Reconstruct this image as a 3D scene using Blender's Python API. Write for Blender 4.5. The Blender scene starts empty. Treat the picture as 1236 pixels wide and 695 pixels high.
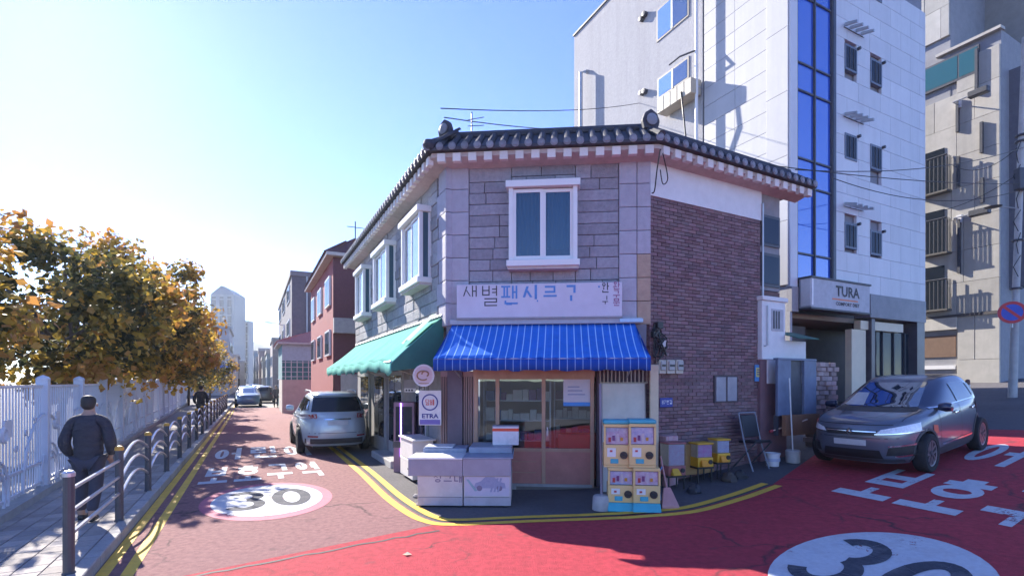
import bpy, bmesh, math, random
from mathutils import Vector, Matrix, Quaternion
from mathutils.bvhtree import BVHTree
random.seed(7)
rnd = random.random
def ru(a, b): return a + (b - a) * rnd()
V = Vector
scene = bpy.context.scene
COL = scene.collection

# ------------------------------------------------------------------ camera, sky, sun, exposure
F_PX, CX, HY, CAM_H = 633.0, 618.0, 460.0, 2.0      # focal length in photo pixels, centre column, horizon row, eye height
cam_data = bpy.data.cameras.new('camera')
cam = bpy.data.objects.new('camera', cam_data); COL.objects.link(cam)
cam.location = (0, 0, CAM_H); cam.rotation_euler = (math.radians(90), 0, 0)
cam_data.sensor_width = 36.0; cam_data.lens = 36.0 * F_PX / 1236.0
cam_data.shift_y = (HY - 347.5) / 1236.0
cam_data.clip_start = 0.05; cam_data.clip_end = 6000
scene.camera = cam

SUN_AZ, SUN_EL = math.radians(-42.0), math.radians(30.5)   # azimuth from +Y towards +X
sun_vec = V((math.sin(SUN_AZ) * math.cos(SUN_EL), math.cos(SUN_AZ) * math.cos(SUN_EL), math.sin(SUN_EL)))
world = bpy.data.worlds.new('World'); scene.world = world; world.use_nodes = True
wn = world.node_tree.nodes; wl = world.node_tree.links; wn.clear()
sky = wn.new('ShaderNodeTexSky'); sky.sky_type = 'NISHITA'; sky.sun_disc = False
sky.sun_elevation = SUN_EL; sky.sun_rotation = SUN_AZ
sky.altitude = 3000; sky.air_density = 1.0; sky.dust_density = 0.6; sky.ozone_density = 3.0
bg = wn.new('ShaderNodeBackground'); bg.inputs['Strength'].default_value = 0.088
wo = wn.new('ShaderNodeOutputWorld')
hs_ = wn.new('ShaderNodeHueSaturation'); hs_.inputs['Saturation'].default_value = 1.15; hs_.inputs['Hue'].default_value = .517
wl.new(sky.outputs[0], hs_.inputs['Color']); wl.new(hs_.outputs[0], bg.inputs[0]); wl.new(bg.outputs[0], wo.inputs[0])
sd = bpy.data.lights.new('sun', 'SUN'); sd.energy = 3.1; sd.angle = math.radians(0.53); sd.color = (1.0, 0.93, 0.82)
so = bpy.data.objects.new('sun', sd); COL.objects.link(so)
so.rotation_euler = sun_vec.to_track_quat('Z', 'Y').to_euler(); so.location = sun_vec * 60
vs = scene.view_settings
vs.view_transform = 'Standard'; vs.look = 'None'; vs.gamma = 1.0; vs.use_curve_mapping = False
vs.exposure = 2.2
scene.cycles.max_bounces = 6; scene.cycles.transparent_max_bounces = 10
scene.cycles.volume_bounces = 0; scene.cycles.use_denoising = True

# ------------------------------------------------------------------ plan of the place
LA = math.atan(313.0 / 633.0)                       # the left street runs this far left of straight ahead
L2 = V((-math.sin(LA), math.cos(LA), 0)); N2 = V((math.cos(LA), math.sin(LA), 0))
KNOT = [(-4000, 0), (4.4, 0), (4.9, .012), (5.4, .0375), (14, .6825), (15, .762), (30, 2.12), (40, 2.42), (4000, 2.42)]
def zg(b):                                          # the ground climbs towards the right street
    for (b0, z0), (b1, z1) in zip(KNOT, KNOT[1:]):
        if b <= b1: return z0 + (z1 - z0) * (b - b0) / (b1 - b0)
    return KNOT[-1][1]
def AB(a, b, z=0.0): return L2 * a + N2 * b + V((0, 0, z))
def ab(p): return p.dot(L2), V((p.x, p.y, 0)).dot(N2)
def gz(p): return zg(ab(p)[1])
def ray(px, py): return V(((px - CX) / F_PX, 1, (HY - py) / F_PX))
def ground(px, py, dz=0.0):
    d = ray(px, py); t = 10.0; lo, hi = 1.0, 400.0
    f = lambda t: CAM_H + d.z * t - (gz(d * t) + dz)
    for _ in range(60):
        m = (lo + hi) / 2
        if f(m) > 0: lo = m
        else: hi = m
    p = d * lo; return V((p.x, p.y, gz(p) + dz))
class Frame:
    """a vertical plane: o at the left foot, u along it, n out of it"""
    def __init__(s, o, u, n): s.o, s.u, s.n = V((o[0], o[1], 0)), V((u[0], u[1], 0)).normalized(), V((n[0], n[1], 0)).normalized()
    def p(s, u, w, z): return s.o + s.u * u + s.n * w + V((0, 0, z))
    def hit(s, px, py, w=0.0):
        d = ray(px, py); q = s.o + s.n * w
        t = q.dot(s.n) / V((d.x, d.y, 0)).dot(s.n)
        P = d * t; return (P - q).dot(s.u), CAM_H + d.z * t
    def U(s, px, w=0.0): return s.hit(px, HY, w)[0]
    def axes(s): return (s.u, s.n, V((0, 0, 1)))

# ------------------------------------------------------------------ mesh helpers
ORG = {}
class MB:
    def __init__(s): s.v, s.f = [], []
    def add(s, vs_, fs):
        k = len(s.v); s.v += [V(p) for p in vs_]; s.f += [tuple(i + k for i in f) for f in fs]; return s
    def hexa(s, p): return s.add(p, [(0, 3, 2, 1), (4, 5, 6, 7), (0, 1, 5, 4), (1, 2, 6, 5), (2, 3, 7, 6), (3, 0, 4, 7)])
    def box(s, x0, x1, y0, y1, z0, z1):
        return s.hexa([(x0, y0, z0), (x1, y0, z0), (x1, y1, z0), (x0, y1, z0), (x0, y0, z1), (x1, y0, z1), (x1, y1, z1), (x0, y1, z1)])
    def fbox(s, fr, u0, u1, w0, w1, z0, z1):
        P = [(u0, w1), (u1, w1), (u1, w0), (u0, w0)]
        return s.hexa([fr.p(u, w, z0) for u, w in P] + [fr.p(u, w, z1) for u, w in P])
    def prism(s, pts, d):
        n = len(pts); d = V(d); pts = [V(p) for p in pts]
        return s.add(pts + [p + d for p in pts], [tuple(range(n))[::-1], tuple(range(n, 2 * n))] + [(i, (i + 1) % n, n + (i + 1) % n, n + i) for i in range(n)])
    def quad(s, *p): return s.add(p, [tuple(range(len(p)))])
    def grid(s, rows, closed=False):
        m = len(rows[0]); n = len(rows); fs = []
        for i in range(n - 1):
            for j in range(m if closed else m - 1):
                fs.append((i * m + j, i * m + (j + 1) % m, (i + 1) * m + (j + 1) % m, (i + 1) * m + j))
        return s.add([p for r in rows for p in r], fs)
    def tube(s, pts, r, n=8, cap=True, r1=None):
        pts = [V(p) for p in pts]; rows = []; up = V((0.13, .07, 1)).normalized(); m = len(pts)
        for i, p in enumerate(pts):
            t = (pts[min(i + 1, m - 1)] - pts[max(i - 1, 0)])
            t = t.normalized() if t.length > 1e-9 else V((0, 0, 1))
            a = t.cross(up)
            if a.length < .08: a = t.cross(V((1, 0, .1)))
            a.normalize(); b = t.cross(a)
            rr = r if r1 is None else r + (r1 - r) * i / (m - 1)
            rows.append([p + (a * math.cos(q) + b * math.sin(q)) * rr for q in [2 * math.pi * k / n for k in range(n)]])
        k = len(s.v); s.grid(rows, True)
        if cap: s.f += [tuple(k + i for i in range(n))[::-1], tuple(k + (m - 1) * n + i for i in range(n))]
        return s
    def lathe(s, prof, o=(0, 0, 0), n=16, ax=None):
        ax = ax or (V((1, 0, 0)), V((0, 1, 0)), V((0, 0, 1))); o = V(o)
        rows = [[o + (ax[0] * math.cos(q) + ax[1] * math.sin(q)) * max(r, 1e-4) + ax[2] * z for q in [2 * math.pi * k / n for k in range(n)]] for r, z in prof]
        k = len(s.v); s.grid(rows, True)
        s.f += [tuple(k + i for i in range(n))[::-1], tuple(k + (len(prof) - 1) * n + i for i in range(n))]
        return s
    def mesh(s, name, org=(0, 0, 0)):
        me = bpy.data.meshes.new(name); o = V(org)
        me.from_pydata([tuple(p - o) for p in s.v], [], s.f); me.update(); return me
    def build(s, name, mat, parent=None, org=None, smooth=False, bevel=0.0, seg=1, recalc=False):
        if parent is not None: org = ORG[parent.name]
        me = s.mesh(name, org or (0, 0, 0))
        return link(name, me, mat, parent, org, smooth, bevel, seg, recalc)
def link(name, me, mat, parent=None, org=None, smooth=False, bevel=0.0, seg=1, recalc=True):
    if recalc:
        bm = bmesh.new(); bm.from_mesh(me); bmesh.ops.recalc_face_normals(bm, faces=bm.faces); bm.to_mesh(me); bm.free()
    if mat and not me.materials: me.materials.append(mat)
    o = bpy.data.objects.new(name, me); COL.objects.link(o)
    if parent is not None: o.parent = parent
    elif org is not None: o.location = org
    ORG[o.name] = V(org or (0, 0, 0))
    if smooth:
        me.polygons.foreach_set('use_smooth', [True] * len(me.polygons))
        try: me.set_sharp_from_angle(angle=math.radians(38))
        except Exception: pass
    if bevel:
        m = o.modifiers.new('bevel', 'BEVEL'); m.width = bevel; m.segments = seg; m.limit_method = 'ANGLE'
    return o
def tag(o, label=None, cat=None, group=None, kind=None):
    if label: o['label'] = label
    if cat: o['category'] = cat
    if group: o['group'] = group
    if kind: o['kind'] = kind
    return o
def thing(name, label, cat, loc=(0, 0, 0), group=None, local=False, rot=None):
    o = bpy.data.objects.new(name, None); COL.objects.link(o); o.empty_display_size = .2
    if rot is not None: o.matrix_world = Matrix.Translation(V(loc)) @ rot.to_4x4()
    else: o.location = loc
    ORG[o.name] = V((0, 0, 0)) if local else V(loc)
    return tag(o, label, cat, group)
def struct(o): o['kind'] = 'structure'; return o
def copy_tree(o, parent=None):
    c = o.copy(); COL.objects.link(c); c.parent = parent; ORG[c.name] = ORG[o.name].copy()
    for ch in list(o.children): copy_tree(ch, c)
    return c
def piece(name, me, parent, M):                     # a copy of a shared mesh under a parent, M in world space
    o = bpy.data.objects.new(name, me); COL.objects.link(o); o.parent = parent
    o.matrix_local = Matrix.Translation(-ORG[parent.name]) @ M
    ORG[o.name] = ORG[parent.name].copy(); return o
def MX(o, ax, s=(1, 1, 1)):
    m = Matrix.Identity(4)
    for j in range(3):
        for i in range(3): m[i][j] = ax[j][i] * s[j]
    for i in range(3): m[i][3] = o[i]
    return m
def block_mesh(name, mat, bev=0.04):                 # unit block, centre at the middle of its back face
    bm = bmesh.new(); bmesh.ops.create_cube(bm, size=1.0)
    bmesh.ops.translate(bm, verts=bm.verts, vec=(0, .5, 0))
    ed = [e for e in bm.edges if all(v.co.y > .9 for v in e.verts)]
    bmesh.ops.bevel(bm, geom=ed, offset=bev, segments=1, affect='EDGES')
    me = bpy.data.meshes.new(name); bm.to_mesh(me); bm.free(); me.materials.append(mat); return me
def fpiece(name, me, parent, fr, u0, u1, z0, z1, w0, dep):
    a = fr.axes(); return piece(name, me, parent, MX(fr.p((u0 + u1) / 2, w0, (z0 + z1) / 2), a, (u1 - u0, dep, z1 - z0)))

# ------------------------------------------------------------------ materials
def hexc(h):
    c = [int(h[i:i + 2], 16) / 255 for i in (0, 2, 4)]
    return tuple((x / 12.92 if x <= .04045 else ((x + .055) / 1.055) ** 2.4) for x in c)
MATS = {}
def mat(name, c, rough=.7, c2=None, scale=6, mix=.5, bump=0.0, bscale=None, metal=0.0, var=0.0, emit=0.0, dirt=0.0, spec=.5, coat=0.0, detail=6, dscale=.6, dcol=None, stretch=None, island=0.0, wear=0.0, cracks=0.0, world=False, streak=False):
    if name in MATS: return MATS[name]
    m = bpy.data.materials.new(name); m.use_nodes = True; MATS[name] = m
    nt = m.node_tree; N = nt.nodes; K = nt.links
    b = N['Principled BSDF']; b.inputs['Roughness'].default_value = rough; b.inputs['Metallic'].default_value = metal
    b.inputs['Specular IOR Level'].default_value = spec; b.inputs['Coat Weight'].default_value = coat; b.inputs['Coat Roughness'].default_value = .08
    tc = N.new('ShaderNodeTexCoord'); src = OBJ = tc.outputs['Object']
    if world: src = OBJ = N.new('ShaderNodeNewGeometry').outputs['Position']
    if stretch:
        mp = N.new('ShaderNodeMapping'); mp.inputs['Scale'].default_value = stretch; K.new(src, mp.inputs[0]); src = mp.outputs[0]
    nz = N.new('ShaderNodeTexNoise'); nz.inputs['Scale'].default_value = scale; nz.inputs['Detail'].default_value = detail; nz.inputs['Roughness'].default_value = .65
    K.new(src, nz.inputs['Vector'])
    rp = N.new('ShaderNodeValToRGB'); rp.color_ramp.elements[0].position = .5 - .22; rp.color_ramp.elements[1].position = .5 + .22
    K.new(nz.outputs[0], rp.inputs[0])
    mx = N.new('ShaderNodeMix'); mx.data_type = 'RGBA'
    c2 = c2 or tuple(x * .78 for x in c)
    mx.inputs[6].default_value = (*c, 1); mx.inputs[7].default_value = (*c2, 1)
    ml = N.new('ShaderNodeMath'); ml.operation = 'MULTIPLY'; ml.inputs[1].default_value = mix * 2 if mix < .5 else 1.0
    K.new(rp.outputs[0], ml.inputs[0]); K.new(ml.outputs[0], mx.inputs[0])
    out = mx.outputs[2]
    if dirt:
        n2 = N.new('ShaderNodeTexNoise'); n2.inputs['Scale'].default_value = dscale; n2.inputs['Detail'].default_value = 8; n2.inputs['Roughness'].default_value = .7
        if streak:
            mp2 = N.new('ShaderNodeMapping'); mp2.inputs['Scale'].default_value = (2.6, 2.6, .16); K.new(OBJ, mp2.inputs[0]); K.new(mp2.outputs[0], n2.inputs['Vector'])
        else: K.new(OBJ, n2.inputs['Vector'])
        r2 = N.new('ShaderNodeValToRGB'); r2.color_ramp.elements[0].position = .48; r2.color_ramp.elements[1].position = .72
        K.new(n2.outputs[0], r2.inputs[0])
        m2 = N.new('ShaderNodeMix'); m2.data_type = 'RGBA'
        mm = N.new('ShaderNodeMath'); mm.operation = 'MULTIPLY'; mm.inputs[1].default_value = dirt
        K.new(r2.outputs[0], mm.inputs[0]); K.new(mm.outputs[0], m2.inputs[0]); K.new(out, m2.inputs[6])
        m2.inputs[7].default_value = (*(dcol or tuple(x * .35 for x in c)), 1); out = m2.outputs[2]
    if var:
        oi = N.new('ShaderNodeObjectInfo'); hs = N.new('ShaderNodeHueSaturation')
        mr = N.new('ShaderNodeMapRange'); mr.inputs[3].default_value = 1 - var; mr.inputs[4].default_value = 1 + var
        K.new(oi.outputs['Random'], mr.inputs[0]); K.new(mr.outputs[0], hs.inputs['Value']); K.new(out, hs.inputs['Color']); out = hs.outputs[0]
    if island:
        gi = N.new('ShaderNodeNewGeometry'); h2 = N.new('ShaderNodeHueSaturation')
        for lo, hi, sock in ((1 - island, 1 + island, 'Value'), (.5 - island * .05, .5 + island * .05, 'Hue'), (1 - island * .9, 1 + island * .5, 'Saturation')):
            mr = N.new('ShaderNodeMapRange'); mr.inputs[3].default_value = lo; mr.inputs[4].default_value = hi
            if sock == 'Value': K.new(gi.outputs['Random Per Island'], mr.inputs[0])
            else:
                fr_ = N.new('ShaderNodeMath'); fr_.operation = 'FRACT'; m7 = N.new('ShaderNodeMath'); m7.operation = 'MULTIPLY'; m7.inputs[1].default_value = 7.3 if sock == 'Hue' else 13.7
                K.new(gi.outputs['Random Per Island'], m7.inputs[0]); K.new(m7.outputs[0], fr_.inputs[0]); K.new(fr_.outputs[0], mr.inputs[0])
            K.new(mr.outputs[0], h2.inputs[sock])
        K.new(out, h2.inputs['Color']); out = h2.outputs[0]
    if cracks:
        # wandering cracks, tyre-polished bands and oil stains
        nw = N.new('ShaderNodeTexNoise'); nw.inputs['Scale'].default_value = 1.7; nw.inputs['Detail'].default_value = 5
        K.new(tc.outputs['Object'], nw.inputs['Vector'])
        va = N.new('ShaderNodeVectorMath'); va.operation = 'MULTIPLY_ADD'; va.inputs[1].default_value = (.9, .9, 0); K.new(nw.outputs[1], va.inputs[0]); K.new(tc.outputs['Object'], va.inputs[2])
        vo = N.new('ShaderNodeTexVoronoi'); vo.feature = 'DISTANCE_TO_EDGE'; vo.inputs['Scale'].default_value = .42; K.new(va.outputs[0], vo.inputs['Vector'])
        cm = N.new('ShaderNodeMapRange'); cm.inputs[1].default_value = .0; cm.inputs[2].default_value = .011; cm.inputs[3].default_value = cracks; cm.inputs[4].default_value = 0; K.new(vo.outputs['Distance'], cm.inputs[0])
        no = N.new('ShaderNodeTexNoise'); no.inputs['Scale'].default_value = .8; no.inputs['Detail'].default_value = 3; K.new(tc.outputs['Object'], no.inputs['Vector'])
        om = N.new('ShaderNodeMapRange'); om.inputs[1].default_value = .44; om.inputs[2].default_value = .6; K.new(no.outputs[0], om.inputs[0])
        cx_ = N.new('ShaderNodeMath'); cx_.operation = 'MULTIPLY'; K.new(cm.outputs[0], cx_.inputs[0]); K.new(om.outputs[0], cx_.inputs[1])
        m9 = N.new('ShaderNodeMix'); m9.data_type = 'RGBA'; m9.inputs[7].default_value = (.05, .035, .04, 1); K.new(cx_.outputs[0], m9.inputs[0]); K.new(out, m9.inputs[6]); out = m9.outputs[2]
        ns_ = N.new('ShaderNodeTexNoise'); ns_.inputs['Scale'].default_value = 2.3; ns_.inputs['Detail'].default_value = 4; K.new(tc.outputs['Object'], ns_.inputs['Vector'])
        sm_ = N.new('ShaderNodeMapRange'); sm_.inputs[1].default_value = .66; sm_.inputs[2].default_value = .74; sm_.inputs[4].default_value = .5; K.new(ns_.outputs[0], sm_.inputs[0])
        m8 = N.new('ShaderNodeMix'); m8.data_type = 'RGBA'; m8.inputs[7].default_value = (.09, .06, .065, 1); K.new(sm_.outputs[0], m8.inputs[0]); K.new(out, m8.inputs[6]); out = m8.outputs[2]
    if wear:
        nq_ = N.new('ShaderNodeTexNoise'); nq_.inputs['Scale'].default_value = 22; nq_.inputs['Detail'].default_value = 8; nq_.inputs['Roughness'].default_value = .75; K.new(tc.outputs['Object'], nq_.inputs['Vector'])
        nr_ = N.new('ShaderNodeTexNoise'); nr_.inputs['Scale'].default_value = 1.6; nr_.inputs['Detail'].default_value = 3; K.new(tc.outputs['Object'], nr_.inputs['Vector'])
        ad_ = N.new('ShaderNodeMath'); ad_.operation = 'ADD'; K.new(nq_.outputs[0], ad_.inputs[0]); K.new(nr_.outputs[0], ad_.inputs[1])
        wr = N.new('ShaderNodeMapRange'); wr.inputs[1].default_value = 1.3 - wear; wr.inputs[2].default_value = 1.36 - wear; K.new(ad_.outputs[0], wr.inputs[0])
        tp = N.new('ShaderNodeBsdfTransparent'); ms_ = N.new('ShaderNodeMixShader'); K.new(wr.outputs[0], ms_.inputs[0]); K.new(b.outputs[0], ms_.inputs[1]); K.new(tp.outputs[0], ms_.inputs[2]); K.new(ms_.outputs[0], N['Material Output'].inputs[0])
    K.new(out, b.inputs['Base Color'])
    if bump:
        n3 = N.new('ShaderNodeTexNoise'); n3.inputs['Scale'].default_value = bscale or scale * 4; n3.inputs['Detail'].default_value = 4
        K.new(src, n3.inputs['Vector'])
        bp = N.new('ShaderNodeBump'); bp.inputs['Strength'].default_value = bump; bp.inputs['Distance'].default_value = .02
        K.new(n3.outputs[0], bp.inputs['Height']); K.new(bp.outputs[0], b.inputs['Normal'])
    if emit:
        b.inputs['Emission Color'].default_value = (*c, 1); b.inputs['Emission Strength'].default_value = emit
    return m
def glass_mat(name, tint, refl=.35, rough=.02, through=True, body=.06, gain=1.0):
    """window glass: mirror-like coat over either a clear pane or a dark tinted body"""
    if name in MATS: return MATS[name]
    m = bpy.data.materials.new(name); m.use_nodes = True; MATS[name] = m
    N = m.node_tree.nodes; K = m.node_tree.links; N.clear()
    o = N.new('ShaderNodeOutputMaterial'); g = N.new('ShaderNodeBsdfGlossy'); g.inputs['Roughness'].default_value = rough; g.inputs['Color'].default_value = (.95, .97, 1, 1)
    if through: d = N.new('ShaderNodeBsdfTransparent'); d.inputs[0].default_value = (*tint, 1)
    else: d = N.new('ShaderNodeBsdfDiffuse'); d.inputs[0].default_value = (*tint, 1)
    lw = N.new('ShaderNodeLayerWeight'); lw.inputs[0].default_value = refl
    ad = N.new('ShaderNodeMath'); ad.operation = 'ADD'; ad.use_clamp = True; ad.inputs[1].default_value = body
    nz = N.new('ShaderNodeTexNoise'); nz.inputs['Scale'].default_value = .9; tc = N.new('ShaderNodeTexCoord'); K.new(tc.outputs['Object'], nz.inputs['Vector'])
    bp = N.new('ShaderNodeBump'); bp.inputs['Strength'].default_value = .06; bp.inputs['Distance'].default_value = .05
    K.new(nz.outputs[0], bp.inputs['Height']); K.new(bp.outputs[0], g.inputs['Normal'])
    mx = N.new('ShaderNodeMixShader')
    gn = N.new('ShaderNodeMath'); gn.operation = 'MULTIPLY'; gn.inputs[1].default_value = gain; K.new(lw.outputs['Fresnel'], gn.inputs[0])
    K.new(gn.outputs[0], ad.inputs[0]); K.new(ad.outputs[0], mx.inputs[0]); K.new(d.outputs[0], mx.inputs[1]); K.new(g.outputs[0], mx.inputs[2]); K.new(mx.outputs[0], o.inputs[0])
    return m
def stripe_mat(name, c1, c2, period, width, axis, rough=.6, transl=.0):
    """woven awning cloth with thin pale stripes running down the slope"""
    m = mat(name, c1, .95, scale=5, mix=.4, bump=.12, bscale=9, spec=.06, dirt=.25, dscale=1.6)
    N = m.node_tree.nodes; K = m.node_tree.links; b = N['Principled BSDF']
    old = b.inputs['Base Color'].links[0].from_socket
    geo = N.new('ShaderNodeTexCoord'); dt = N.new('ShaderNodeVectorMath'); dt.operation = 'DOT_PRODUCT'; dt.inputs[1].default_value = tuple(axis)
    K.new(geo.outputs['Object'], dt.inputs[0])
    a = N.new('ShaderNodeMath'); a.operation = 'PINGPONG'; a.inputs[1].default_value = period / 2; K.new(dt.outputs['Value'], a.inputs[0])
    l = N.new('ShaderNodeMath'); l.operation = 'LESS_THAN'; l.inputs[1].default_value = width / 2; K.new(a.outputs[0], l.inputs[0])
    mx = N.new('ShaderNodeMix'); mx.data_type = 'RGBA'; mx.inputs[7].default_value = (*c2, 1)
    K.new(l.outputs[0], mx.inputs[0]); K.new(old, mx.inputs[6]); K.new(mx.outputs[2], b.inputs['Base Color'])
    return m

M_ASPH = mat('dark_asphalt', (.085, .08, .088), .9, (.14, .13, .14), 18, .6, .8, 120, dirt=.5, dscale=.35, dcol=(.035, .034, .04), detail=10)
M_RED = mat('red_road_coating', (.58, .055, .08), .85, (.33, .03, .045), 11, .9, .9, 110, dirt=.6, dscale=.55, dcol=(.33, .04, .055), detail=12, spec=.3, cracks=.8)
M_PINK = mat('worn_red_road_coating', (.38, .195, .185), .9, (.2, .09, .095), 13, .9, 1.0, 100, dirt=.7, dscale=.45, dcol=(.27, .14, .14), detail=12, spec=.3, cracks=.8)
M_MARK = mat('road_paint_white', (.6, .61, .63), .8, (.48, .49, .52), 18, .5, .3, 150, dirt=.55, dscale=3.5, dcol=(.42, .36, .36), wear=.1)
M_MARKY = mat('road_paint_yellow', (.85, .53, .05), .75, (.72, .43, .05), 18, .5, .3, 150, dirt=.5, dscale=3.5, dcol=(.45, .26, .06), wear=.03)
M_MARKP = mat('road_paint_pink', (.5, .13, .19), .8, (.42, .11, .16), 18, .5, .3, 150, dirt=.4, dscale=3)
M_MARKK = mat('road_paint_black', (.045, .048, .06), .85, (.09, .09, .11), 18, .5, .3, 150, dirt=.3, dscale=3, dcol=(.3, .3, .32), spec=.2)
M_CONC = mat('concrete', (.42, .41, .4), .9, (.32, .31, .31), 7, .5, .3, 60, dirt=.4, dscale=1.2)
M_KERB = mat('granite_kerb', (.42, .4, .39), .85, (.3, .29, .29), 30, .5, .25, 90, var=.12, dirt=.5, dscale=2, world=True)
M_PAVE = mat('paver', (.4, .36, .33), .9, (.3, .27, .26), 25, .6, .4, 80, var=.2, dirt=.5, dscale=1.5, dcol=(.17, .15, .15), world=True)
M_STONE = mat('grey_ashlar', (.36, .345, .395), .9, (.24, .23, .27), 14, .8, .9, 38, var=.14, dirt=.5, dscale=1.1, dcol=(.24, .225, .25), world=True, streak=True)
M_STONEL = mat('split_face_stone', (.4, .39, .4), .9, (.24, .235, .26), 13, .8, 1.0, 22, var=.16, world=True)
M_MORTAR = mat('mortar', (.13, .125, .14), .95, scale=20)
M_QUOIN = mat('quoin_stone', (.45, .43, .49), .8, (.37, .35, .41), 10, .6, .5, 50, var=.08, dirt=.45, dscale=1.0, dcol=(.3, .28, .31), world=True, streak=True)
M_QTAN = mat('stained_quoin_stone', (.46, .33, .24), .8, (.36, .25, .19), 10, .6, .5, 50, var=.1, world=True)
M_BRICK = mat('purple_red_brick', (.235, .135, .14), .9, (.18, .11, .12), 5, .6, .3, 80, dirt=.7, dscale=.8, dcol=(.19, .145, .17), island=.25, world=True)
M_BMORT = mat('brick_mortar', (.32, .25, .27), .95, (.24, .19, .21), 12)
M_WHITE = mat('white_paint', (.74, .73, .73), .6, (.66, .65, .65), 6, .5, .06, dirt=.3, dscale=1.4, dcol=(.5, .46, .44))
M_UPVC = mat('white_window_frame', (.76, .76, .76), .4, (.7, .7, .7), 4, .4)
M_PINKEAVE = mat('pink_eave_paint', (.56, .49, .47), .8, (.46, .4, .385), 7, .5, .15, dirt=.35, dscale=3)
M_PINKLITE = mat('pale_eave_block', (.74, .7, .67), .75, (.64, .6, .57), 9, .5, .1, var=.1)
M_TILE = mat('dark_roof_tile', (.03, .03, .042), .7, (.05, .05, .065), 14, .5, .3, 50, var=.25, world=True)
M_TILEEND = mat('grey_tile_end', (.26, .27, .31), .6, (.18, .19, .22), 14, .5, .2, var=.2, world=True)
M_GLASS = glass_mat('clear_glass', (.85, .9, .92), .3, body=.04, gain=.55)
M_GLASSD = glass_mat('dark_glass', (.02, .026, .036), .27, through=False, body=.035, gain=.3)
M_GLASSB = glass_mat('blue_tint_glass', (.01, .085, .52), .3, through=False, body=.25, gain=.4)
M_GLASST = glass_mat('teal_window_glass', (.05, .105, .14), .27, through=False, body=.09, gain=.3)
M_BLACK = mat('black_plastic', (.022, .022, .025), .45, scale=8)
M_RUBBER = mat('tyre_rubber', (.025, .025, .027), .85, scale=20, bump=.1)
M_STEEL = mat('galvanised_steel', (.5, .51, .53), .45, (.4, .41, .43), 8, metal=.6)
M_DARKM = mat('dark_painted_metal', (.07, .075, .09), .5, (.05, .05, .06), 8)
M_CHROME = mat('chrome', (.8, .8, .82), .15, metal=1.0)
M_WOOD = mat('door_frame_wood', (.5, .31, .21), .55, (.38, .22, .15), 5, .5, .12, stretch=(1, 1, .15), dirt=.3, dscale=2)
M_KICK = mat('red_kick_panel', (.5, .21, .175), .6, (.4, .165, .14), 5, .5, .1, dirt=.3, dscale=1.6)
# ------------------------------------------------------------------ ground, roads, painted markings
def drape(polys, dz, name, material, parent=None, thick=0.0):
    """lay flat outlines (lists of (a, b) street coordinates) on the ground, dz above it"""
    bm = bmesh.new()
    for k, poly in enumerate(polys):
        vs_ = [bm.verts.new((a, b, .0003 * (k % 6))) for a, b in poly]
        try: f = bm.faces.new(vs_)
        except ValueError: pass
    bm.normal_update()
    for b0, _ in KNOT[1:-1]:
        bmesh.ops.bisect_plane(bm, geom=bm.verts[:] + bm.edges[:] + bm.faces[:], plane_co=(0, b0, 0), plane_no=(0, 1, 0))
    if len(polys) == 1 and len(polys[0]) > 4: bmesh.ops.triangulate(bm, faces=bm.faces[:])
    for v in bm.verts: v.co = AB(v.co.x, v.co.y, zg(v.co.y) + dz + v.co.z)
    for f in bm.faces:
        f.normal_update()
        if f.normal.z < 0: f.normal_flip()
    me = bpy.data.meshes.new(name); bm.to_mesh(me); bm.free()
    return link(name, me, material, parent, None if parent is None else ORG[parent.name], recalc=False)
def A2(p): return ab(p)
def line_strip(pts, w):                              # a painted line of width w along (a, b) points
    out = []
    pts = [V((p[0], p[1], 0)) for p in pts]; side = []
    for i, p in enumerate(pts):
        t = (pts[min(i + 1, len(pts) - 1)] - pts[max(i - 1, 0)]).normalized(); side.append(V((-t.y, t.x, 0)) * w / 2)
    for i in range(len(pts) - 1):
        q = [pts[i] + side[i], pts[i + 1] + side[i + 1], pts[i + 1] - side[i + 1], pts[i] - side[i]]
        out.append([(v.x, v.y) for v in q])
    return out
def smooth(pts, n=6):                                # Catmull-Rom through points
    out = []; P = [V(p) for p in pts]
    for i in range(len(P) - 1):
        p0, p1, p2, p3 = P[max(i - 1, 0)], P[i], P[i + 1], P[min(i + 2, len(P) - 1)]
        for k in range(n):
            t = k / n
            out.append(.5 * ((2 * p1) + (p2 - p0) * t + (2 * p0 - 5 * p1 + 4 * p2 - p3) * t * t + (3 * p1 - p0 - 3 * p2 + p3) * t ** 3))
    out.append(P[-1]); return out

struct(drape([[(-900, -2500), (-900, 2500), (3000, 2500), (3000, -2500)]], 0.0, 'ground', M_ASPH))
# corner line of the painted double yellow round the shop, in (a, b)
corner_px = [(427, 563.5), (440, 575), (466, 600), (492, 619), (515, 629.5), (545, 633), (620, 630), (700, 627), (780, 623), (840, 617), (895, 602), (940, 586)]
inner = [A2(ground(*p)) for p in corner_px]
inner = [(30.0, 2.12), (20.0, 2.11)] + inner
inner_s = [(p.x, p.y) for p in smooth([(a, b, 0) for a, b in inner], 5)]
def offset_line(pts, d):
    out = []
    for i, p in enumerate(pts):
        q0 = V((*pts[max(i - 1, 0)], 0)); q1 = V((*pts[min(i + 1, len(pts) - 1)], 0)); t = (q1 - q0).normalized()
        n = V((t.y, -t.x, 0)); out.append((p[0] + n.x * d, p[1] + n.y * d))
    return out
outer_s = offset_line(inner_s, .22)
seam0, seam1 = A2(ground(250, 692)), A2(ground(530, 640))
sx = seam1[0] - seam0[0]; sy = seam1[1] - seam0[1]
kf = (-1.46 - seam0[1]) / sy; seam_far = (seam0[0] + sx * kf, -1.46)
edge_in = offset_line(inner_s, .11)
k_seam = min(range(len(edge_in)), key=lambda i: (edge_in[i][0] - seam1[0]) ** 2 + (edge_in[i][1] - seam1[1]) ** 2)
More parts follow.
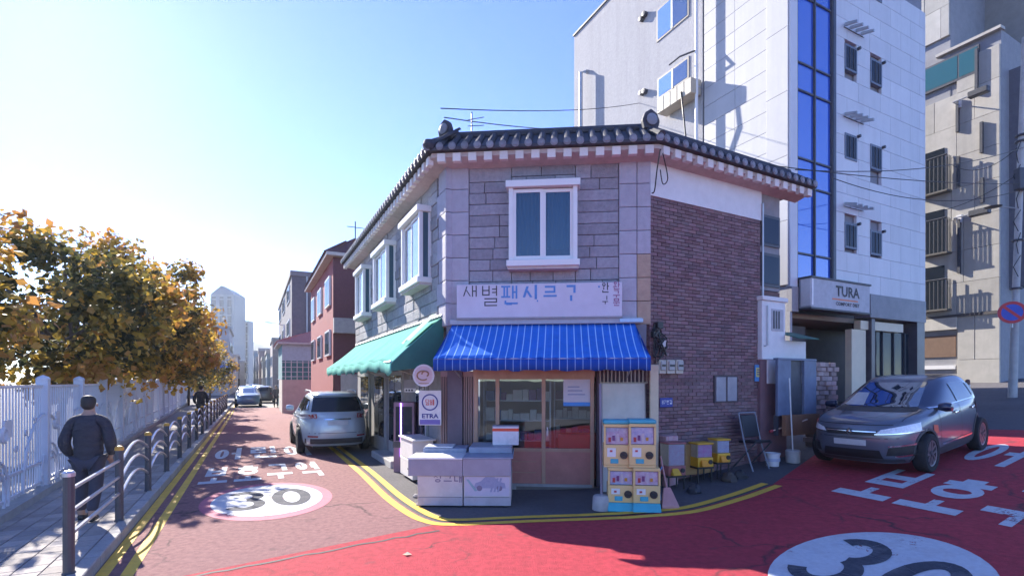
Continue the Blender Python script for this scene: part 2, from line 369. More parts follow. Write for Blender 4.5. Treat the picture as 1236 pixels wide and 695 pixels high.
left_poly = [(44.0, -1.46)] + [(44.0, 2.0)] + edge_in[:k_seam + 1] + [seam_far]
left_road = struct(drape([left_poly], .004, 'left_street_road', M_PINK)); ORG[left_road.name] = V((0, 0, 0))
e0, e1 = A2(ground(1120, 517)), A2(ground(1236, 519))
ex, ey = e1[0] - e0[0], e1[1] - e0[1]
far0 = (e0[0] - ex * .9, e0[1] - ey * .9); far1 = (e1[0] + ex * 4, e1[1] + ey * 4)
right_poly = edge_in[k_seam:] + [far0, far1, (-9.0, 9.0), (-9.0, -1.46), seam_far]
right_road = struct(drape([right_poly], .004, 'right_street_road', M_RED)); ORG[right_road.name] = V((0, 0, 0))
struct(drape([[(44.0, -1.46), (44.0, 2.9), (260.0, 2.9), (260, -1.46)]], .004, 'far_street_road', mat('pale_worn_road', (.3, .27, .24), .9, (.22, .2, .19), 12, .5, .3, 90)))
# painted lines are parts of the roads
for off in (0.0, .24):
    l = offset_line(inner_s, off)
    drape(line_strip(l, .13), .008, 'yellow_line', M_MARKY, right_road)
for b in (-1.39, -1.16):
    drape(line_strip([(a, b) for a in range(2, 44, 3)], .12), .008, 'yellow_line', M_MARKY, left_road)
drape(line_strip([(a, -1.27) for a in range(-1, 7, 2)] , .07), .0075, 'gutter_strip', M_CONC, left_road)
drape(line_strip([(44, -1.3), (120, -1.3)], .12), .008, 'yellow_line', M_MARKY, left_road)

cr_ = [(seam0[0] + sx * (kf + (1 - kf) * i / 24) + ru(-.03, .03), seam0[1] + sy * (kf + (1 - kf) * i / 24)) for i in range(25)]
drape(line_strip(cr_, .05), .0065, 'tar_seam', mat('tar', (.07, .05, .055), .8, scale=12), left_road)
# Hangul strokes: each letter part is lines and rings in a unit square
J = {'ㄱ': [[(0, 1), (1, 1), (1, 0)]], 'ㄴ': [[(0, 1), (0, 0), (1, 0)]], 'ㄹ': [[(0, 1), (1, 1), (1, .5), (0, .5), (0, 0), (1, 0)]],
     'ㅁ': [[(0, 0), (0, 1), (1, 1), (1, 0), (0, 0)]], 'ㅂ': [[(0, 1), (0, 0), (1, 0), (1, 1)], [(0, .52), (1, .52)]], 'ㅅ': [[(.5, 1), (0, 0)], [(.42, .62), (1, 0)]],
     'ㅇ': ['o'], 'ㅍ': [[(0, 1), (1, 1)], [(.3, 1), (.3, 0)], [(.7, 1), (.7, 0)], [(0, 0), (1, 0)]], 'ㄷ': [[(1, 1), (0, 1), (0, 0), (1, 0)]],
     'ㅋ': [[(0, 1), (1, 1), (.9, 0)], [(0, .55), (1, .55)]], 'ㅏ': [[(.2, 1), (.2, 0)], [(.2, .5), (1, .5)]], 'ㅓ': [[(1, 1), (1, 0)], [(0, .5), (1, .5)]],
     'ㅣ': [[(.5, 1), (.5, 0)]], 'ㅐ': [[(.1, 1), (.1, 0)], [(.9, 1), (.9, 0)], [(.1, .5), (.9, .5)]], 'ㅗ': [[(.5, 1), (.5, 0)], [(0, 0), (1, 0)]],
     'ㅜ': [[(0, 1), (1, 1)], [(.5, 1), (.5, 0)]], 'ㅡ': [[(0, .5), (1, .5)]], 'ㅕ': [[(1, 1), (1, 0)], [(.3, .68), (1, .68)], [(.3, .32), (1, .32)]],
     'ㅎ': [[(.35, 1), (.65, 1)], [(0, .78), (1, .78)], 'o2']}
SYL = {'어': [('ㅇ', 0, .1, .5, .9), ('ㅓ', .6, 0, .95, 1)], '린': [('ㄹ', 0, .42, .6, 1), ('ㅣ', .75, .35, 1, 1), ('ㄴ', .15, 0, .95, .3)],
       '이': [('ㅇ', 0, .1, .55, .9), ('ㅣ', .75, 0, 1, 1)], '보': [('ㅂ', .12, .42, .88, 1), ('ㅗ', 0, 0, 1, .3)], '호': [('ㅎ', .1, .38, .9, 1), ('ㅗ', 0, 0, 1, .28)],
       '구': [('ㄱ', .12, .5, .85, 1), ('ㅜ', 0, 0, 1, .36)], '역': [('ㅇ', 0, .45, .5, 1), ('ㅕ', .6, .42, .95, 1), ('ㄱ', .15, 0, .95, .32)],
       '새': [('ㅅ', 0, 0, .55, 1), ('ㅐ', .6, 0, 1, 1)], '별': [('ㅂ', 0, .45, .5, 1), ('ㅕ', .55, .42, 1, 1), ('ㄹ', .15, -.15, 1, .3)],
       '팬': [('ㅍ', 0, .35, .55, 1), ('ㅐ', .62, .3, 1, 1), ('ㄴ', .2, 0, 1, .2)], '시': [('ㅅ', 0, .05, .65, 1), ('ㅣ', .75, 0, 1, 1)],
       '문': [('ㅁ', .1, .6, .9, 1), ('ㅜ', 0, .25, 1, .48), ('ㄴ', .15, 0, .9, .2)], '싱': [('ㅅ', 0, .45, .6, 1), ('ㅣ', .75, .4, 1, 1), ('ㅇ', .2, 0, .9, .36)],
       '크': [('ㅋ', .1, .35, .9, 1), ('ㅡ', 0, 0, 1, .3)], '대': [('ㄷ', 0, .1, .5, .9), ('ㅐ', .6, 0, 1, 1)], '완': [('ㅇ', .1, .6, .55, 1), ('ㅗ', 0, .3, .6, .55), ('ㅏ', .7, .25, 1, 1), ('ㄴ', .1, 0, .95, .22)],
       '담': [('ㄷ', 0, .5, .55, 1), ('ㅏ', .7, .42, 1, 1), ('ㅁ', .15, 0, .9, .36)], '배': [('ㅂ', 0, .05, .5, .95), ('ㅐ', .62, 0, 1, 1)],
       '번': [('ㅂ', 0, .45, .5, 1), ('ㅓ', .55, .4, .95, 1), ('ㄴ', .15, 0, .95, .28)], '길': [('ㄱ', 0, .5, .55, 1), ('ㅣ', .75, .42, 1, 1), ('ㄹ', .15, 0, .95, .36)]}
def syllable(ch, x0, y0, w, h, tx, ty, skip=()):
    """outlines (quads in a plane) of one syllable drawn in the box at x0, y0; tx, ty the stroke thickness across and along"""
    out = []; n = 0
    for j, a0, b0, a1, b1 in SYL[ch]:
        bx, by, bw, bh = x0 + a0 * w, y0 + b0 * h, (a1 - a0) * w, (b1 - b0) * h
        ix, iy = min(tx / 2, bw / 2 * .98), min(ty / 2, bh / 2 * .98)
        f = lambda p: (bx + ix + p[0] * (bw - 2 * ix), by + iy + p[1] * (bh - 2 * iy))
        for st in J[j]:
            if st in ('o', 'o2'):
                cy, ry = (by + bh / 2, bh / 2) if st == 'o' else (by + bh * .33, bh * .33)
                cx, rx = bx + bw / 2, bw / 2; K = 20
                for k in range(K):
                    a, b = 2 * math.pi * k / K, 2 * math.pi * (k + 1) / K
                    n += 1
                    if n in skip: continue
                    out.append([(cx + rx * math.cos(a), cy + ry * math.sin(a)), (cx + rx * math.cos(b), cy + ry * math.sin(b)),
                                (cx + (rx - tx) * math.cos(b), cy + (ry - ty) * math.sin(b)), (cx + (rx - tx) * math.cos(a), cy + (ry - ty) * math.sin(a))])
                continue
            for p, q in zip(st, st[1:]):
                n += 1
                if n in skip: continue
                p, q = f(p), f(q); dx, dy = q[0] - p[0], q[1] - p[1]
                if abs(dx) < 1e-6: out.append([(p[0] - tx / 2, min(p[1], q[1]) - ty / 2), (p[0] + tx / 2, min(p[1], q[1]) - ty / 2), (p[0] + tx / 2, max(p[1], q[1]) + ty / 2), (p[0] - tx / 2, max(p[1], q[1]) + ty / 2)])
                elif abs(dy) < 1e-6: out.append([(min(p[0], q[0]) - tx / 2, p[1] - ty / 2), (max(p[0], q[0]) + tx / 2, p[1] - ty / 2), (max(p[0], q[0]) + tx / 2, p[1] + ty / 2), (min(p[0], q[0]) - tx / 2, p[1] + ty / 2)])
                else: out.append([(p[0] - tx / 2, p[1]), (q[0] - tx / 2, q[1]), (q[0] + tx / 2, q[1]), (p[0] + tx / 2, p[1])])
    return out
def on_ground(quads, o, xd, yd):                     # plane drawing -> (a, b) on the ground
    return [[(o[0] + xd[0] * x + yd[0] * y, o[1] + xd[1] * x + yd[1] * y) for x, y in q] for q in quads]
def ell(rx, ry, n=40, r0=None):
    if r0 is None: return [[(rx * math.cos(2 * math.pi * k / n), ry * math.sin(2 * math.pi * k / n)) for k in range(n)]]
    f = 2 * math.pi / n; return [[(rx * math.cos(k * f), ry * math.sin(k * f)), (rx * math.cos(k * f + f), ry * math.sin(k * f + f)), (rx * r0 * math.cos(k * f + f), ry * r0 * math.sin(k * f + f)), (rx * r0 * math.cos(k * f), ry * r0 * math.sin(k * f))] for k in range(n)]
def arc_strip(cx, cy, rx, ry, a0, a1, tx, ty, n=18):
    out = []
    for k in range(n):
        a = math.radians(a0 + (a1 - a0) * k / n); b = math.radians(a0 + (a1 - a0) * (k + 1) / n)
        out.append([(cx + rx * math.cos(a), cy + ry * math.sin(a)), (cx + rx * math.cos(b), cy + ry * math.sin(b)), (cx + (rx - tx) * math.cos(b), cy + (ry - ty) * math.sin(b)), (cx + (rx - tx) * math.cos(a), cy + (ry - ty) * math.sin(a))])
    return out
def thirty(rx, ry):                                  # the digits of the speed limit in a circle of half sizes rx, ry
    t3, d = .2 * rx, []
    d.append(arc_strip(-.42 * rx, .26 * ry, .34 * rx, .32 * ry, 150, -80, t3, .15 * ry) + arc_strip(-.42 * rx, -.24 * ry, .36 * rx, .34 * ry, 80, -150, t3, .15 * ry))
    d.append(arc_strip(.42 * rx, 0, .36 * rx, .56 * ry, 0, 360, t3, .17 * ry, 28))
    return d
def limit_mark(road, o, xd, yd, rx, ry, ring, rim):
    h = []
    if ring:
        h.append(drape(on_ground(ell(rx, ry, 44), o, xd, yd), .0075, 'speed_limit_ring', ring, road))
    drape(on_ground(ell(rx * rim, ry * rim, 44), o, xd, yd), .010, 'speed_limit_disc', M_MARK, road)
    for dgt in thirty(rx * rim, ry * rim): drape(on_ground(dgt, o, xd, yd), .0135, 'speed_limit_digit', M_MARKK, road)
# left street: reads up the street
xd, yd = (0, 1), (1, 0)
row1, row2 = (11.45, -.95), (8.9, -.98)
oa = A2(ground(324, 602))
limit_mark(left_road, oa, xd, yd, 1.02, 1.5, M_MARKP, .84)
def road_word(road, word, o, xd, yd, w, h, gap, tx, ty, first=0):
    for k, ch in enumerate(word):
        drape(on_ground(syllable(ch, k * (w + gap), 0, w, h, tx, ty), o, xd, yd), .009, 'road_lettering', M_MARK, road)
p1 = A2(ground(256, 556)); p2 = A2(ground(238, 585))
road_word(left_road, '어린이', p1, xd, yd, .66, 2.5, .2, .13, .34)
road_word(left_road, '보호구역', p2, xd, yd, .5, 2.1, .12, .11, .28)
# right street: reads up the slope
q0, q1 = A2(ground(1003, 593)), A2(ground(1153, 623))
ln = math.hypot(q1[0] - q0[0], q1[1] - q0[1]); xd = ((q1[0] - q0[0]) / ln, (q1[1] - q0[1]) / ln)
qa, qb = A2(ground(1086, 590)), A2(ground(1135, 569))
l2 = math.hypot(qb[0] - qa[0], qb[1] - qa[1]); yd = ((qb[0] - qa[0]) / l2, (qb[1] - qa[1]) / l2)
cw = (ln - .12) / 2
road_word(right_road, '보호구역', q0, xd, yd, cw, 2.2, .12, .13, .3)
r1 = A2(ground(1146, 556))
road_word(right_road, '어린이', r1, xd, yd, cw * 1.1, 2.6, .25, .14, .36)
oc = A2(ground(1061, 691))
limit_mark(right_road, oc, xd, yd, 1.0, 1.5, None, .93)

# pavement on the school side
SW = .12
pv = struct(drape([[(-6, -1.62), (-6, -4.4), (60, -4.4), (60, -1.62)]], SW, 'pavement', mat('pavement_base', (.27, .25, .24), .95, (.2, .185, .18), 20, .5, .3, 80))); ORG[pv.name] = V((0, 0, 0))
me_pave = block_mesh('paver', M_PAVE, .03)
UP = (L2, V((0, 0, 1)), -N2)
k = 0
for i in range(46):
    for j in range(6):
        a = 3.4 + i * .235; b = -1.74 - j * .24 - (.0)
        if k < 276:
            piece('paver', me_pave, pv, MX(AB(a + (j % 2) * .11, b, SW - .02), (L2, V((0, 0, 1)), N2), (.222, .028 + ru(0, .004), .226))); k += 1
kb = struct(MB().box(0, .01, 0, .01, -.3, -.29).build('kerb', M_KERB)); ORG[kb.name] = V((0, 0, 0))
me_kerb = block_mesh('kerb_stone', M_KERB, .06)
for i in range(44):
    piece('kerb_stone', me_kerb, kb, MX(AB(.5 + i * 1.0, -1.54, -.05), (L2, V((0, 0, 1)), N2), (.985, .185, .15)))
# low concrete apron at the shop foot along the left wall and the door
# ------------------------------------------------------------------ the corner shop
Z3 = V((0, 0, 1))
PA = V((-1.21, 9.80, 0)); PB = V((2.463, 9.45, 0))
uF = (PB - PA).normalized(); nF = V((uF.y, -uF.x, 0))
RA = math.radians(61.0); uR = V((math.sin(RA), math.cos(RA), 0)); nR = V((uR.y, -uR.x, 0))
FRONT = Frame(PA, uF, nF); LEFT = Frame(PA, L2, -N2); RIGHT = Frame(PB, uR, nR)
WF = (PB - PA).length; WL = 9.6
WB = RIGHT.U(917); WR = RIGHT.U(942)
PD = PB + uR * WR; PE = PA + L2 * WL
ZT = 5.98
shop = thing('corner_shop', 'two storey corner shop of grey stone and purple brick with dark tiled eaves', 'shop building', PA)
# upper storey core, lower walls, floor
core = [PA - nF * .06 + N2 * .05, PB - nF * .06 - nR * .0 - uR * .02, PD - nR * .06, PD + L2 * 6, PE + N2 * 7.0, PE + N2 * .05]
MB().prism([p + Z3 * 2.95 for p in core], Z3 * (ZT - 2.95 + .1)).build('upper_wall', M_MORTAR, shop, recalc=True)
MB().fbox(LEFT, .3, 1.3, -.3, -.05, -.1, 2.96).fbox(LEFT, 2.2, WL, -.3, -.05, -.1, 2.96).fbox(LEFT, 1.3, 2.2, -.3, -.05, 2.3, 2.96).build('side_wall', mat('grey_render', (.3, .29, .3), .9, (.22, .215, .22), 5, .5, .2), shop, recalc=True)
MB().fbox(RIGHT, 0.02, WR, -.3, -.06, -.1, 2.97).build('gable_wall', M_BMORT, shop, recalc=True)
MB().fbox(FRONT, 0.0, .28, -.35, -.01, -.1, 3.0).build('front_pier', mat('dark_purple_render', (.16, .13, .16), .9, scale=6), shop, recalc=True)
MB().fbox(FRONT, WF - .92, WF - .02, -.35, -.14, -.1, 3.0).build('front_panel', mat('dark_purple_render', (.16, .13, .16), .9), shop, recalc=True)
floor_poly = [PA + N2 * .1, PB - uR * .0, PD - nR * .3, PD + L2 * 5, PA + N2 * 5 + L2 * 5, PA + L2 * 5 + N2 * .1]
MB().prism([p - Z3 * .2 for p in floor_poly], Z3 * .26).build('shop_floor', mat('shop_floor', (.16, .14, .13), .5), shop, recalc=True)
MB().fbox(FRONT, .1, WF + 1, -3.4, -3.3, .06, 2.95).build('back_wall', mat('shop_back_wall', (.36, .3, .26), .9, scale=2), shop, recalc=True)
# ashlar on the front: bonded grey blocks, quoins at both corners
me_ash = block_mesh('ashlar_stone', M_STONE, .05); me_q = block_mesh('quoin_block', M_QUOIN, .05); me_qt = block_mesh('quoin_block_stained', M_QTAN, .05)
uW0, zW1 = FRONT.hit(614, 219, .26); uW1, zW0 = FRONT.hit(697, 320, .26)
zs = 3.02; row = 0
qL = FRONT.U(566, .03); qR = FRONT.U(747, .03); qR2 = FRONT.U(769, .05)
def fill(u0, u1, z0, z1):
    """cut a patch of wall into bonded blocks, some of them turned upright"""
    z = z0; r = 0
    while z < z1 - .06:
        h = .205; h = z1 - z if z1 - z < h * 1.4 else h
        u = u0; 
        while u < u1 - .03:
            l = ru(.42, .78) if u > u0 else ru(.25, .7)
            if u1 - u - l < .24: l = u1 - u
            if h < .25 and l > .5 and rnd() < .28 and z + .41 < z1:
                fpiece('ashlar_stone', me_ash, shop, FRONT, u + .006, u + l * .72 - .006, z + .006, z + h - .006, -.07, .085 + ru(0, .008))
                fpiece('ashlar_stone', me_ash, shop, FRONT, u + l * .72 + .006, u + l - .006, z + .006, z + h - .006, -.07, .09 + ru(0, .008))
            else:
                fpiece('ashlar_stone', me_ash, shop, FRONT, u + .006, u + l - .006, z + .006, z + h - .006, -.07, .085 + ru(0, .008))
            u += l
        z += h; r += 1
fill(qL, uW0 + .03, zs, ZT - .02); fill(uW1 - .03, qR, zs, ZT - .02)
fill(uW0 + .03, uW1 - .03, zs, zW0 + .02); fill(uW0 + .03, uW1 - .03, zW1 - .03, ZT - .02)
nq = 7; hq = (ZT - zs) / nq
for i in range(nq):
    z0, z1 = zs + i * hq + .006, zs + (i + 1) * hq - .006
    fpiece('quoin_block', me_q, shop, FRONT, 0.02, qL - .006, z0, z1, -.06, .1)
    fpiece('quoin_block', me_q, shop, FRONT, qR + .006, qR2 - .006, z0, z1, -.06, .1)
    fpiece('quoin_block', me_qt if i < 3 else me_q, shop, FRONT, qR2 + .006, WF + .03, z0, z1, -.06, .088)
    fpiece('quoin_block', me_q, shop, LEFT, 0.0 - .09, .34 + .1 * (i % 2), z0, z1, -.06, .12)
# split-face stone on the long left wall
me_sf = block_mesh('wall_stone', M_STONEL, .08)
BAYL = [(LEFT.U(506, .28), LEFT.U(484, .28)), (LEFT.U(466, .28), LEFT.U(450, .28)), (LEFT.U(438, .28), LEFT.U(428.5, .28))]
z = 3.1; r = 0; ns = 0
while z < ZT - .08:
    h = .238; u = .46
    while u < WL - .05:
        l = ru(.5, .85) * (.6 if u < .5 and r % 2 else 1); l = WL - u if WL - u - l < .3 else l
        if not any(u > a_ + .03 and u + l < b_ - .03 and 4.1 < z < 5.3 for a_, b_ in BAYL):
            fpiece('wall_stone', me_sf, shop, LEFT, u + .007, u + l - .007, z + .006, min(z + h, ZT) - .006, -.06, .085 + ru(0, .03)); ns += 1
        u += l
    z += h; r += 1
# brick on the right wall: courses of single bricks joined as one part
bz0 = .12; zband = RIGHT.hit(783, 236)[1]
mb = MB(); c = 0; z = -.02
while z < zband - .05:
    u = .0 - (.1 if c % 2 else 0)
    while u < WB:
        a_, b_ = max(u + .005, .01), min(u + .195, WB)
        if b_ - a_ > .03:
            d = ru(.0, .007); mb.fbox(RIGHT, a_, b_, -.06, .012 + d, z + .004, z + .062)
        u += .2
    z += .067; c += 1
tag(mb.build('brickwork', M_BRICK, shop), kind='stuff')
MB().fbox(RIGHT, .0, WB + .02, -.06, .03, zband, ZT).build('plaster_band', M_WHITE, shop)
MB().fbox(RIGHT, WB + .02, WR, -.06, -.02, .1, 3.9).build('stair_wall', mat('brown_render', (.17, .1, .09), .85, scale=5), shop)
MB().fbox(RIGHT, WB + .02, WR, -.06, -.02, 3.92, ZT).build('stair_glazing_backing', mat('grey_render', (.3, .29, .3)), shop)
for z0, z1 in ((4.0, 4.7), (4.85, 5.5)):
    f = MB().fbox(RIGHT, WB + .05, WR - .03, -.02, .01, z0, z1).build('stair_window', M_DARKM, shop)
    MB().fbox(RIGHT, WB + .1, WR - .08, .011, .02, z0 + .06, z1 - .06).build('pane', M_GLASSD, f)
MB().tube([RIGHT.p(WB + .03, .05, .3), RIGHT.p(WB + .03, .05, 5.7)], .022).build('drain_pipe', M_STEEL, shop)
# small window, meters, cables, plates on the brick
u0, z1 = RIGHT.hit(860, 453); u1, z0 = RIGHT.hit(888, 485)
f = MB().fbox(RIGHT, u0, u1, .0, .05, z0, z1).build('small_window', mat('window_recess', (.1, .08, .09), .8), shop)
for k in range(2):
    a_ = u0 + .03 + k * (u1 - u0 - .03) / 2
    MB().fbox(RIGHT, a_, a_ + (u1 - u0) / 2 - .07, .05, .07, z0 + .03, z1 - .03).build('pane', mat('frosted_pane', (.33, .32, .36), .35), f)

# pent roof of dark tiles on three sides
def miter(c, n1, n2, w): return c + (n1 + n2) * (w / (1 + n1.dot(n2)))
nL = -N2
def eave_pts(w): return [PE + L2 * .25 + nL * w, miter(PA, nL, nF, w), miter(PB, nF, nR, w), PB + uR * (WR + .55) + nR * w]
WE, WI, ZE, ZI = .47, -.18, 6.16, 6.62
e_out, e_in, e_wall, e_mid = eave_pts(WE), eave_pts(WI), eave_pts(-.02), eave_pts(.36)
mb = MB()
for i in range(3):
    mb.hexa([e_out[i] + Z3 * (ZE - .05), e_out[i + 1] + Z3 * (ZE - .05), e_in[i + 1] + Z3 * (ZE - .05), e_in[i] + Z3 * (ZE - .05),
             e_out[i] + Z3 * ZE, e_out[i + 1] + Z3 * ZE, e_in[i + 1] + Z3 * ZI, e_in[i] + Z3 * ZI])
roof = mb.build('roof', M_TILE, shop, recalc=True)
mb = MB()
for i in range(3):
    a, b = e_wall[i], e_wall[i + 1]; c, d = e_mid[i], e_mid[i + 1]
    mb.hexa([a + Z3 * 5.93, b + Z3 * 5.93, d + Z3 * 6.03, c + Z3 * 6.03, a + Z3 * 6.09, b + Z3 * 6.09, d + Z3 * 6.105, c + Z3 * 6.105])
MB.build(mb, 'soffit', M_PINKEAVE, shop, recalc=True)
me_roll = None; me_end = None; me_den = block_mesh('eave_block', M_PINKLITE, .04)
def roll_mesh(length):
    m = MB(); n = 7
    m.grid([[V((.062 * math.cos(math.pi * k / (n - 1)), y, .062 * math.sin(math.pi * k / (n - 1)))) for k in range(n)] for y in (0, length * .33, length * .34, length * .67, length * .68, length)])
    for i, v in enumerate(m.v):
        if (i // n) in (1, 3): v.x *= 1.14; v.z *= 1.14
    me = m.mesh('tile_roll'); me.materials.append(M_TILE); return me
sl = math.hypot(WE - WI, ZI - ZE); me_roll = roll_mesh(sl)
me_end = MB().lathe([(.001, .03), (.04, .032), (.05, .02), (.066, .02), (.068, 0)], n=14, ax=(V((1, 0, 0)), V((0, 0, 1)), V((0, -1, 0)))).mesh('tile_end'); me_end.materials.append(M_TILEEND)
for i, (fr_u, fr_n) in enumerate(((L2 * -1, nL), (uF, nF), (uR, nR))):
    p0, p1 = e_out[i], e_out[i + 1]; q0, q1 = e_in[i], e_in[i + 1]; ln = (p1 - p0).length; n = int(round(ln / .226))
    upv = (fr_n * -(WE - WI) + Z3 * (ZI - ZE)).normalized(); nv = fr_u.cross(upv)
    if nv.z < 0: nv = -nv
    for k in range(n + 1):
        t = (k + .5 * (i != 1)) * .226
        if t > ln + .01: continue
        P = p0 + fr_u * t + Z3 * (ZE + .005)
        if i == 0: mx_t = (P - p1).dot(-fr_u)
        s = 1.0
        if i == 1: s = min(1, max(.25, (t + .02) / .35), max(.25, (ln - t + .02) / .35))
        piece('tile_roll', me_roll, roof, MX(P, (fr_u, upv, nv), (1, s, 1)))
        piece('tile_end', me_end, roof, MX(P + Z3 * .01, (fr_u, -fr_n, Z3), (1, 1, 1)))
    # pale rafter-end blocks under the tiles
    a, b = eave_pts(.30)[i], eave_pts(.30)[i + 1]; ln = (b - a).length; n = int(ln / .272)
    for k in range(n):
        P = a + fr_u * ((k + .5) * ln / n) + Z3 * 6.01
        piece('eave_block', me_den, shop, MX(P, (fr_u, fr_n, Z3), (.145, .1, .15)))
mb = MB()
for i in range(3): mb.tube([e_in[i] + Z3 * (ZI + .03), e_in[i + 1] + Z3 * (ZI + .03)], .075, 8)
mb.build('ridge', M_TILE, roof, smooth=True)
for i in (1, 2): MB().tube([e_in[i] + Z3 * (ZI + .02), e_out[i] + Z3 * (ZE + .06)], .07, 8).build('hip_ridge', M_TILE, roof, smooth=True)
def ornament(p, d, s):
    sd = V((-d.y, d.x, 0)); pr = [(-.12, 0), (.12, 0), (.16, .14), (.11, .27), (0, .34), (-.11, .27), (-.16, .14)]
    MB().prism([p + sd * x * s + Z3 * z * s - d * .05 for x, z in pr], d * .1).build('ridge_end_tile', M_TILE, roof, bevel=.015)
    MB().lathe([(.001, 0), (.09 * s, 0), (.1 * s, .03), (.05 * s, .05), (.001, .055)], p + Z3 * .15 * s + d * .05, 12, (sd, Z3, d)).build('ridge_end_boss', M_TILEEND, roof)
hA = (e_out[1] - e_in[1]).normalized(); hB = (e_out[2] - e_in[2]).normalized()
ornament(e_in[1] + hA * .25 + Z3 * (ZI - .1), hA, 1.0); ornament(e_in[2] + hB * .25 + Z3 * (ZI - .12), hB, 1.05)
MB().lathe([(.001, -.1), (.1, -.06), (.13, .02), (.1, .1), (.001, .13)], e_out[1] + Z3 * (ZE + .04) - hA * .06, 10).build('hip_end_tile', M_TILE, roof, smooth=True)
MB().prism([p + Z3 * 6.08 for p in [e_in[0], e_in[1], e_in[2], e_in[3], PD + L2 * 6, PE + N2 * 7]], Z3 * .42).build('flat_roof', M_CONC, shop, recalc=True)
# aerial mast
mast_p = e_in[1] + uF * .28 - nF * .3
mast = thing('aerial', 'thin rooftop aerial mast with bent rods on the tiled corner of the shop', 'aerial', mast_p + Z3 * 6.5)
MB().tube([mast_p + Z3 * 6.5, mast_p + Z3 * 7.25], .014, 6).build('mast', M_DARKM, mast)
for k, zz in enumerate((6.98, 7.1)):
    MB().tube([mast_p + Z3 * zz - uF * .08, mast_p + Z3 * (zz + .04 * k) + uF * .24], .008, 5).build('rod', M_DARKM, mast)

# bay windows
M_GLASSW = glass_mat('window_glass', (.42, .55, .6), .3, body=.08, gain=.4)
def bay(fr, u0, u1, z0, z1, dep, panes=2, side=True):
    w = MB().fbox(fr, u0 - .05, u1 + .05, 0, dep + .06, z1 - .12, z1).fbox(fr, u0 - .04, u1 + .04, 0, dep + .05, z0, z0 + .11)
    for a in (u0, u1 - .08): w.fbox(fr, a, a + .08, dep - .08, dep, z0 + .1, z1 - .1)
    for a in (u0, u1 - .07): w.fbox(fr, a, a + .07, 0.02, .09, z0 + .1, z1 - .1)
    w = w.build('bay_window', M_UPVC, shop, bevel=.006)
    MB().fbox(fr, u0 + .07, u1 - .07, -.0, .02, z0 + .1, z1 - .1).build('back_board', mat('dim_room', (.1, .1, .11), .9, scale=2), w)
    for (ca, cb, cz) in ((u0 + .08, u0 + (u1 - u0) * .44, .0), (u0 + (u1 - u0) * .56, u1 - .08, .22)):
        MB().grid([[fr.p(ca + (cb - ca) * i / 26, .07 + .018 * math.sin(i * 1.5), z) for i in range(27)] for z in (z0 + .12 + cz, z1 - .14)]).build('curtain', mat('blue_grey_curtain', (.36, .42, .46), .9, (.3, .36, .41), 5), w, smooth=True)
    n = panes; pw = (u1 - u0 - .16) / n
    for k in range(n):
        a = u0 + .08 + k * pw; y = dep - .03 - .025 * (k % 2)
        s = MB()
        s.fbox(fr, a, a + .05, y - .03, y, z0 + .13, z1 - .14).fbox(fr, a + pw - .05, a + pw, y - .03, y, z0 + .13, z1 - .14)
        s.fbox(fr, a + .05, a + pw - .05, y - .03, y, z0 + .13, z0 + .19).fbox(fr, a + .05, a + pw - .05, y - .03, y, z1 - .2, z1 - .14)
        s.build('sash', M_UPVC, w)
        MB().fbox(fr, a + .05, a + pw - .05, y - .02, y - .012, z0 + .19, z1 - .2)  .build('pane', M_GLASSW, w)
    if side:
        for a in (u0 + .02, u1 - .03):
            MB().fbox(fr, a, a + .01, .09, dep - .08, z0 + .11, z1 - .12).build('side_pane', M_GLASST, w)
    MB().fbox(fr, u0 - .02, u1 + .02, 0, dep, z0 - .05, z0).build('under_sill', M_PINKEAVE, w)
    # insulation curtain seen behind the glass
    return w
bay(FRONT, uW0, uW1, zW0, zW1, .26)
for (a_, b_) in BAYL: bay(LEFT, a_, b_, 3.98, 5.52, .28)

# shopfront: wooden glazed doors, folding grille, transom
fz0, fz1 = .06, FRONT.hit(640, 453)[1]
xs = [FRONT.U(x) for x in (574, 600, 656, 715)]
zk = FRONT.hit(640, 543)[1]
mb = MB().fbox(FRONT, xs[0] - .05, xs[3] + .05, -.12, -.03, fz1 - .02, fz1 + .1)
sf = mb.build('shopfront', M_WOOD, shop)
for k, x in enumerate(xs):
    MB().fbox(FRONT, x - .035, x + .035, -.11, -.04, fz0, fz1 - .02).build('mullion', M_WOOD, sf, bevel=.004)
MB().fbox(FRONT, xs[0], xs[3], -.11, -.035, fz0 - .06, fz0 + .05).build('threshold', M_CONC, sf)
for k in range(3):
    a_, b_ = xs[k] + .035, xs[k + 1] - .035
    d = MB().fbox(FRONT, a_, b_, -.10, -.06, fz0 + .05, zk - .03).build('kick_panel', M_KICK, shop)
    MB().fbox(FRONT, a_, b_, -.1, -.045, zk - .03, zk + .03).build('rail', M_WOOD, d)
    MB().fbox(FRONT, a_, b_, -.1, -.045, fz1 - .07, fz1 - .02).build('top_rail', M_WOOD, d)
    MB().fbox(FRONT, a_, b_, -.083, -.077, zk + .03, fz1 - .07).build('pane', M_GLASS, d)
    if k == 1:
        for zz in (fz0 + .25, fz0 + .45): MB().fbox(FRONT, a_ + .1, b_ - .1, -.06, -.05, zz, zz + .012).build('groove', M_WOOD, d)
MB().fbox(FRONT, xs[2] + .06, xs[2] + .085, -.045, -.0, 1.0, 1.16).build('door_handle', M_STEEL, shop)
gu0, gu1 = FRONT.U(531), FRONT.U(573); M_GATE = mat('folded_gate_metal', (.38, .25, .23), .5, (.27, .18, .17), 6, .5, .05, var=.2)
gt = MB().fbox(FRONT, gu0, gu1, -.1, -.06, fz1 - .02, fz1 + .08).build('folding_gate', M_GATE, shop)
me_sl = block_mesh('gate_slat', M_GATE, .1); ng = 15
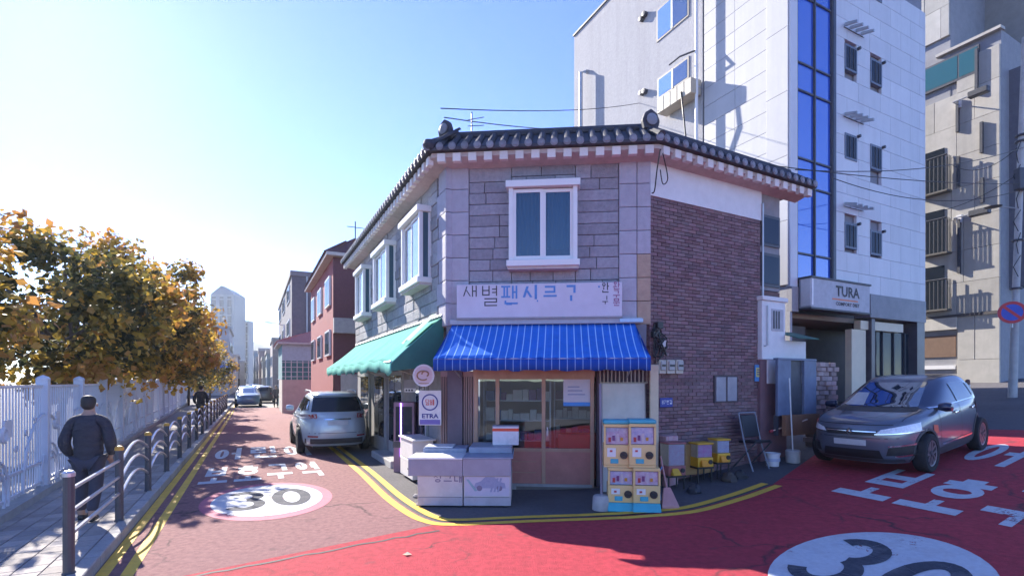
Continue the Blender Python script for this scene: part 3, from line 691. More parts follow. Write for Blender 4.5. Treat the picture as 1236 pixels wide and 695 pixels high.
for k in range(ng):
    a_ = gu0 + (gu1 - gu0) * k / ng
    fpiece('gate_slat', me_sl, gt, FRONT, a_, a_ + .022, .9 if k < 0 else fz0, fz1 - .02, -.09 + (k % 2) * .025, .03)
MB().fbox(FRONT, gu0, gu1, -.14, -.12, fz0, fz1).build('gate_backing', mat('dim_backing', (.2, .14, .14), .9), shop)
MB().fbox(FRONT, 0.0, WF - .05, -.2, .06, fz1 + .1, 3.02).build('lintel', mat('lintel_metal', (.2, .19, .23), .6), shop)
uG0, uG1 = FRONT.U(724), FRONT.U(783)
gr = MB().fbox(FRONT, uG0, uG1, -.06, -.03, FRONT.hit(750, 463)[1], FRONT.hit(750, 461)[1]).build('window_grille', mat('grille_metal', (.5, .42, .33), .5), shop)
for k in range(13):
    a_ = uG0 + (uG1 - uG0) * k / 12.5
    MB().fbox(FRONT, a_, a_ + .018, -.06, -.03, FRONT.hit(750, 462)[1], fz1 + .22).build('grille_bar', MATS['grille_metal'], gr)
# goods inside, seen through the glass
def goods(u0, u1, w, n, z0, z1, cols, nm, label):
    sh = thing(nm, label, 'shelf', FRONT.p((u0 + u1) / 2, w, .06))
    fr = MB()
    for a in (u0, u1 - .03): fr.fbox(FRONT, a, a + .03, w - .3, w, .06, z1)
    fr.build('upright', M_STEEL, sh)
    for j in range(4):
        zz = z0 + (z1 - z0) * j / 4
        MB().fbox(FRONT, u0 + .03, u1 - .03, w - .3, w, zz, zz + .02).build('shelf_board', M_STEEL, sh)
        u = u0 + .05
        while u < u1 - .12:
            l = ru(.08, .2); h = ru(.12, .28)
            MB().fbox(FRONT, u, min(u + l, u1 - .04), w - .25, w - .03 - ru(0, .06), zz + .021, zz + .02 + h).build('boxed_goods', mat('goods_%d' % int(rnd() * 7), hexc(random.choice(cols)), .5), sh)
            u += l + .015
goods(.45, 1.9, -1.5, 6, .3, 2.0, ['c9c4bc', 'b7453c', '3d6ea8', 'd9b84a', 'efe9df', '7c4a86'], 'shop_shelf', 'shelf of boxed goods behind the left glass of the shop door')
goods(1.95, 2.9, -2.2, 6, .3, 2.0, ['a33a32', 'c9c4bc', '98302c', 'd98a3a', '5f7fa0'], 'shop_shelf', 'shelf of red boxed goods behind the right door pane')
cnt = MB().fbox(FRONT, 2.05, 2.85, -1.25, -.8, .06, .95).build('shop_counter', mat('red_counter', (.4, .06, .05), .4), None, FRONT.p(2.4, -1, .06), bevel=.01)
tag(cnt, 'dark red shop counter standing just inside the glazed door', 'counter')
u0, z1 = FRONT.hit(680, 457); u1, z0 = FRONT.hit(713, 490)
po = thing('door_poster', 'white notice with a bright blue foot stuck inside the shop door pane', 'poster', FRONT.p((u0 + u1) / 2, -.07, z0))
MB().fbox(FRONT, u0, u1, -.074, -.066, z0 + .07, z1).build('sheet', mat('poster_paper', (.6, .55, .6), .6, (.5, .5, .58), 14, .6), po)
MB().fbox(FRONT, u0, u1, -.074, -.064, z0, z0 + .069).build('blue_strip', mat('poster_blue', (.06, .28, .72), .5), po)
for k in range(3): MB().fbox(FRONT, u0 + .08, u1 - .1 - .05 * k, -.066, -.062, z0 + .2 + k * .07, z0 + .222 + k * .07).build('print_line', mat('print_grey', (.3, .33, .5), .6), po)

# name board over the shop
u0, z1 = FRONT.hit(551, 343.5, .2); u1, z0 = FRONT.hit(751, 381.5, .2)
sb = thing('shop_signboard', 'long white shop signboard with peeling black and blue Hangul letters', 'signboard', FRONT.p((u0 + u1) / 2, 0, z0))
MB().fbox(FRONT, u0, u1, .035, .19, z0, z1).build('panel', mat('sign_face', (.62, .58, .66), .5, (.55, .51, .59), 4, .5, dirt=.3, dscale=1.5, dcol=(.5, .42, .46)), sb, bevel=.008)
MB().fbox(FRONT, u0 - .01, u1 + .01, .03, .2, z0 - .03, z0 - .001).build('bottom_trim', mat('sign_trim', (.3, .28, .3), .5), sb)
def sign_word(ch, px0, px1, py0, py1, t, mt, parent, fr=FRONT, w=.19, skip=(), name='lettering'):
    a, zt = fr.hit(px0, py0, w); b, zb = fr.hit(px1, py1, w); m = MB()
    for i, q in enumerate(syllable(ch, a, zb, b - a, zt - zb, t, t, skip)):
        m.quad(*[fr.p(x, w + .004 + .0004 * (i % 5), z) for x, z in q])
    return m.build(name, mt, parent)
M_LB = mat('letter_blue', (.1, .27, .6), .5); M_LK = mat('letter_black', (.05, .05, .06), .6); M_LP = mat('letter_plum', (.3, .1, .22), .6)
sign_word('새', 559, 576, 345, 358, .02, M_LK, sb); sign_word('별', 582, 600, 345, 366, .02, M_LK, sb)
sign_word('팬', 605, 625, 345, 367, .032, M_LB, sb); sign_word('시', 631, 649, 344, 361, .045, M_LB, sb)
sign_word('문', 656, 672, 345, 366, .034, M_LB, sb, skip=(1, 6, 7, 8)); sign_word('구', 682, 697, 344, 363, .04, M_LB, sb, skip=(3,))
sign_word('완', 726, 735, 341, 353, .018, M_LK, sb, skip=(3, 7, 22)); sign_word('구', 727, 734, 357, 367, .014, M_LK, sb, skip=(1,))
for k, ch in enumerate('완구문'): sign_word(ch, 740, 748, 340 + k * 10, 349 + k * 10, .016, M_LP, sb)
for (px0, px1, py0, py1) in ((611, 618, 366, 368), (648, 649.5, 362, 364), (722, 724, 345, 347)):
    a, zt = FRONT.hit(px0, py0, .19); b, zb = FRONT.hit(px1, py1, .19); MB().fbox(FRONT, a, b, .19, .194, zb, zt).build('peeled_scrap', M_LB, sb)
# grey roller housing under the board
MB().fbox(FRONT, FRONT.U(543, .15), FRONT.U(775, .15), .03, .16, FRONT.hit(650, 391, .15)[1], FRONT.hit(650, 384.5, .15)[1]).build('awning_housing', mat('grey_housing', (.42, .44, .5), .5), shop, bevel=.01)
MB().fbox(FRONT, FRONT.U(748, .17), FRONT.U(776, .17), .161, .2, FRONT.hit(650, 390, .15)[1], FRONT.hit(650, 386, .15)[1]).build('housing_cover', mat('pale_blue_plastic', (.45, .65, .82), .5), shop)

# blue striped awning
PW = 1.15
a0, a1 = FRONT.U(546, .1), FRONT.U(766, .1); b0, b1 = FRONT.U(523, PW), FRONT.U(785.5, PW)
zt_, zb_ = FRONT.hit(650, 391, .1)[1], FRONT.hit(650, 431.5, PW)[1]
M_BLUE = stripe_mat('blue_striped_cloth', (.045, .19, .66), (.36, .58, .82), .125, .016, uF)
aw = thing('blue_awning', 'royal blue striped cloth awning over the shop door', 'awning', FRONT.p(WF / 2, 0, zb_))
rows = []
for i in range(9):
    t = i / 8; w = .1 + (PW - .1) * t; row = []
    for j in range(41):
        s = j / 40; u = (a0 + (a1 - a0) * s) * (1 - t) + (b0 + (b1 - b0) * s) * t
        zz = zt_ + (zb_ - zt_) * t - .05 * math.sin(math.pi * t) + .008 * math.sin(j * 2.1 + t * 4) - .012 * math.sin(math.pi * ((s * 4) % 1)) * t
        row.append(FRONT.p(u, w, zz))
    rows.append(row)
top = MB().grid(rows).build('canopy', M_BLUE, aw, smooth=True)
sm = top.modifiers.new('thick', 'SOLIDIFY'); sm.thickness = .006
rows2 = [rows[-1], [p - Z3 * .09 + nF * .012 for p in rows[-1]], [p - Z3 * (.2 + .012 * math.sin(i * 1.3)) + nF * .004 for i, p in enumerate(rows[-1])]]
va = MB().grid(rows2).build('valance', stripe_mat('blue_valance_cloth', (.02, .075, .36), (.2, .36, .62), .125, .012, uF), aw, smooth=True)
va.modifiers.new('thick', 'SOLIDIFY').thickness = .005
MB().tube([FRONT.p(b0, PW - .01, zb_ - .02), FRONT.p(b1, PW - .01, zb_ - .02)], .018, 6).build('front_bar', M_STEEL, aw)
for u in (a0 + .12, a1 - .12): MB().tube([FRONT.p(u, .0, zb_ - .3), FRONT.p(u, PW - .03, zb_ - .02)], .014, 6).build('arm', M_STEEL, aw)
for a, b in ((a0, b0), (a1, b1)):
    MB().add([FRONT.p(a, .1, zt_), FRONT.p(b, PW, zb_), FRONT.p((a + b) / 2, .1, zb_ + .1)], [(0, 1, 2)]).build('end_cloth', MATS['blue_valance_cloth'], aw)

# green awning along the side wall
GW, gza, gzb = 1.02, 3.22, 2.42
gn0, gn1 = .12, WL - .3
M_GREEN = stripe_mat('green_awning_cloth', (.14, .43, .36), (.2, .5, .43), .6, .02, L2)
ga = thing('green_awning', 'faded green cloth awning with scalloped valance along the side of the shop', 'awning', LEFT.p(WL / 2, 0, gzb))
rows = []
for i in range(11):
    t = i / 10; w = .03 + (GW - .03) * t; row = []
    for j in range(61):
        s = j / 60; u = gn0 + (gn1 - gn0) * s
        zz = gza + (gzb - gza) * (t ** 1.05) + .02 * math.sin(j * .8 + t * 3) * t - .03 * math.sin(math.pi * t) - .03 * math.sin(math.pi * ((s * 5) % 1)) * t
        if s < .1: zz -= .1 * (1 - s / .1) * t * t
        row.append(LEFT.p(u, w, zz))
    rows.append(row)
top = MB().grid(rows).build('canopy', M_GREEN, ga, smooth=True); top.modifiers.new('thick', 'SOLIDIFY').thickness = .006
rows2 = [rows[-1], [p - Z3 * .1 for p in rows[-1]], [p - Z3 * (.17 + .05 * abs(math.sin(i * .9))) for i, p in enumerate(rows[-1])]]
va = MB().grid(rows2).build('valance', M_GREEN, ga, smooth=True); va.modifiers.new('thick', 'SOLIDIFY').thickness = .005
m = MB()
side = [r[0] for r in rows]
m.add([LEFT.p(gn0, .03, gzb - .12)] + side + [side[-1] - Z3 * .14], [tuple(range(len(side) + 2))]).build('end_cloth', mat('shaded_green_cloth', (.035, .16, .13), .8, scale=6), ga)  # end gusset: awning green darkened, its shade put into the colour
MB().tube([LEFT.p(gn0, .05, gza + .02), LEFT.p(gn1, .05, gza + .02)], .03, 6).build('wall_bar', M_STEEL, ga)
flap = MB().grid([[LEFT.p(.1 + .55 * i / 6, .2 + .5 * j / 4, 3.24 - .5 * j / 4 + .03 * math.sin(i)) for j in range(5)] for i in range(7)]).build('folded_flap', mat('faded_mint_cloth', (.16, .4, .33), .8, (.12, .34, .28), 5), ga)
MB().tube([LEFT.p(gn0 + .1, GW - .02, gzb - .06), LEFT.p(gn1, GW - .02, gzb - .06)], .018, 6).build('front_bar', M_STEEL, ga)
for u in (1.5, 4.5, 7.5): MB().tube([LEFT.p(u, .0, gzb - .35), LEFT.p(u, GW - .03, gzb - .06)], .014, 6).build('arm', M_STEEL, ga)
# side shopfront under the green awning
for k, (p0, p1) in enumerate(((1.35, 2.15), (3.3, 4.7), (5.2, 6.6), (7.4, 8.8))):
    d = MB().fbox(LEFT, p0, p1, -.06, .0, .05, 2.25).build('side_door', mat('side_door_metal', (.42, .43, .44), .5), shop)
    MB().fbox(LEFT, p0 + .08, (p0 + p1) / 2 - .03, -.0, .012, .45, 2.15).build('pane', M_GLASSD, d)
    MB().fbox(LEFT, (p0 + p1) / 2 + .03, p1 - .08, -.0, .012, .45, 2.15).build('pane', M_GLASSD, d)
MB().fbox(LEFT, 2.7, 4.9, .0, .42, -.05, .16).build('door_step', M_CONC, shop, bevel=.02)
# ------------------------------------------------------------------ things standing round the shop
def disc(mb, o, d, r, t, n=28, r0=None):
    d = V(d).normalized(); s = V((-d.y, d.x, 0)).normalized() if abs(d.z) < .9 else V((1, 0, 0)); upv = s.cross(d) * -1
    o = V(o)
    if r0 is None: return mb.lathe([(.0005, 0), (r, 0), (r, t), (.0005, t)], o, n, (s, upv, d))
    rows = [[o + (s * math.cos(q) + upv * math.sin(q)) * rr + d * tt for q in [2 * math.pi * k / n for k in range(n)]] for rr, tt in ((r0, 0), (r, 0), (r, t), (r0, t), (r0, 0))]
    return mb.grid(rows, True)
def text_obj(txt, size, mt, parent, o, ux, uz, name='lettering', bold=0.0, align='CENTER', xs=1.0):
    cu = bpy.data.curves.new('t', 'FONT'); cu.body = txt; cu.size = size; cu.align_x = align; cu.align_y = 'CENTER'; cu.offset = bold; cu.resolution_u = 2
    ob = bpy.data.objects.new('t', cu); COL.objects.link(ob)
    dg = bpy.context.evaluated_depsgraph_get(); me = bpy.data.meshes.new_from_object(ob.evaluated_get(dg))
    bpy.data.objects.remove(ob); bpy.data.curves.remove(cu)
    n = ux.cross(uz)
    for v in me.vertices: v.co = o + ux * v.co.x * xs + uz * v.co.y - ORG[parent.name]
    me.materials.clear(); me.name = name
    return link(name, me, mt, parent, ORG[parent.name], recalc=False)

# white cupboard against the side wall
M_CAB = mat('white_cabinet_laminate', (.7, .68, .68), .5, (.62, .6, .6), 5, .5, dirt=.35, dscale=2, dcol=(.5, .44, .42))
M_CABP = mat('pinkish_cabinet_laminate', (.62, .56, .55), .5, (.54, .48, .48), 5, .5, dirt=.3, dscale=2)
M_CTOP = mat('blue_grey_worktop', (.3, .33, .42), .45, (.23, .26, .34), 6, .5, dirt=.25, dscale=3)
CB = Frame(AB(*A2(ground(498, 583))), L2, -N2)
c = thing('side_cupboard', 'tall white cupboard with a chipped side against the stone side wall', 'cabinet', CB.p(.5, -.2, 0))
MB().fbox(CB, 0, .95, -.42, 0, .06, .42).build('lower_box', M_CAB, c, bevel=.006)
MB().fbox(CB, .0, .95, -.42, 0, .43, .82).build('upper_box', M_CAB, c, bevel=.006)
MB().fbox(CB, -.12, 1.0, -.44, .03, .822, .86).build('top_board', M_CAB, c, bevel=.006)
for a in (.08, .8): MB().fbox(CB, a, a + .06, -.35, -.08, -.02, .06).build('foot', M_BLACK, c)
MB().fbox(CB, .3, .36, .0, .006, .22, .25).build('hole', M_BLACK, c)
# worktop base units in front of the corner
gA = ground(503, 612); CU = Frame((gA.x, gA.y), (1, -.02, 0), (-.02, -1, 0)); wU = CU.U(617); dU = .95
def base_unit(name, label, u0, u1, left, zt):
    t = thing(name, label, 'cabinet', CU.p((u0 + u1) / 2, -.4, 0), group=None)
    MB().fbox(CU, u0 + .01, u1 - .005, -dU, -.03, .03, .5).build('carcass', M_CABP, t, bevel=.004)
    MB().fbox(CU, u0 + .012, u1 - .008, -.03, 0, .17, .5).build('door', M_CABP, t, bevel=.004)
    MB().fbox(CU, u0 + .012, u1 - .008, -.03, -.004, .03, .163).build('plinth', mat('grey_plinth', (.5, .45, .49), .5, dirt=.3, dscale=2), t, bevel=.004)
    MB().fbox(CU, u0 - (.13 if left else 0) , u1 - .005, -.62, .035, .505, zt).build('apron', mat('mauve_apron', (.34, .32, .38), .5, (.28, .26, .31), 5), t, bevel=.004)
    return t
mid = wU * .49
t1 = base_unit('worktop_unit', 'left white base unit lettered with Hangul, its sunlit top overhanging the end', 0, mid, True, .76)
t2 = base_unit('worktop_unit', 'right white base unit with a faded picture of a car on its door', mid, wU, False, .775)
MB().fbox(CU, -.14, mid - .005, -.6, .04, .762, .79).build('top', M_CAB, t1, bevel=.005)
MB().fbox(CU, -.02, mid - .01, -1.1, -.61, .505, .86).build('rear_box', M_CTOP, t1, bevel=.006)
MB().fbox(CU, .0, mid * .66, -1.08, -.64, .861, .885).build('rear_lid', M_CAB, t1, bevel=.005)
MB().fbox(CU, mid, wU + .03, -1.1, .04, .777, .80).build('top', M_CTOP, t2, bevel=.005)
MB().fbox(CU, mid + .05, wU, -1.2, -.45, .801, .9).build('rear_ledge', M_CTOP, t2, bevel=.006)
for u in (.1, mid - .1): MB().fbox(CU, u, u + .05, -.4, -.1, -.02, .03).build('foot', M_BLACK, t1)
for u in (mid + .1, wU - .12): MB().fbox(CU, u, u + .05, -.4, -.1, -.02, .03).build('foot', M_BLACK, t2)
M_INK = mat('faded_ink', (.24, .19, .28), .6)
for k, ch in enumerate('싱크대'):
    m = MB(); x0 = mid * .36 + k * .165
    for i, q in enumerate(syllable(ch, x0, .4, .13, .15, .018, .018)):
        m.quad(*[CU.p(x, .003 + .0003 * (i % 5), min(z, .498)) for x, z in q])
    m.build('lettering', M_INK, t1)
# faded car picture on the right door: panel with a car outline and wheel
pu0, pu1 = mid + .03, wU - .03
MB().fbox(CU, pu0, pu1, .0, .003, .19, .49).build('picture', mat('faded_print', (.58, .5, .58), .6, (.5, .45, .54), 9, .6), t2)
car_pts = [(.2, .12), (.24, .2), (.36, .23), (.46, .3), (.66, .3), (.76, .23), (.9, .2), (.92, .12)]
MB().prism([CU.p(pu0 + (pu1 - pu0) * x, .0035, .19 + z) for x, z in car_pts], CU.n * .001).build('picture_car', mat('faded_blue_print', (.27, .27, .4), .6, (.36, .35, .47), 22, .6), t2)
for x in (.33, .78): disc(MB(), CU.p(pu0 + (pu1 - pu0) * x, .0046, .31), CU.n, .045, .001, 16).build('picture_wheel', M_INK, t2)
for k in range(3): MB().prism([CU.p(pu0 + .4 + k * .055, .0048, .25), CU.p(pu0 + .43 + k * .055, .0048, .25), CU.p(pu0 + .48 + k * .055, .0048, .47), CU.p(pu0 + .45 + k * .055, .0048, .47)], CU.n * .001).build('picture_streak', MATS['faded_blue_print'], t2)
MB().prism([CU.p(pu0 + .02, .0036, .45), CU.p(pu0 + .06, .0036, .45), CU.p(pu0 + .2, .0036, .27), CU.p(pu0 + .16, .0036, .26)], CU.n * .001).build('picture_streak', mat('faded_teal_print', (.3, .42, .46), .6), t2)
# striped carton on top
bx = Frame((CU.p(0, -.75, 0).x, CU.p(0, -.75, 0).y), (1, -.03, 0), (-.03, -1, 0)); k0, k1 = bx.U(594.5), bx.U(626)
c = thing('striped_carton', 'white carton with an orange red band standing on the worktop units', 'carton', bx.p((k0 + k1) / 2, -.12, .9))
MB().fbox(bx, k0, k1, -.26, 0, .902, 1.22).build('box', mat('white_card', (.72, .7, .74), .6, dirt=.2, dscale=3), c, bevel=.005)
MB().fbox(bx, k0 - .002, k1 + .002, -.262, .002, 1.14, 1.19).build('band', mat('orange_red_band', (.8, .09, .04), .5), c)
MB().fbox(bx, k0 - .004, k1 + .004, -.264, .004, 1.221, 1.232).build('lid', M_CTOP, c)
# small debris and a low pale kerb block on the asphalt by the corner
cpts = [ground(466, 560), ground(478, 566), ground(502, 600), ground(506, 610), ground(496, 590)]
for i, p in enumerate(cpts[1:4]):
    o = MB().lathe([(.001, 0), (.05, .005), (.06, .03), (.03, .06), (.001, .065)], p, 7).build('rubble_lump', M_CONC, None, p); tag(o, ['small pale rubble lump beside the white cupboard foot', 'broken pale rubble lump between cupboard and worktop unit', 'crumbled rubble lump beside the lettered worktop unit'][i], 'rubble')
o = MB().fbox(Frame(AB(*A2(ground(470, 555))), L2, -N2), 0, .9, -.3, 0, -.02, .13).build('doorstep_block', M_CONC, None, ground(470, 555), bevel=.02); tag(o, 'low pale concrete block on the asphalt beside the white cupboard', 'concrete block')

# round sign and white plate sign on the corner
cp = FRONT.p(FRONT.U(512, .35), .35, FRONT.hit(512, 453, .35)[1])
rs = thing('round_sign', 'round pale pink sign with a brown curled emblem hung under the green awning', 'sign', cp)
disc(MB(), cp, nF, .2, .04, 36).build('disc', mat('pale_pink_sign', (.62, .48, .5), .5, (.55, .4, .42), 5), rs)
disc(MB(), cp + nF * .04, nF, .2, .006, 36, .17).build('rim', mat('sign_white', (.7, .66, .68), .5), rs)
M_BRN = mat('brown_emblem', (.36, .2, .11), .5); sx_ = V((-nF.y, nF.x, 0))
for r_, a0_, a1_, ox, oz in ((.11, 20, 310, -.01, .0), (.06, -60, 200, .03, .03)):
    MB().tube([cp + nF * .045 + sx_ * (ox + r_ * math.cos(math.radians(a))) + Z3 * (oz + r_ * .75 * math.sin(math.radians(a))) for a in range(a0_, a1_, 12)], .013, 6).build('emblem', M_BRN, rs)
MB().fbox(Frame((cp.x, cp.y), uF, nF), -.1, .1, .04, .046, cp.z - .15, cp.z - .135).build('underline', M_BRN, rs)
MB().tube([cp - nF * .0, cp - nF * .36], .012, 6).build('bracket', M_STEEL, rs)
w_ = .12; u0, z1 = FRONT.hit(505.5, 471, w_); u1, z0 = FRONT.hit(532.5, 513, w_)
ps = thing('plate_sign', 'white rectangular sign with a dark blue ring, red letters and ETRA lettering', 'sign', FRONT.p((u0 + u1) / 2, w_, z0))
MB().fbox(FRONT, u0, u1, w_ - .03, w_, z0, z1).build('plate', mat('sign_white', (.7, .66, .68), .5), ps, bevel=.004)
ce = FRONT.p((u0 + u1) / 2, w_, z0 + (z1 - z0) * .66)
M_NAVY = mat('navy_print', (.06, .06, .25), .5)
disc(MB(), ce, nF, .155, .004, 36, .13).build('ring', M_NAVY, ps)
for k, ch in enumerate('담배'):
    m = MB()
    for i, q in enumerate(syllable(ch, -.085 + k * .09, -.055, .078, .11, .013, .013)): m.quad(*[ce + uF * x + nF * (.004 + .0003 * (i % 5)) + Z3 * z for x, z in q])
    m.build('lettering', mat('sign_red', (.62, .12, .1), .5), ps)
text_obj('ETRA', .11, M_NAVY, ps, FRONT.p((u0 + u1) / 2, w_ + .004, z0 + (z1 - z0) * .26), uF, Z3, bold=.004, xs=1.2)
MB().fbox(FRONT, u0 + .02, u1 - .02, w_, w_ + .004, z0 + .015, z0 + (z1 - z0) * .16).build('footer', mat('violet_print', (.17, .13, .42), .5), ps)
MB().fbox(FRONT, u0 + .1, u1 - .1, -.3, w_ - .03, z1 - .1, z1 - .07).build('bracket', M_STEEL, ps)
# arcade cabinet with a violet tube by the side wall
FA = Frame(LEFT.p(1.95, .12, 0), uF, nF); a0_, z1_ = FA.hit(475, 485); a1_, _ = FA.hit(500, 485)
ar = thing('arcade_cabinet', 'dim pink arcade cabinet with a glowing violet edge tube under the green awning', 'arcade machine', FA.p((a0_ + a1_) / 2, -.2, 0))
MB().fbox(FA, a0_, a1_, -.5, 0, 0, z1_).build('body', mat('dim_pink_panel', (.3, .19, .25), .6, (.22, .14, .19), 4), ar, bevel=.01)
MB().fbox(FA, a0_ + .05, a1_ - .05, 0, .01, .7, z1_ - .1).build('glass', M_GLASSD, ar)
MB().fbox(FA, a0_ + .16, a0_ + .185, .011, .03, .35, z1_ - .02).build('neon_tube', mat('violet_neon', (.45, .18, 1.0), .4, emit=2.0), ar)
MB().fbox(FA, a0_, a1_, -.4, .04, .55, .68).build('control_shelf', M_DARKM, ar)
nb = Frame(LEFT.p(1.6, .15, 0), uF, nF); u0, z1 = nb.hit(488, 458); u1, z0 = nb.hit(502, 473)
o = thing('hanging_notice', 'small grey hanging notice with white lettering above the arcade cabinet', 'sign', nb.p((u0 + u1) / 2, 0, z0))
MB().fbox(nb, u0, u1, -.02, 0, z0, z1).build('board', mat('grey_notice', (.3, .29, .31), .6), o); MB().fbox(nb, u0, u1, 0, .006, z0, z0 + .08).build('strip', M_WHITE, o)
for k in range(3): MB().fbox(nb, u0 + .03 + k * .06, u0 + .07 + k * .06, .0062, .009, z0 + .02, z0 + .06).build('lettering', M_DARKM, o)
MB().tube([nb.p((u0 + u1) / 2, -.01, z1), nb.p((u0 + u1) / 2, -.01, 2.5)], .008, 5).build('hanger', M_STEEL, o)

# capsule toy machines
M_CREAM = mat('cream_plastic', (.72, .52, .24), .4, (.66, .47, .2), 5); M_TEAL = mat('teal_plastic', (.05, .4, .52), .4); M_DISP = mat('display_card', (.74, .77, .82), .5, (.3, .38, .65), 14, .8)
M_DISP2 = mat('display_card_pink', (.74, .78, .84), .5, (.45, .3, .45), 14, .6)
M_CLEARP = glass_mat('clear_plastic', (.9, .93, .95), .3, body=.03, gain=.3)
M_YEL = mat('yellow_plastic', (.75, .42, .03), .4); M_REDP = mat('red_plastic', (.5, .06, .07), .4)
def capsule_machine(name, label, loc, rz, w, d, h, body, cardm, base, group=None):
    """local: x across, -y is the front"""
    t = thing(name, label, 'toy machine', loc, group, local=True, rot=Matrix.Rotation(rz, 3, 'Z'))
    zb = .03 + (.10 if base else 0); x0, x1 = -w / 2, w / 2
    if base: MB().add([(x0 - .01, -d / 2 - .05, 0), (x1 + .01, -d / 2 - .05, 0), (x1 + .01, d / 2, 0), (x0 - .01, d / 2, 0), (x0, -d / 2, zb), (x1, -d / 2, zb), (x1, d / 2, zb), (x0, d / 2, zb)], [(0, 3, 2, 1), (4, 5, 6, 7), (0, 1, 5, 4), (1, 2, 6, 5), (2, 3, 7, 6), (3, 0, 4, 7)]).build('base', M_TEAL, t, bevel=.01)
    else: MB().box(x0, x1, -d / 2, d / 2, 0, zb).build('base', M_CREAM, t)
    z1 = h; zm = zb + (h - zb) * .5
    MB().box(x0, x1, -d / 2, d / 2, zb, zm).build('coin_box', body, t, bevel=.012, seg=2)
    MB().box(x0 + .015, x1 - .015, -d / 2 + .04, d / 2 - .02, zm, z1 - .05).build('capsule_bin', mat('bin_dark', (.12, .13, .2), .5), t)
    MB().box(x0, x1, -d / 2, d / 2, z1 - .05, z1).build('cap', body if base != 2 else M_TEAL, t, bevel=.012, seg=2)
    for xx in (x0, x1 - .03): MB().box(xx, xx + .03, -d / 2, -d / 2 + .03, zm, z1 - .05).build('corner_post', body, t)
    MB().add([(x0 + .035, -d / 2 + .02, zm + .01), (x1 - .035, -d / 2 + .02, zm + .01), (x1 - .035, -d / 2 + .032, z1 - .06), (x0 + .035, -d / 2 + .032, z1 - .06)], [(0, 1, 2, 3)]).build('display_card', cardm, t)
    for q in range(4):
        xx = x0 + .07 + q * (w - .16) / 4
        MB().box(xx, xx + (w - .2) / 5, -d / 2 + .012, -d / 2 + .019, zm + .04 + .02 * (q % 2), zm + .11 + .03 * (q % 3)).build('toy_picture', [M_REDP, M_NAVY, M_WHITE, M_YEL][q], t)
    MB().box(x0 + .03, x1 - .03, -d / 2 - .004, -d / 2 + .002, zm + .005, z1 - .055).build('window', M_CLEARP, t)
    MB().box(x0 + .05, x0 + w * .45, -d / 2 - .008, -d / 2, zb + .13, zm - .05).build('price_label', M_WHITE, t)
    MB().box(x0 + .09, x0 + .13, -d / 2 - .012, -d / 2 - .008, zm - .11, zm - .08).build('price_mark', M_REDP, t)
    disc(MB(), (x1 - .1, -d / 2, (zb + zm) / 2), (0, -1, 0), .058, .02, 20).build('crank_plate', M_BLACK, t)
    MB().box(x1 - .145, x1 - .055, -d / 2 - .045, -d / 2 - .02, (zb + zm) / 2 - .012, (zb + zm) / 2 + .012).build('crank', M_BLACK, t, bevel=.004)
    MB().box(x0 + .1, x0 + .22, -d / 2 - .014, -d / 2, zb + .03, zb + .1).build('chute', M_TEAL, t, bevel=.006)
    return t
gp = [ground(752, 617), ground(783, 618)]
lab = [['lower capsule toy machine on the teal foot beside the concrete stand', 'upper capsule toy machine with a teal cap above the one beside the concrete stand'],
       ['lower capsule toy machine on the teal foot beside the pink dustpan', 'upper capsule toy machine with a teal cap on the stack beside the pink dustpan']]
for k, g in enumerate(gp):
    p = V((g.x, g.y + .2, g.z))
    for j in range(2):
        q = p + Z3 * (.665 * j) + V((-.06 * j, .02 * j, 0))
        capsule_machine('capsule_machine', lab[k][j], q, math.radians(-7), .4, .36, .66, M_CREAM, M_DISP if (k + j) % 2 == 0 else M_DISP2, 1 if j == 0 else 2 if False else 0, 'capsule machines at the shop front')
        if j == 1:
            o = MB().box(-.205, .205, -.19, .19, 0, .06).build('top_cap', M_TEAL, None, bevel=.015); o.parent = [x for x in COL.objects if x.get('label') == lab[k][1]][0]; o.location = (0, 0, .661)
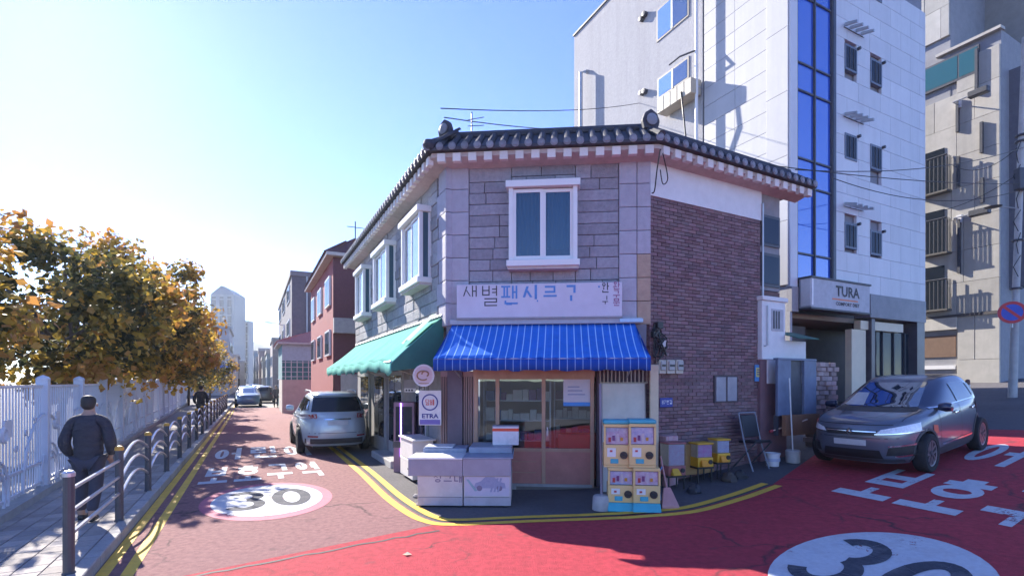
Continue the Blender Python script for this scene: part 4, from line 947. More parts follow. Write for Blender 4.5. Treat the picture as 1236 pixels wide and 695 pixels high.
# machines by the brick wall
RW = Frame(RIGHT.p(0, .42, 0), uR, nR)
def yellow_machine(label, px, py, wpx, body, card, h=.48, stand=.32):
    u = RW.U(px); p = RW.p(u, .0, gz(RW.p(u, 0, 0)))
    ang = math.atan2(uR.y, uR.x) * .55
    t = thing('capsule_machine', label, 'toy machine', p, 'small capsule machines by the brick wall', local=True, rot=Matrix.Rotation(ang, 3, 'Z'))
    w = wpx; d = .28
    for xx in (-w / 2 + .02, w / 2 - .04):
        for yy in (-d / 2 + .02, d / 2 - .04): MB().box(xx, xx + .02, yy, yy + .02, 0, stand).build('stand_leg', M_BLACK, t)
    MB().box(-w / 2, w / 2, -d / 2, d / 2, stand, stand + .03).build('stand_top', M_BLACK, t)
    MB().box(-w / 2 + .01, w / 2 - .01, -d / 2, d / 2, stand + .03, stand + .2).build('coin_box', body, t, bevel=.015, seg=2)
    MB().box(-w / 2 + .02, w / 2 - .02, -d / 2 + .03, d / 2, stand + .2, stand + h - .03).build('capsule_bin', mat('bin_pale', (.5, .42, .3), .5), t)
    MB().box(-w / 2, w / 2, -d / 2, d / 2, stand + h - .03, stand + h).build('cap', body, t, bevel=.008)
    MB().box(-w / 2 + .03, w / 2 - .03, -d / 2 + .02, -d / 2 + .025, stand + .21, stand + h - .04).build('display_card', card, t)
    MB().box(-w / 2 + .01, w / 2 - .01, -d / 2 + .0, -d / 2 + .006, stand + .2, stand + h - .03).build('window', M_CLEARP, t)
    MB().add([(-w * .38, -d / 2 - .1, stand + .05), (w * .1, -d / 2 - .1, stand + .05), (w * .1, -d / 2, stand + .05), (-w * .38, -d / 2, stand + .05), (-w * .3, -d / 2 - .02, stand + .16), (w * .02, -d / 2 - .02, stand + .16), (w * .02, -d / 2, stand + .16), (-w * .3, -d / 2, stand + .16)], [(0, 3, 2, 1), (4, 5, 6, 7), (0, 1, 5, 4), (1, 2, 6, 5), (2, 3, 7, 6), (3, 0, 4, 7)]).build('chute', M_YEL if body is not M_YEL else mat('amber_plastic', (.8, .33, .02), .4), t, bevel=.01)
    disc(MB(), (w * .28, -d / 2, stand + .12), (0, -1, 0), .04, .02, 14).build('crank', M_BLACK, t)
    return t
M_PAPR = mat('printed_card', (.55, .35, .42), .5, (.5, .5, .56), 16, .9); M_PAPM = mat('magenta_card', (.6, .16, .4), .5, (.5, .4, .5), 14, .7)
yellow_machine('grey and red capsule machine with a yellow chute beside the cream post', 812, 560, .36, mat('dull_red_plastic', (.36, .12, .12), .5), M_PAPR, .6, .22)
yellow_machine('yellow capsule machine with a magenta card by the brick wall', 846, 556, .34, M_YEL, M_PAPM, .46, .26)
yellow_machine('yellow capsule machine with a white card by the brick wall', 868, 552, .3, M_YEL, mat('white_card_print', (.62, .58, .62), .5, (.4, .36, .5), 14, .6), .46, .27)
u0 = RIGHT.U(800); u1 = RIGHT.U(852, .1)
o = MB().fbox(RIGHT, u0 + .25, u1, .06, .3, .3, .86).build('cardboard_box', mat('tan_card', (.42, .25, .1), .7, (.34, .2, .08), 5, .5, dirt=.4, dscale=3), None, RIGHT.p(u0 + .6, .2, .2), bevel=.008)
tag(o, 'tan wooden box behind the yellow capsule machines on the brick wall', 'box')
o = MB().fbox(RIGHT, RIGHT.U(797, .1), RIGHT.U(811, .1), .05, .25, .1, 1.02).build('striped_carton', mat('red_white_carton', (.6, .5, .52), .6, (.45, .12, .14), 22, .9, stretch=(1, 1, .1)), None, RIGHT.p(.2, .15, .1), bevel=.006)
tag(o, 'red and white striped carton upright behind the cream post', 'carton')
# white board leaning in the window bay, cream post, dark pole
w_ = .16; u0, z1 = FRONT.hit(727, 463, .02); u1, z0 = FRONT.hit(779, 545, w_)
o = thing('leaning_board', 'plain off white board leaning behind the capsule toy machines', 'board', FRONT.p((u0 + u1) / 2, .1, .05))
MB().hexa([FRONT.p(u0, w_ + .1, .05), FRONT.p(u1, w_ + .1, .05), FRONT.p(u1, w_ + .07, .05), FRONT.p(u0, w_ + .07, .05), FRONT.p(u0, .03, z1), FRONT.p(u1, .03, z1), FRONT.p(u1, .0, z1), FRONT.p(u0, .0, z1)]).build('panel', mat('off_white_board', (.62, .6, .53), .7, (.55, .53, .47), 3, .5, dirt=.25, dscale=1.5), o)
fr_w = mat('board_edge', (.4, .36, .33), .6)
for u in (u0 - .015, u1): MB().hexa([FRONT.p(u, w_ + .11, .05), FRONT.p(u + .015, w_ + .11, .05), FRONT.p(u + .015, w_ + .07, .05), FRONT.p(u, w_ + .07, .05), FRONT.p(u, .04, z1), FRONT.p(u + .015, .04, z1), FRONT.p(u + .015, .0, z1), FRONT.p(u, .0, z1)]).build('edge', fr_w, o)
u0, z1 = FRONT.hit(784.5, 440, .16); u1 = FRONT.U(795, .16)
o = MB().fbox(FRONT, u0, u1, .08, .16, .05, z1).build('corner_post', mat('cream_paint', (.66, .56, .4), .6, (.6, .5, .36), 4, .4, dirt=.3, dscale=2), None, FRONT.p(u0, .1, .05), bevel=.01)
tag(o, 'cream painted post at the right corner of the shopfront', 'post')
g = ground(726, 615); pst = thing('pole_stand', 'grey concrete block holding a bare pole beside the capsule toy machines', 'pole stand', g)
MB().lathe([(.13, 0), (.145, .01), (.135, .2), (.11, .23), (.03, .24)], g, 14).build('block', M_CONC, pst, smooth=True)
MB().tube([g + Z3 * .22, g + V((.02, .25, 1.95))], .022, 8).build('pole', mat('purple_grey_pole', (.22, .19, .24), .5), pst)
g = ground(808, 613)
dp = thing('dustpan', 'pink long handled dustpan leaning beside the capsule toy machines', 'dustpan', g)
MB().add([g + V(p) for p in [(-.13, -.05, 0), (.14, -.05, 0), (.1, .16, 0), (-.09, .16, 0), (-.13, -.05, .05), (.14, -.05, .05), (.06, .14, .3), (-.05, .14, .3)]], [(0, 3, 2, 1), (4, 5, 6, 7), (0, 1, 5, 4), (1, 2, 6, 5), (2, 3, 7, 6), (3, 0, 4, 7)]).build('pan', mat('pink_plastic', (.55, .27, .26), .5), dp, bevel=.01)
MB().tube([g + V((0, .14, .28)), g + V((-.05, .3, .75))], .014, 6).build('handle', mat('pink_plastic', (.55, .27, .26)), dp)
MB().tube([g + V((-.1, .1, .1)), g + V((-.14, .18, .45)), g + V((-.05, .22, .6))], .01, 6).build('blue_strap', M_LB, dp)
# meters, cables and plates on the brick wall
for k, (px0, px1) in enumerate(((797, 805), (806.5, 816), (817.5, 826))):
    u0, z1 = RIGHT.hit(px0, 434, .14); u1, z0 = RIGHT.hit(px1, 451, .14)
    p = RIGHT.p((u0 + u1) / 2, .02, z0)
    mtr = thing('power_meter', 'cream electricity meter in the row of three on the brick wall', 'meter', p, 'electricity meters on the brick wall')
    MB().fbox(RIGHT, u0, u1, .02, .12, z0, z1).build('case', mat('meter_cream', (.6, .55, .44), .5), mtr, bevel=.012, seg=2)
    MB().fbox(RIGHT, u0 + .02, u1 - .02, .12, .15, z0 + .06, z1 - .02).build('dial_cover', mat('meter_dial', (.35, .35, .36), .3), mtr, bevel=.01)
    MB().fbox(RIGHT, u0 + .035, u1 - .035, .15, .153, z0 + .13, z0 + .17).build('counter', M_BLACK, mtr)
cb = thing('cable_bundle', 'tangled black cables and junction boxes on the shop corner above the meters', 'cables', RIGHT.p(.1, .05, 2.6))
for k in range(9):
    pts = [RIGHT.p(ru(.0, .35), ru(.04, .14), ru(2.35, 3.05)) for _ in range(5)]
    MB().tube(smooth(pts, 5), .012, 5).build('cable', M_BLACK, cb)
for k, (a, z) in enumerate(((.02, 2.78), (.2, 2.62), (.12, 2.95))): MB().fbox(RIGHT, a, a + .14, .03, .11, z, z + .12).build('junction_box', [M_BLACK, mat('white_box', (.6, .6, .62), .5), M_BLACK][k], cb, bevel=.01)
u0, z1 = RIGHT.hit(797, 480, .05); u1, z0 = RIGHT.hit(812.5, 491, .05)
pl = thing('address_plate', 'small navy street address plate with white lettering on the brick wall', 'sign', RIGHT.p(u0, .03, z0))
MB().fbox(RIGHT, u0, u1, .03, .045, z0, z1).build('plate', mat('navy_enamel', (.03, .05, .3), .4), pl, bevel=.006)
for k, ch in enumerate('번길'):
    m = MB()
    for i, q in enumerate(syllable(ch, u0 + .16 + k * .075, z0 + .055, .06, .075, .009, .009)): m.quad(*[RIGHT.p(x, .047 + .0003 * (i % 5), z) for x, z in q])
    m.build('lettering', M_WHITE, pl)
text_obj('87', .1, M_WHITE, pl, RIGHT.p(u0 + .09, .047, z0 + .09), uR, Z3)
u0, z1 = RIGHT.hit(912, 440, .06); u1, z0 = RIGHT.hit(922.5, 460, .06)
nt_ = thing('wall_notice', 'blue and yellow notice plate fixed near the far end of the brick wall', 'sign', RIGHT.p(u0, .05, z0))
MB().fbox(RIGHT, u0, u1, .03, .05, z0, z1).build('plate', mat('notice_blue', (.1, .3, .6), .5), nt_)
MB().fbox(RIGHT, u0 + .03, u1 - .03, .05, .056, z0 + .09, z1 - .06).build('yellow_field', mat('notice_yellow', (.7, .62, .2), .5), nt_)
for k in range(3): MB().fbox(RIGHT, u0 + .05, u1 - .05, .056, .06, z0 + .13 + k * .05, z0 + .15 + k * .05).build('print_line', M_NAVY, nt_)

# the yard beside the shop: white stub wall, steel gate, clutter
YF = Frame(RIGHT.p(WB + .06, .12, 0), uR, nR)
u0, z1 = YF.hit(920, 362); u1 = YF.U(948); _, zl = YF.hit(930, 434); u2 = YF.U(974); _, zm_ = YF.hit(955, 411); _, zq = YF.hit(955, 460)
wt = thing('white_stub_wall', 'white painted stub wall with a capped tower and small barred opening', 'wall', YF.p(u0, 0, .3))
MB().fbox(YF, u0, u1, -.5, 0, zl, z1).build('tower', M_WHITE, wt, bevel=.01)
MB().fbox(YF, u0 - .03, u1 + .04, -.52, .04, z1, z1 + .09).build('cap', M_WHITE, wt, bevel=.01)
MB().fbox(YF, u0 + .2, u2, -.45, -.02, zq - .05, zm_).build('low_wall', M_WHITE, wt, bevel=.01)
vo = MB().fbox(YF, u0 + .3, u1 - .08, .0, .012, z1 - .62, z1 - .16).build('opening', mat('vent_frame', (.48, .47, .5), .6), wt)
for k in range(3): MB().fbox(YF, u0 + .34 + k * .085, u0 + .385 + k * .085, .012, .02, z1 - .57, z1 - .2).build('bar', M_DARKM, vo)
MB().tube([YF.p(u0 + .14, .03, z1 - .1), YF.p(u0 + .14, .03, zl + .3), YF.p(u0 + .05, .03, zl + .28)], .016, 6).build('drain_pipe', M_STEEL, wt)
MB().fbox(YF, u0, u1 + .1, -.5, -.04, .1, zl).build('brick_foot', M_BRICK, wt)
o = MB().hexa([YF.p(u1 - .02, .3, zm_ + .02), YF.p(u2 - .05, .3, zm_ + .02), YF.p(u2 - .05, -.3, zm_ + .2), YF.p(u1 - .02, -.3, zm_ + .2), YF.p(u1 - .02, .3, zm_ + .04), YF.p(u2 - .05, .3, zm_ + .04), YF.p(u2 - .05, -.3, zm_ + .22), YF.p(u1 - .02, -.3, zm_ + .22)]).build('green_canopy', mat('dark_green_sheet', (.02, .13, .1), .6), None, YF.p(u1, 0, zm_)); tag(o, 'small dark green sheet canopy above the low white wall', 'canopy')
GF = Frame(YF.p(0, .25, 0), uR, nR); g0, gz1 = GF.hit(939, 434); g1 = GF.U(985.5); ga1, ga2 = GF.U(955), GF.U(971); gz0 = GF.hit(960, 498)[1] - .45
gt = thing('steel_gate', 'blue grey steel gate cabinet with open leaves and a dark middle', 'gate', GF.p((g0 + g1) / 2, 0, gz0))
M_GB = mat('blue_grey_steel', (.15, .19, .28), .5, (.12, .15, .23), 4, .5, dirt=.25, dscale=2)
MB().fbox(GF, ga1, ga2, -.1, -.06, gz0, gz1).build('dark_panel', M_DARKM, gt)
MB().fbox(GF, g0, ga1, -.06, 0, gz0 + .4, gz1).build('leaf', M_GB, gt, bevel=.006); MB().fbox(GF, ga2, g1, -.06, 0, gz0 + .4, gz1).build('leaf', M_GB, gt, bevel=.006)
MB().fbox(GF, g0, g1, -.1, .01, gz1, gz1 + .04).build('head', M_GB, gt)
for u in (g0, g1 - .05): MB().fbox(GF, u, u + .05, -.1, -.02, gz0, gz0 + .41).build('post', M_DARKM, gt)
o = MB().fbox(GF, g0 + .1, g1 - .05, .02, .1, gz0, gz0 + .42).build('wood_panel', mat('worn_brown_board', (.3, .15, .08), .8, (.2, .1, .06), 5, .5, stretch=(1, 1, .2)), None, GF.p(g0, .05, gz0)); tag(o, 'worn brown board propped below the steel gate leaves', 'board')
# pile of stacked bricks behind
SFm = Frame(YF.p(0, -.15, 0), uR, nR); s0, sz1 = SFm.hit(985, 435); s1 = SFm.U(1009)
sp = thing('brick_stack', 'rough pile of stacked pale bricks beside the steel gate', 'brick pile', SFm.p((s0 + s1) / 2, 0, .6))
me_sb = block_mesh('stacked_brick', mat('pale_old_brick', (.42, .32, .3), .9, (.3, .22, .22), 8, .5, .3, var=.35), .06)
z = .5; r = 0
while z < sz1 - .1:
    u = s0 - (.1 if r % 2 else 0)
    while u < s1:
        fpiece('stacked_brick', me_sb, sp, SFm, u, u + .21 + ru(-.02, .01), z, z + .1, -.25, .25 + ru(-.04, .05)); u += .225
    z += .108; r += 1
# folded trolley chair, bucket, pole in a concrete tub
g = ground(908, 566)
ch = thing('folding_chair', 'black folding chair frame standing against the brick wall', 'chair', g)
def CP(u, w, z): return g + (uR * u + nR * w + Z3 * z) * 1.22
for s in (-.2, .2):
    MB().tube([CP(s, -.1, .9), CP(s, .0, .45), CP(s, .16, .0)], .016, 6).build('leg', mat('grey_tube', (.25, .26, .3), .4), ch)
    MB().tube([CP(s, .2, .45), CP(s, -.22, .0)], .014, 6).build('leg', M_DARKM, ch)
MB().tube([CP(-.2, -.1, .9), CP(.2, -.1, .9)], .016, 6).build('top_bar', MATS['grey_tube'], ch)
MB().hexa([CP(-.18, .2, .44), CP(.18, .2, .44), CP(.18, -.12, .42), CP(-.18, -.12, .42), CP(-.18, .2, .48), CP(.18, .2, .48), CP(.18, -.12, .46), CP(-.18, -.12, .46)]).build('seat', M_BLACK, ch, bevel=.01)
MB().hexa([CP(-.18, .0, .52), CP(.18, .0, .52), CP(.18, -.03, .52), CP(-.18, -.03, .52), CP(-.18, -.07, .86), CP(.18, -.07, .86), CP(.18, -.1, .86), CP(-.18, -.1, .86)]).build('backrest', M_BLACK, ch, bevel=.01)
g = ground(932.5, 562); bk = thing('bucket', 'white plastic bucket on the asphalt before the black chair', 'bucket', g)
MB().lathe([(.11, 0), (.115, .005), (.135, .24), (.145, .245), (.145, .26), (.132, .262), (.12, .05), (.001, .04)], g, 20).build('pail', mat('white_bucket_plastic', (.68, .68, .7), .4), bk, smooth=True)
MB().tube([g + V((.14 * math.cos(a), .14 * math.sin(a) * .3 - .05, .25 - .1 * math.sin(a))) for a in [math.pi * k / 10 for k in range(11)]], .004, 5).build('handle', M_STEEL, bk)
MB().lathe([(.137, .1), (.1385, .1), (.1405, .16), (.1385, .16)], g, 20).build('label_band', mat('faint_blue_label', (.45, .5, .65), .5), bk)
g = ground(957, 558); tb = thing('pole_stand', 'grey concrete tub with a thin pole beside the white bucket', 'pole stand', g)
MB().lathe([(.12, 0), (.13, .01), (.14, .24), (.12, .26), (.02, .25)], g, 12).build('block', M_CONC, tb, smooth=True)
MB().tube([g + Z3 * .24, g + V((-.02, .1, 1.7))], .016, 6).build('pole', M_STEEL, tb)
pA = g + V((-.38, .12, .62)); o = thing('barrier_rod', 'thin pale rod with a red tip lying across before the steel gate', 'rod', pA)
MB().tube([pA, pA + V((.88, .25, .22))], .014, 6).build('rod', mat('pale_orange_rod', (.75, .5, .4), .5), o); MB().tube([pA + V((-.03, 0, -.008)), pA + V((.04, .01, .01))], .028, 8).build('tip', M_REDP, o)
# dark odds and ends by the wall foot
for k, (px, py, s, lb) in enumerate(((838, 594, .12, 'crumpled dark sack on the asphalt below the yellow capsule machines'), (880, 580, .14, 'dark plant pot heap at the foot of the brick wall'), (894, 577, .13, 'dark bundled sack beside the black folding chair'))):
    g = ground(px, py)
    m = MB(); rows = []
    for i in range(8):
        ph = math.pi * i / 14; rows.append([g + V((s * math.cos(q) * math.cos(ph) * ru(.7, 1.2), s * math.sin(q) * math.cos(ph) * ru(.7, 1.2), s * 1.2 * math.sin(ph) * ru(.9, 1.1))) for q in [2 * math.pi * j / 14 for j in range(14)]])
    o = m.grid(rows, True).build('sack', mat('dark_sack_%d' % k, [(.04, .04, .05), (.07, .055, .045), (.035, .035, .04)][k], .7, scale=8, bump=.4), None, g, smooth=True); tag(o, lb, 'sack')
# ------------------------------------------------------------------ tall white building
TA = math.radians(62.0); uT = V((math.sin(TA), math.cos(TA), 0)); nT = V((uT.y, -uT.x, 0))
PC = V((.529 * 15.0, 15.0, 0)); TW = Frame(PC, L2, -N2); TF = Frame(PC, uT, nT)
lenW = TW.U(693); lenF = TF.U(1117); TZ = TW.hit(693, 45)[1]; ZLOW = TF.hit(1117, 364)[1]
tower = thing('white_office_building', 'tall white clad building with a blue glass strip rising behind the shop', 'building', PC)
M_STUC = mat('white_stucco', (.42, .415, .43), .9, (.33, .325, .345), 10, .5, .6, 40, dirt=.6, dscale=.8, dcol=(.28, .27, .29), world=True, streak=True)
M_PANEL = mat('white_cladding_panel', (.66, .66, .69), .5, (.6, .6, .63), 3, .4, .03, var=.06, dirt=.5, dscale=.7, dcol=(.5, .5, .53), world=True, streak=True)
M_JOINT = mat('panel_joint', (.26, .26, .3), .8)
gzc = .3
uRec = TW.U(848)                                     # stucco behind this line, panels before it
MB().prism([TW.p(0.02, -.12, ZLOW), TW.p(lenW, -.12, ZLOW), TW.p(lenW, -9, ZLOW), TF.p(lenF, -8, ZLOW), TF.p(lenF, -.12, ZLOW), TF.p(.05, -.12, ZLOW)], Z3 * (TZ - ZLOW)).build('core', M_JOINT, tower, recalc=True)
MB().fbox(TW, uRec, lenW, -.1, .0, gzc, TZ + .02).build('stucco_wall', M_STUC, tower)
MB().fbox(TW, uRec - .05, lenW + .03, -.3, .06, TZ + .02, TZ + .1).build('parapet', mat('dark_coping', (.1, .1, .11), .6), tower)
me_pan = block_mesh('cladding_panel', M_PANEL, .012)
M_PANL = mat('sunlit_side_dimmed_panel', (.42, .42, .44), .6, (.37, .37, .39), 3, .4, .03, var=.06, dirt=.5, dscale=.7, dcol=(.3, .3, .32), world=True, streak=True)  # same cladding in a darker colour to offset strong sun on the left face
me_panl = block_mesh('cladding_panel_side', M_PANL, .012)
# panels on the left face next to the corner
pu = [.75, 1.9, uRec - .06] if uRec > 2.2 else [.75, uRec - .06]
ph = .62; z = ZLOW - 2.2; pilw = .72
while z < TZ - .3:
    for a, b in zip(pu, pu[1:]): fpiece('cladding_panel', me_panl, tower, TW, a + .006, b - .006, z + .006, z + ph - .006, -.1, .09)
    z += ph
MB().fbox(TW, .0, .74, -.12, -.02, gzc, ZLOW).build('corner_pier', M_STUC, tower)
z = ZLOW - .05
while z < TZ - .5: 
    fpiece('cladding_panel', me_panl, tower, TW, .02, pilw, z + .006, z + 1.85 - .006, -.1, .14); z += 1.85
MB().fbox(TW, pilw + .005, .75, -.1, -.02, ZLOW, TZ).build('shadow_gap', M_DARKM, tower)
MB().fbox(TW, uRec - .055, uRec - .002, -.1, -.06, gzc, TZ).build('shadow_gap', M_DARKM, tower)
# front face: pier, glass strip, panels with small windows
g0, g1 = TF.U(962), TF.U(1004)
MB().fbox(TF, .0, g0 - .02, -.1, .03, ZLOW - .1, TZ).build('front_pier', M_PANEL, tower)
zg_ = TF.hit(985, 341)[1]
gs = MB().fbox(TF, g0 - .02, g1 + .02, -.2, -.1, zg_ - .05, TZ).build('glass_strip', M_DARKM, tower)
for u in (g0 - .01, (g0 + g1) / 2, g1 + .0): MB().fbox(TF, u - .025, u + .025, -.1, .02, zg_, TZ).build('mullion', M_DARKM, gs)
z = zg_ + .02; fl = 2.77; i = 0
while z < 14:
    for j, (a, b) in enumerate(((g0 + .02, (g0 + g1) / 2 - .025), ((g0 + g1) / 2 + .025, g1 - .03))):
        MB().fbox(TF, a, b, -.06, -.04, z, z + .75).build('pane', M_GLASSB, gs); MB().fbox(TF, a, b, -.06, -.04, z + .8, z + fl - .05).build('pane', M_GLASSB, gs)
    MB().fbox(TF, g0, g1, -.08, .0, z + .75, z + .8).build('transom', M_DARKM, gs); MB().fbox(TF, g0, g1, -.08, .0, z + fl - .05, z + fl).build('transom', M_DARKM, gs)
    z += fl; i += 1
MB().fbox(TF, g1 + .02, g1 + .16, -.1, .04, zg_ - .05, TZ).build('dark_reveal', mat('reveal_metal', (.06, .07, .1), .4), tower)
wins = []
for k in range(4):
    for (x0, x1, y0, y1) in ((1019.5, 1034, 160, 196), (1050.5, 1064, 173.5, 208)):
        u0, z1 = TF.hit(x0, y0); u1, z0 = TF.hit(x1, y1); dz = (k - 1) * 2.77 * -1 + 0
        wins.append((u0, u1, z0 + (1 - k) * -2.77, z1 + (1 - k) * -2.77))
z = ZLOW; r = 0
while z < 14.5:
    u = g1 + .17
    cuts = []
    while u < lenF - .02:
        l = 1.25 if u > g1 + .2 else (.62 if r % 2 else 1.25)
        l = lenF - u if lenF - u - l < .3 else l
        segs = [(u, u + l)]
        for (w0, w1, q0, q1) in wins:
            if q0 < z + .45 and q1 > z + .15:
                ns_ = []
                for a, b in segs:
                    if w1 <= a or w0 >= b: ns_.append((a, b)); continue
                    if w0 - a > .03: ns_.append((a, w0))
                    if b - w1 > .03: ns_.append((w1, b))
                segs = ns_
        for a, b in segs: fpiece('cladding_panel', me_pan, tower, TF, a + .005, b - .005, z + .005, z + .6 - .005, -.1, .1)
        u += l
    z += .6; r += 1
for (w0, w1, q0, q1) in wins:
    w = MB().fbox(TF, w0, w1, -.1, .02, q0, q1).build('window', mat('window_frame_grey', (.16, .19, .25), .5), tower)
    MB().fbox(TF, w0 + .06, w1 - .06, .02, .026, q0 + .07, q1 - .07).build('pane', M_GLASSD, w)
    for c in (.36, .66): MB().fbox(TF, w0 + (w1 - w0) * c, w0 + (w1 - w0) * c + .02, .026, .04, q0 + .07, q1 - .07).build('bar', M_DARKM, w)
    MB().tube([TF.p(w1 + .06, .0, q1 + .02), TF.p(w1 + .06, .09, q1 + .02)], .05, 8).build('vent', M_DARKM, w)
for k in range(4):                                    # slatted hoods
    u0, z1 = TF.hit(1018, 141); u1, z0 = TF.hit(1042, 150); dz = (k - 1) * 2.77
    h = MB().fbox(TF, u0, u1, .0, .03, z0 + dz - .02, z1 + dz).build('louvre_hood', M_DARKM, tower)
    for s in range(4):
        a = u0 + (u1 - u0) * s / 3.6; MB().hexa([TF.p(a, .03, z0 + dz), TF.p(a + .06, .03, z0 + dz), TF.p(a + .06, .4, z0 + dz - .1), TF.p(a, .4, z0 + dz - .1), TF.p(a, .03, z0 + dz + .1), TF.p(a + .06, .03, z0 + dz + .1), TF.p(a + .06, .4, z0 + dz - .02), TF.p(a, .4, z0 + dz - .02)]).build('slat', M_STEEL, h)
# windows, air conditioner and pipes on the left face
for (x0, x1, y0, y1, yr) in ((793, 832, 13, 52, 0), (794, 832, 96, 121, 78)):
    ua, z1 = TW.hit(x1, y0 - (14 if yr == 0 else 14)); ub, z0 = TW.hit(x0, y1)
    z1 = TW.hit(x0, y0)[1]
    w = MB().fbox(TW, ua, ub, -.02, .03, z0, z1).build('window', mat('window_frame_dark', (.12, .11, .12), .5), tower)
    mu = (ua + ub) / 2
    MB().fbox(TW, ua + .08, mu - .04, .03, .036, z0 + .07, z1 - .08).build('pane', M_GLASSD, w); MB().fbox(TW, mu + .04, ub - .08, .03, .036, z0 + .07, z1 - .08).build('pane', M_GLASSB, w)
    MB().fbox(TW, mu - .035, mu + .035, .03, .045, z0 + .05, z1 - .05).build('mullion', M_STEEL, w)
ua, _ = TW.hit(834, 100, .5); ub, z0 = TW.hit(793, 138, .5); z1 = TW.hit(793, 121, .5)[1]
ac = thing('condenser_cage', 'cream sheet metal condenser cage bolted under a window of the white building', 'cage', TW.p((ua + ub) / 2, .3, z0))
MB().fbox(TW, ua, ub, .03, .5, z0, z1).build('cage', mat('cream_sheet', (.52, .46, .36), .6, (.45, .4, .31), 4, .5, dirt=.3, dscale=2), ac, bevel=.01)
MB().fbox(TW, ua + .2, ub - .2, .0, .03, z0 + .1, z0 + .16).build('bracket', M_STEEL, ac)
for c in range(1, 5): MB().fbox(TW, ua + (ub - ua) * c / 5, ua + (ub - ua) * c / 5 + .02, .5, .51, z0, z1).build('rib', MATS['cream_sheet'], ac)
MB().tube([TW.p((ua + ub) / 2 - .4, .52, z0 + .2), TW.p((ua + ub) / 2 - .5, .52, z0 - .6), TW.p((ua + ub) / 2 - .55, .3, z0 - 2.5)], .03, 6).build('hose', M_BLACK, ac)
up = TW.U(840, .25); MB().tube([TW.p(up, .22, gzc), TW.p(up, .22, TZ)], .055, 8).build('down_pipe', M_UPVC, tower, smooth=True)
for z in (7.0, 9.2, 12): MB().fbox(TW, up - .03, up + .03, 0, .2, z, z + .05).build('pipe_bracket', M_STEEL, tower)
MB().tube([TW.p(up, .24, TW.hit(840, 68)[1]), TW.p(up + .5, .5, TW.hit(838, 70)[1]), TW.p(up + 1.0, .5, TW.hit(825, 80)[1])], .03, 6).build('bent_pipe', M_DARKM, tower)
uq = TW.U(701, .3); zt = TW.hit(705, 84, .3)[1]
MB().tube([TW.p(uq, .3, 4), TW.p(uq, .3, zt), TW.p(uq - .1, .1, zt + .05), TW.p(uq - .1, -.1, zt + .05)], .09, 8).build('flue_pipe', M_STEEL, tower, smooth=True)
for (px, py) in ((776, 24), (780, 18), (776, 113), (780, 111)):
    u, z = TW.hit(px, py); MB().lathe([(.1, 0), (.1, .16), (.001, .17)], TW.p(u, 0, z), 8, (TW.u, Z3, TW.n)).build('wall_vent', M_DARKM, tower)
# ground floor: dark recess, sign box, lit doorway frame
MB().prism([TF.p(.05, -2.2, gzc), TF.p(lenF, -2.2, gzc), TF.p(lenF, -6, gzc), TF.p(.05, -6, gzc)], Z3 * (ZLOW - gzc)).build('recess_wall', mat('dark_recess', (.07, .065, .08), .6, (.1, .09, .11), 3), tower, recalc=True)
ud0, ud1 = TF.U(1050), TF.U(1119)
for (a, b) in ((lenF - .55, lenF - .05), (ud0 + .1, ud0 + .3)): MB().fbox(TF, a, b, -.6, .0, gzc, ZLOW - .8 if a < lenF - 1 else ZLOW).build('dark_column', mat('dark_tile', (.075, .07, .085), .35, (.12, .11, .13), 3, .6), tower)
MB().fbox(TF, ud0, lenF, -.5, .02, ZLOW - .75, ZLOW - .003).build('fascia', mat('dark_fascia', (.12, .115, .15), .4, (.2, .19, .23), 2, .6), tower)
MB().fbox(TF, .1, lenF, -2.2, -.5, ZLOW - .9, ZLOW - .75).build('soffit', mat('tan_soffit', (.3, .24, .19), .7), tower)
us0, zs1 = TF.hit(979, 347, .4); us1, zs0 = TF.hit(1050, 378, .4); zs1 = ZLOW + .12
sgn = thing('box_sign', 'white box sign with bold black lettering over the entrance of the white building', 'sign', TF.p((us0 + us1) / 2, .4, zs0))
MB().fbox(TF, us0, us1, .04, .4, zs0, zs1).build('box', mat('sign_box_shaded_white', (.45, .45, .5), .5), sgn, bevel=.01)  # white box tinted violet grey, its shade put into the colour
MB().fbox(TF, us0 - .03, us1 + .03, .03, .43, zs1, zs1 + .05).build('top_trim', M_DARKM, sgn); MB().fbox(TF, us0 - .03, us1 + .03, .03, .43, zs0 - .05, zs0).build('bottom_trim', M_DARKM, sgn)
MB().fbox(TF, us0 - .012, us0 - .001, .1, .39, zs0 + .05, zs1 - .02).build('end_panel', M_WHITE, sgn)
MB().fbox(TF, us0 + .02, us0 + .1, .401, .41, zs0 + .06, zs1 - .03).build('white_edge', mat('white_acrylic', (.8, .8, .82), .4), sgn)
ct = TF.p(us0 + (us1 - us0) * .6, .406, (zs0 + zs1) / 2 + .12)
text_obj('TURA', .42, M_LK, sgn, ct, uT, Z3, bold=.012, xs=1.1)
text_obj('COMFORT DIET', .14, M_LK, sgn, ct - Z3 * .36, uT, Z3, bold=.004, xs=1.2)
MB().fbox(TF, us0 + (us1 - us0) * .34, us0 + (us1 - us0) * .78, .401, .406, (zs0 + zs1) / 2 - .13, (zs0 + zs1) / 2 - .09).build('orange_rule', mat('sign_orange', (.75, .2, .08), .5), sgn)
ue0, ze1 = TF.hit(1028, 397, -.1); ue1, _ = TF.hit(1045, 397, -.1); _, zc = TF.hit(1060, 394, -.1); ue2 = TF.U(1090, -.1)
ent = MB().fbox(TF, ue0, ue1, -.3, -.1, gzc + .2, ze1).build('entrance_jamb', mat('cream_stone', (.72, .63, .46), .6, (.64, .56, .42), 3), tower)
MB().fbox(TF, ue1 - .3, ue2, -.3, -.095, ze1 + .02, ze1 + .3).build('entrance_lintel', MATS['cream_stone'], tower)
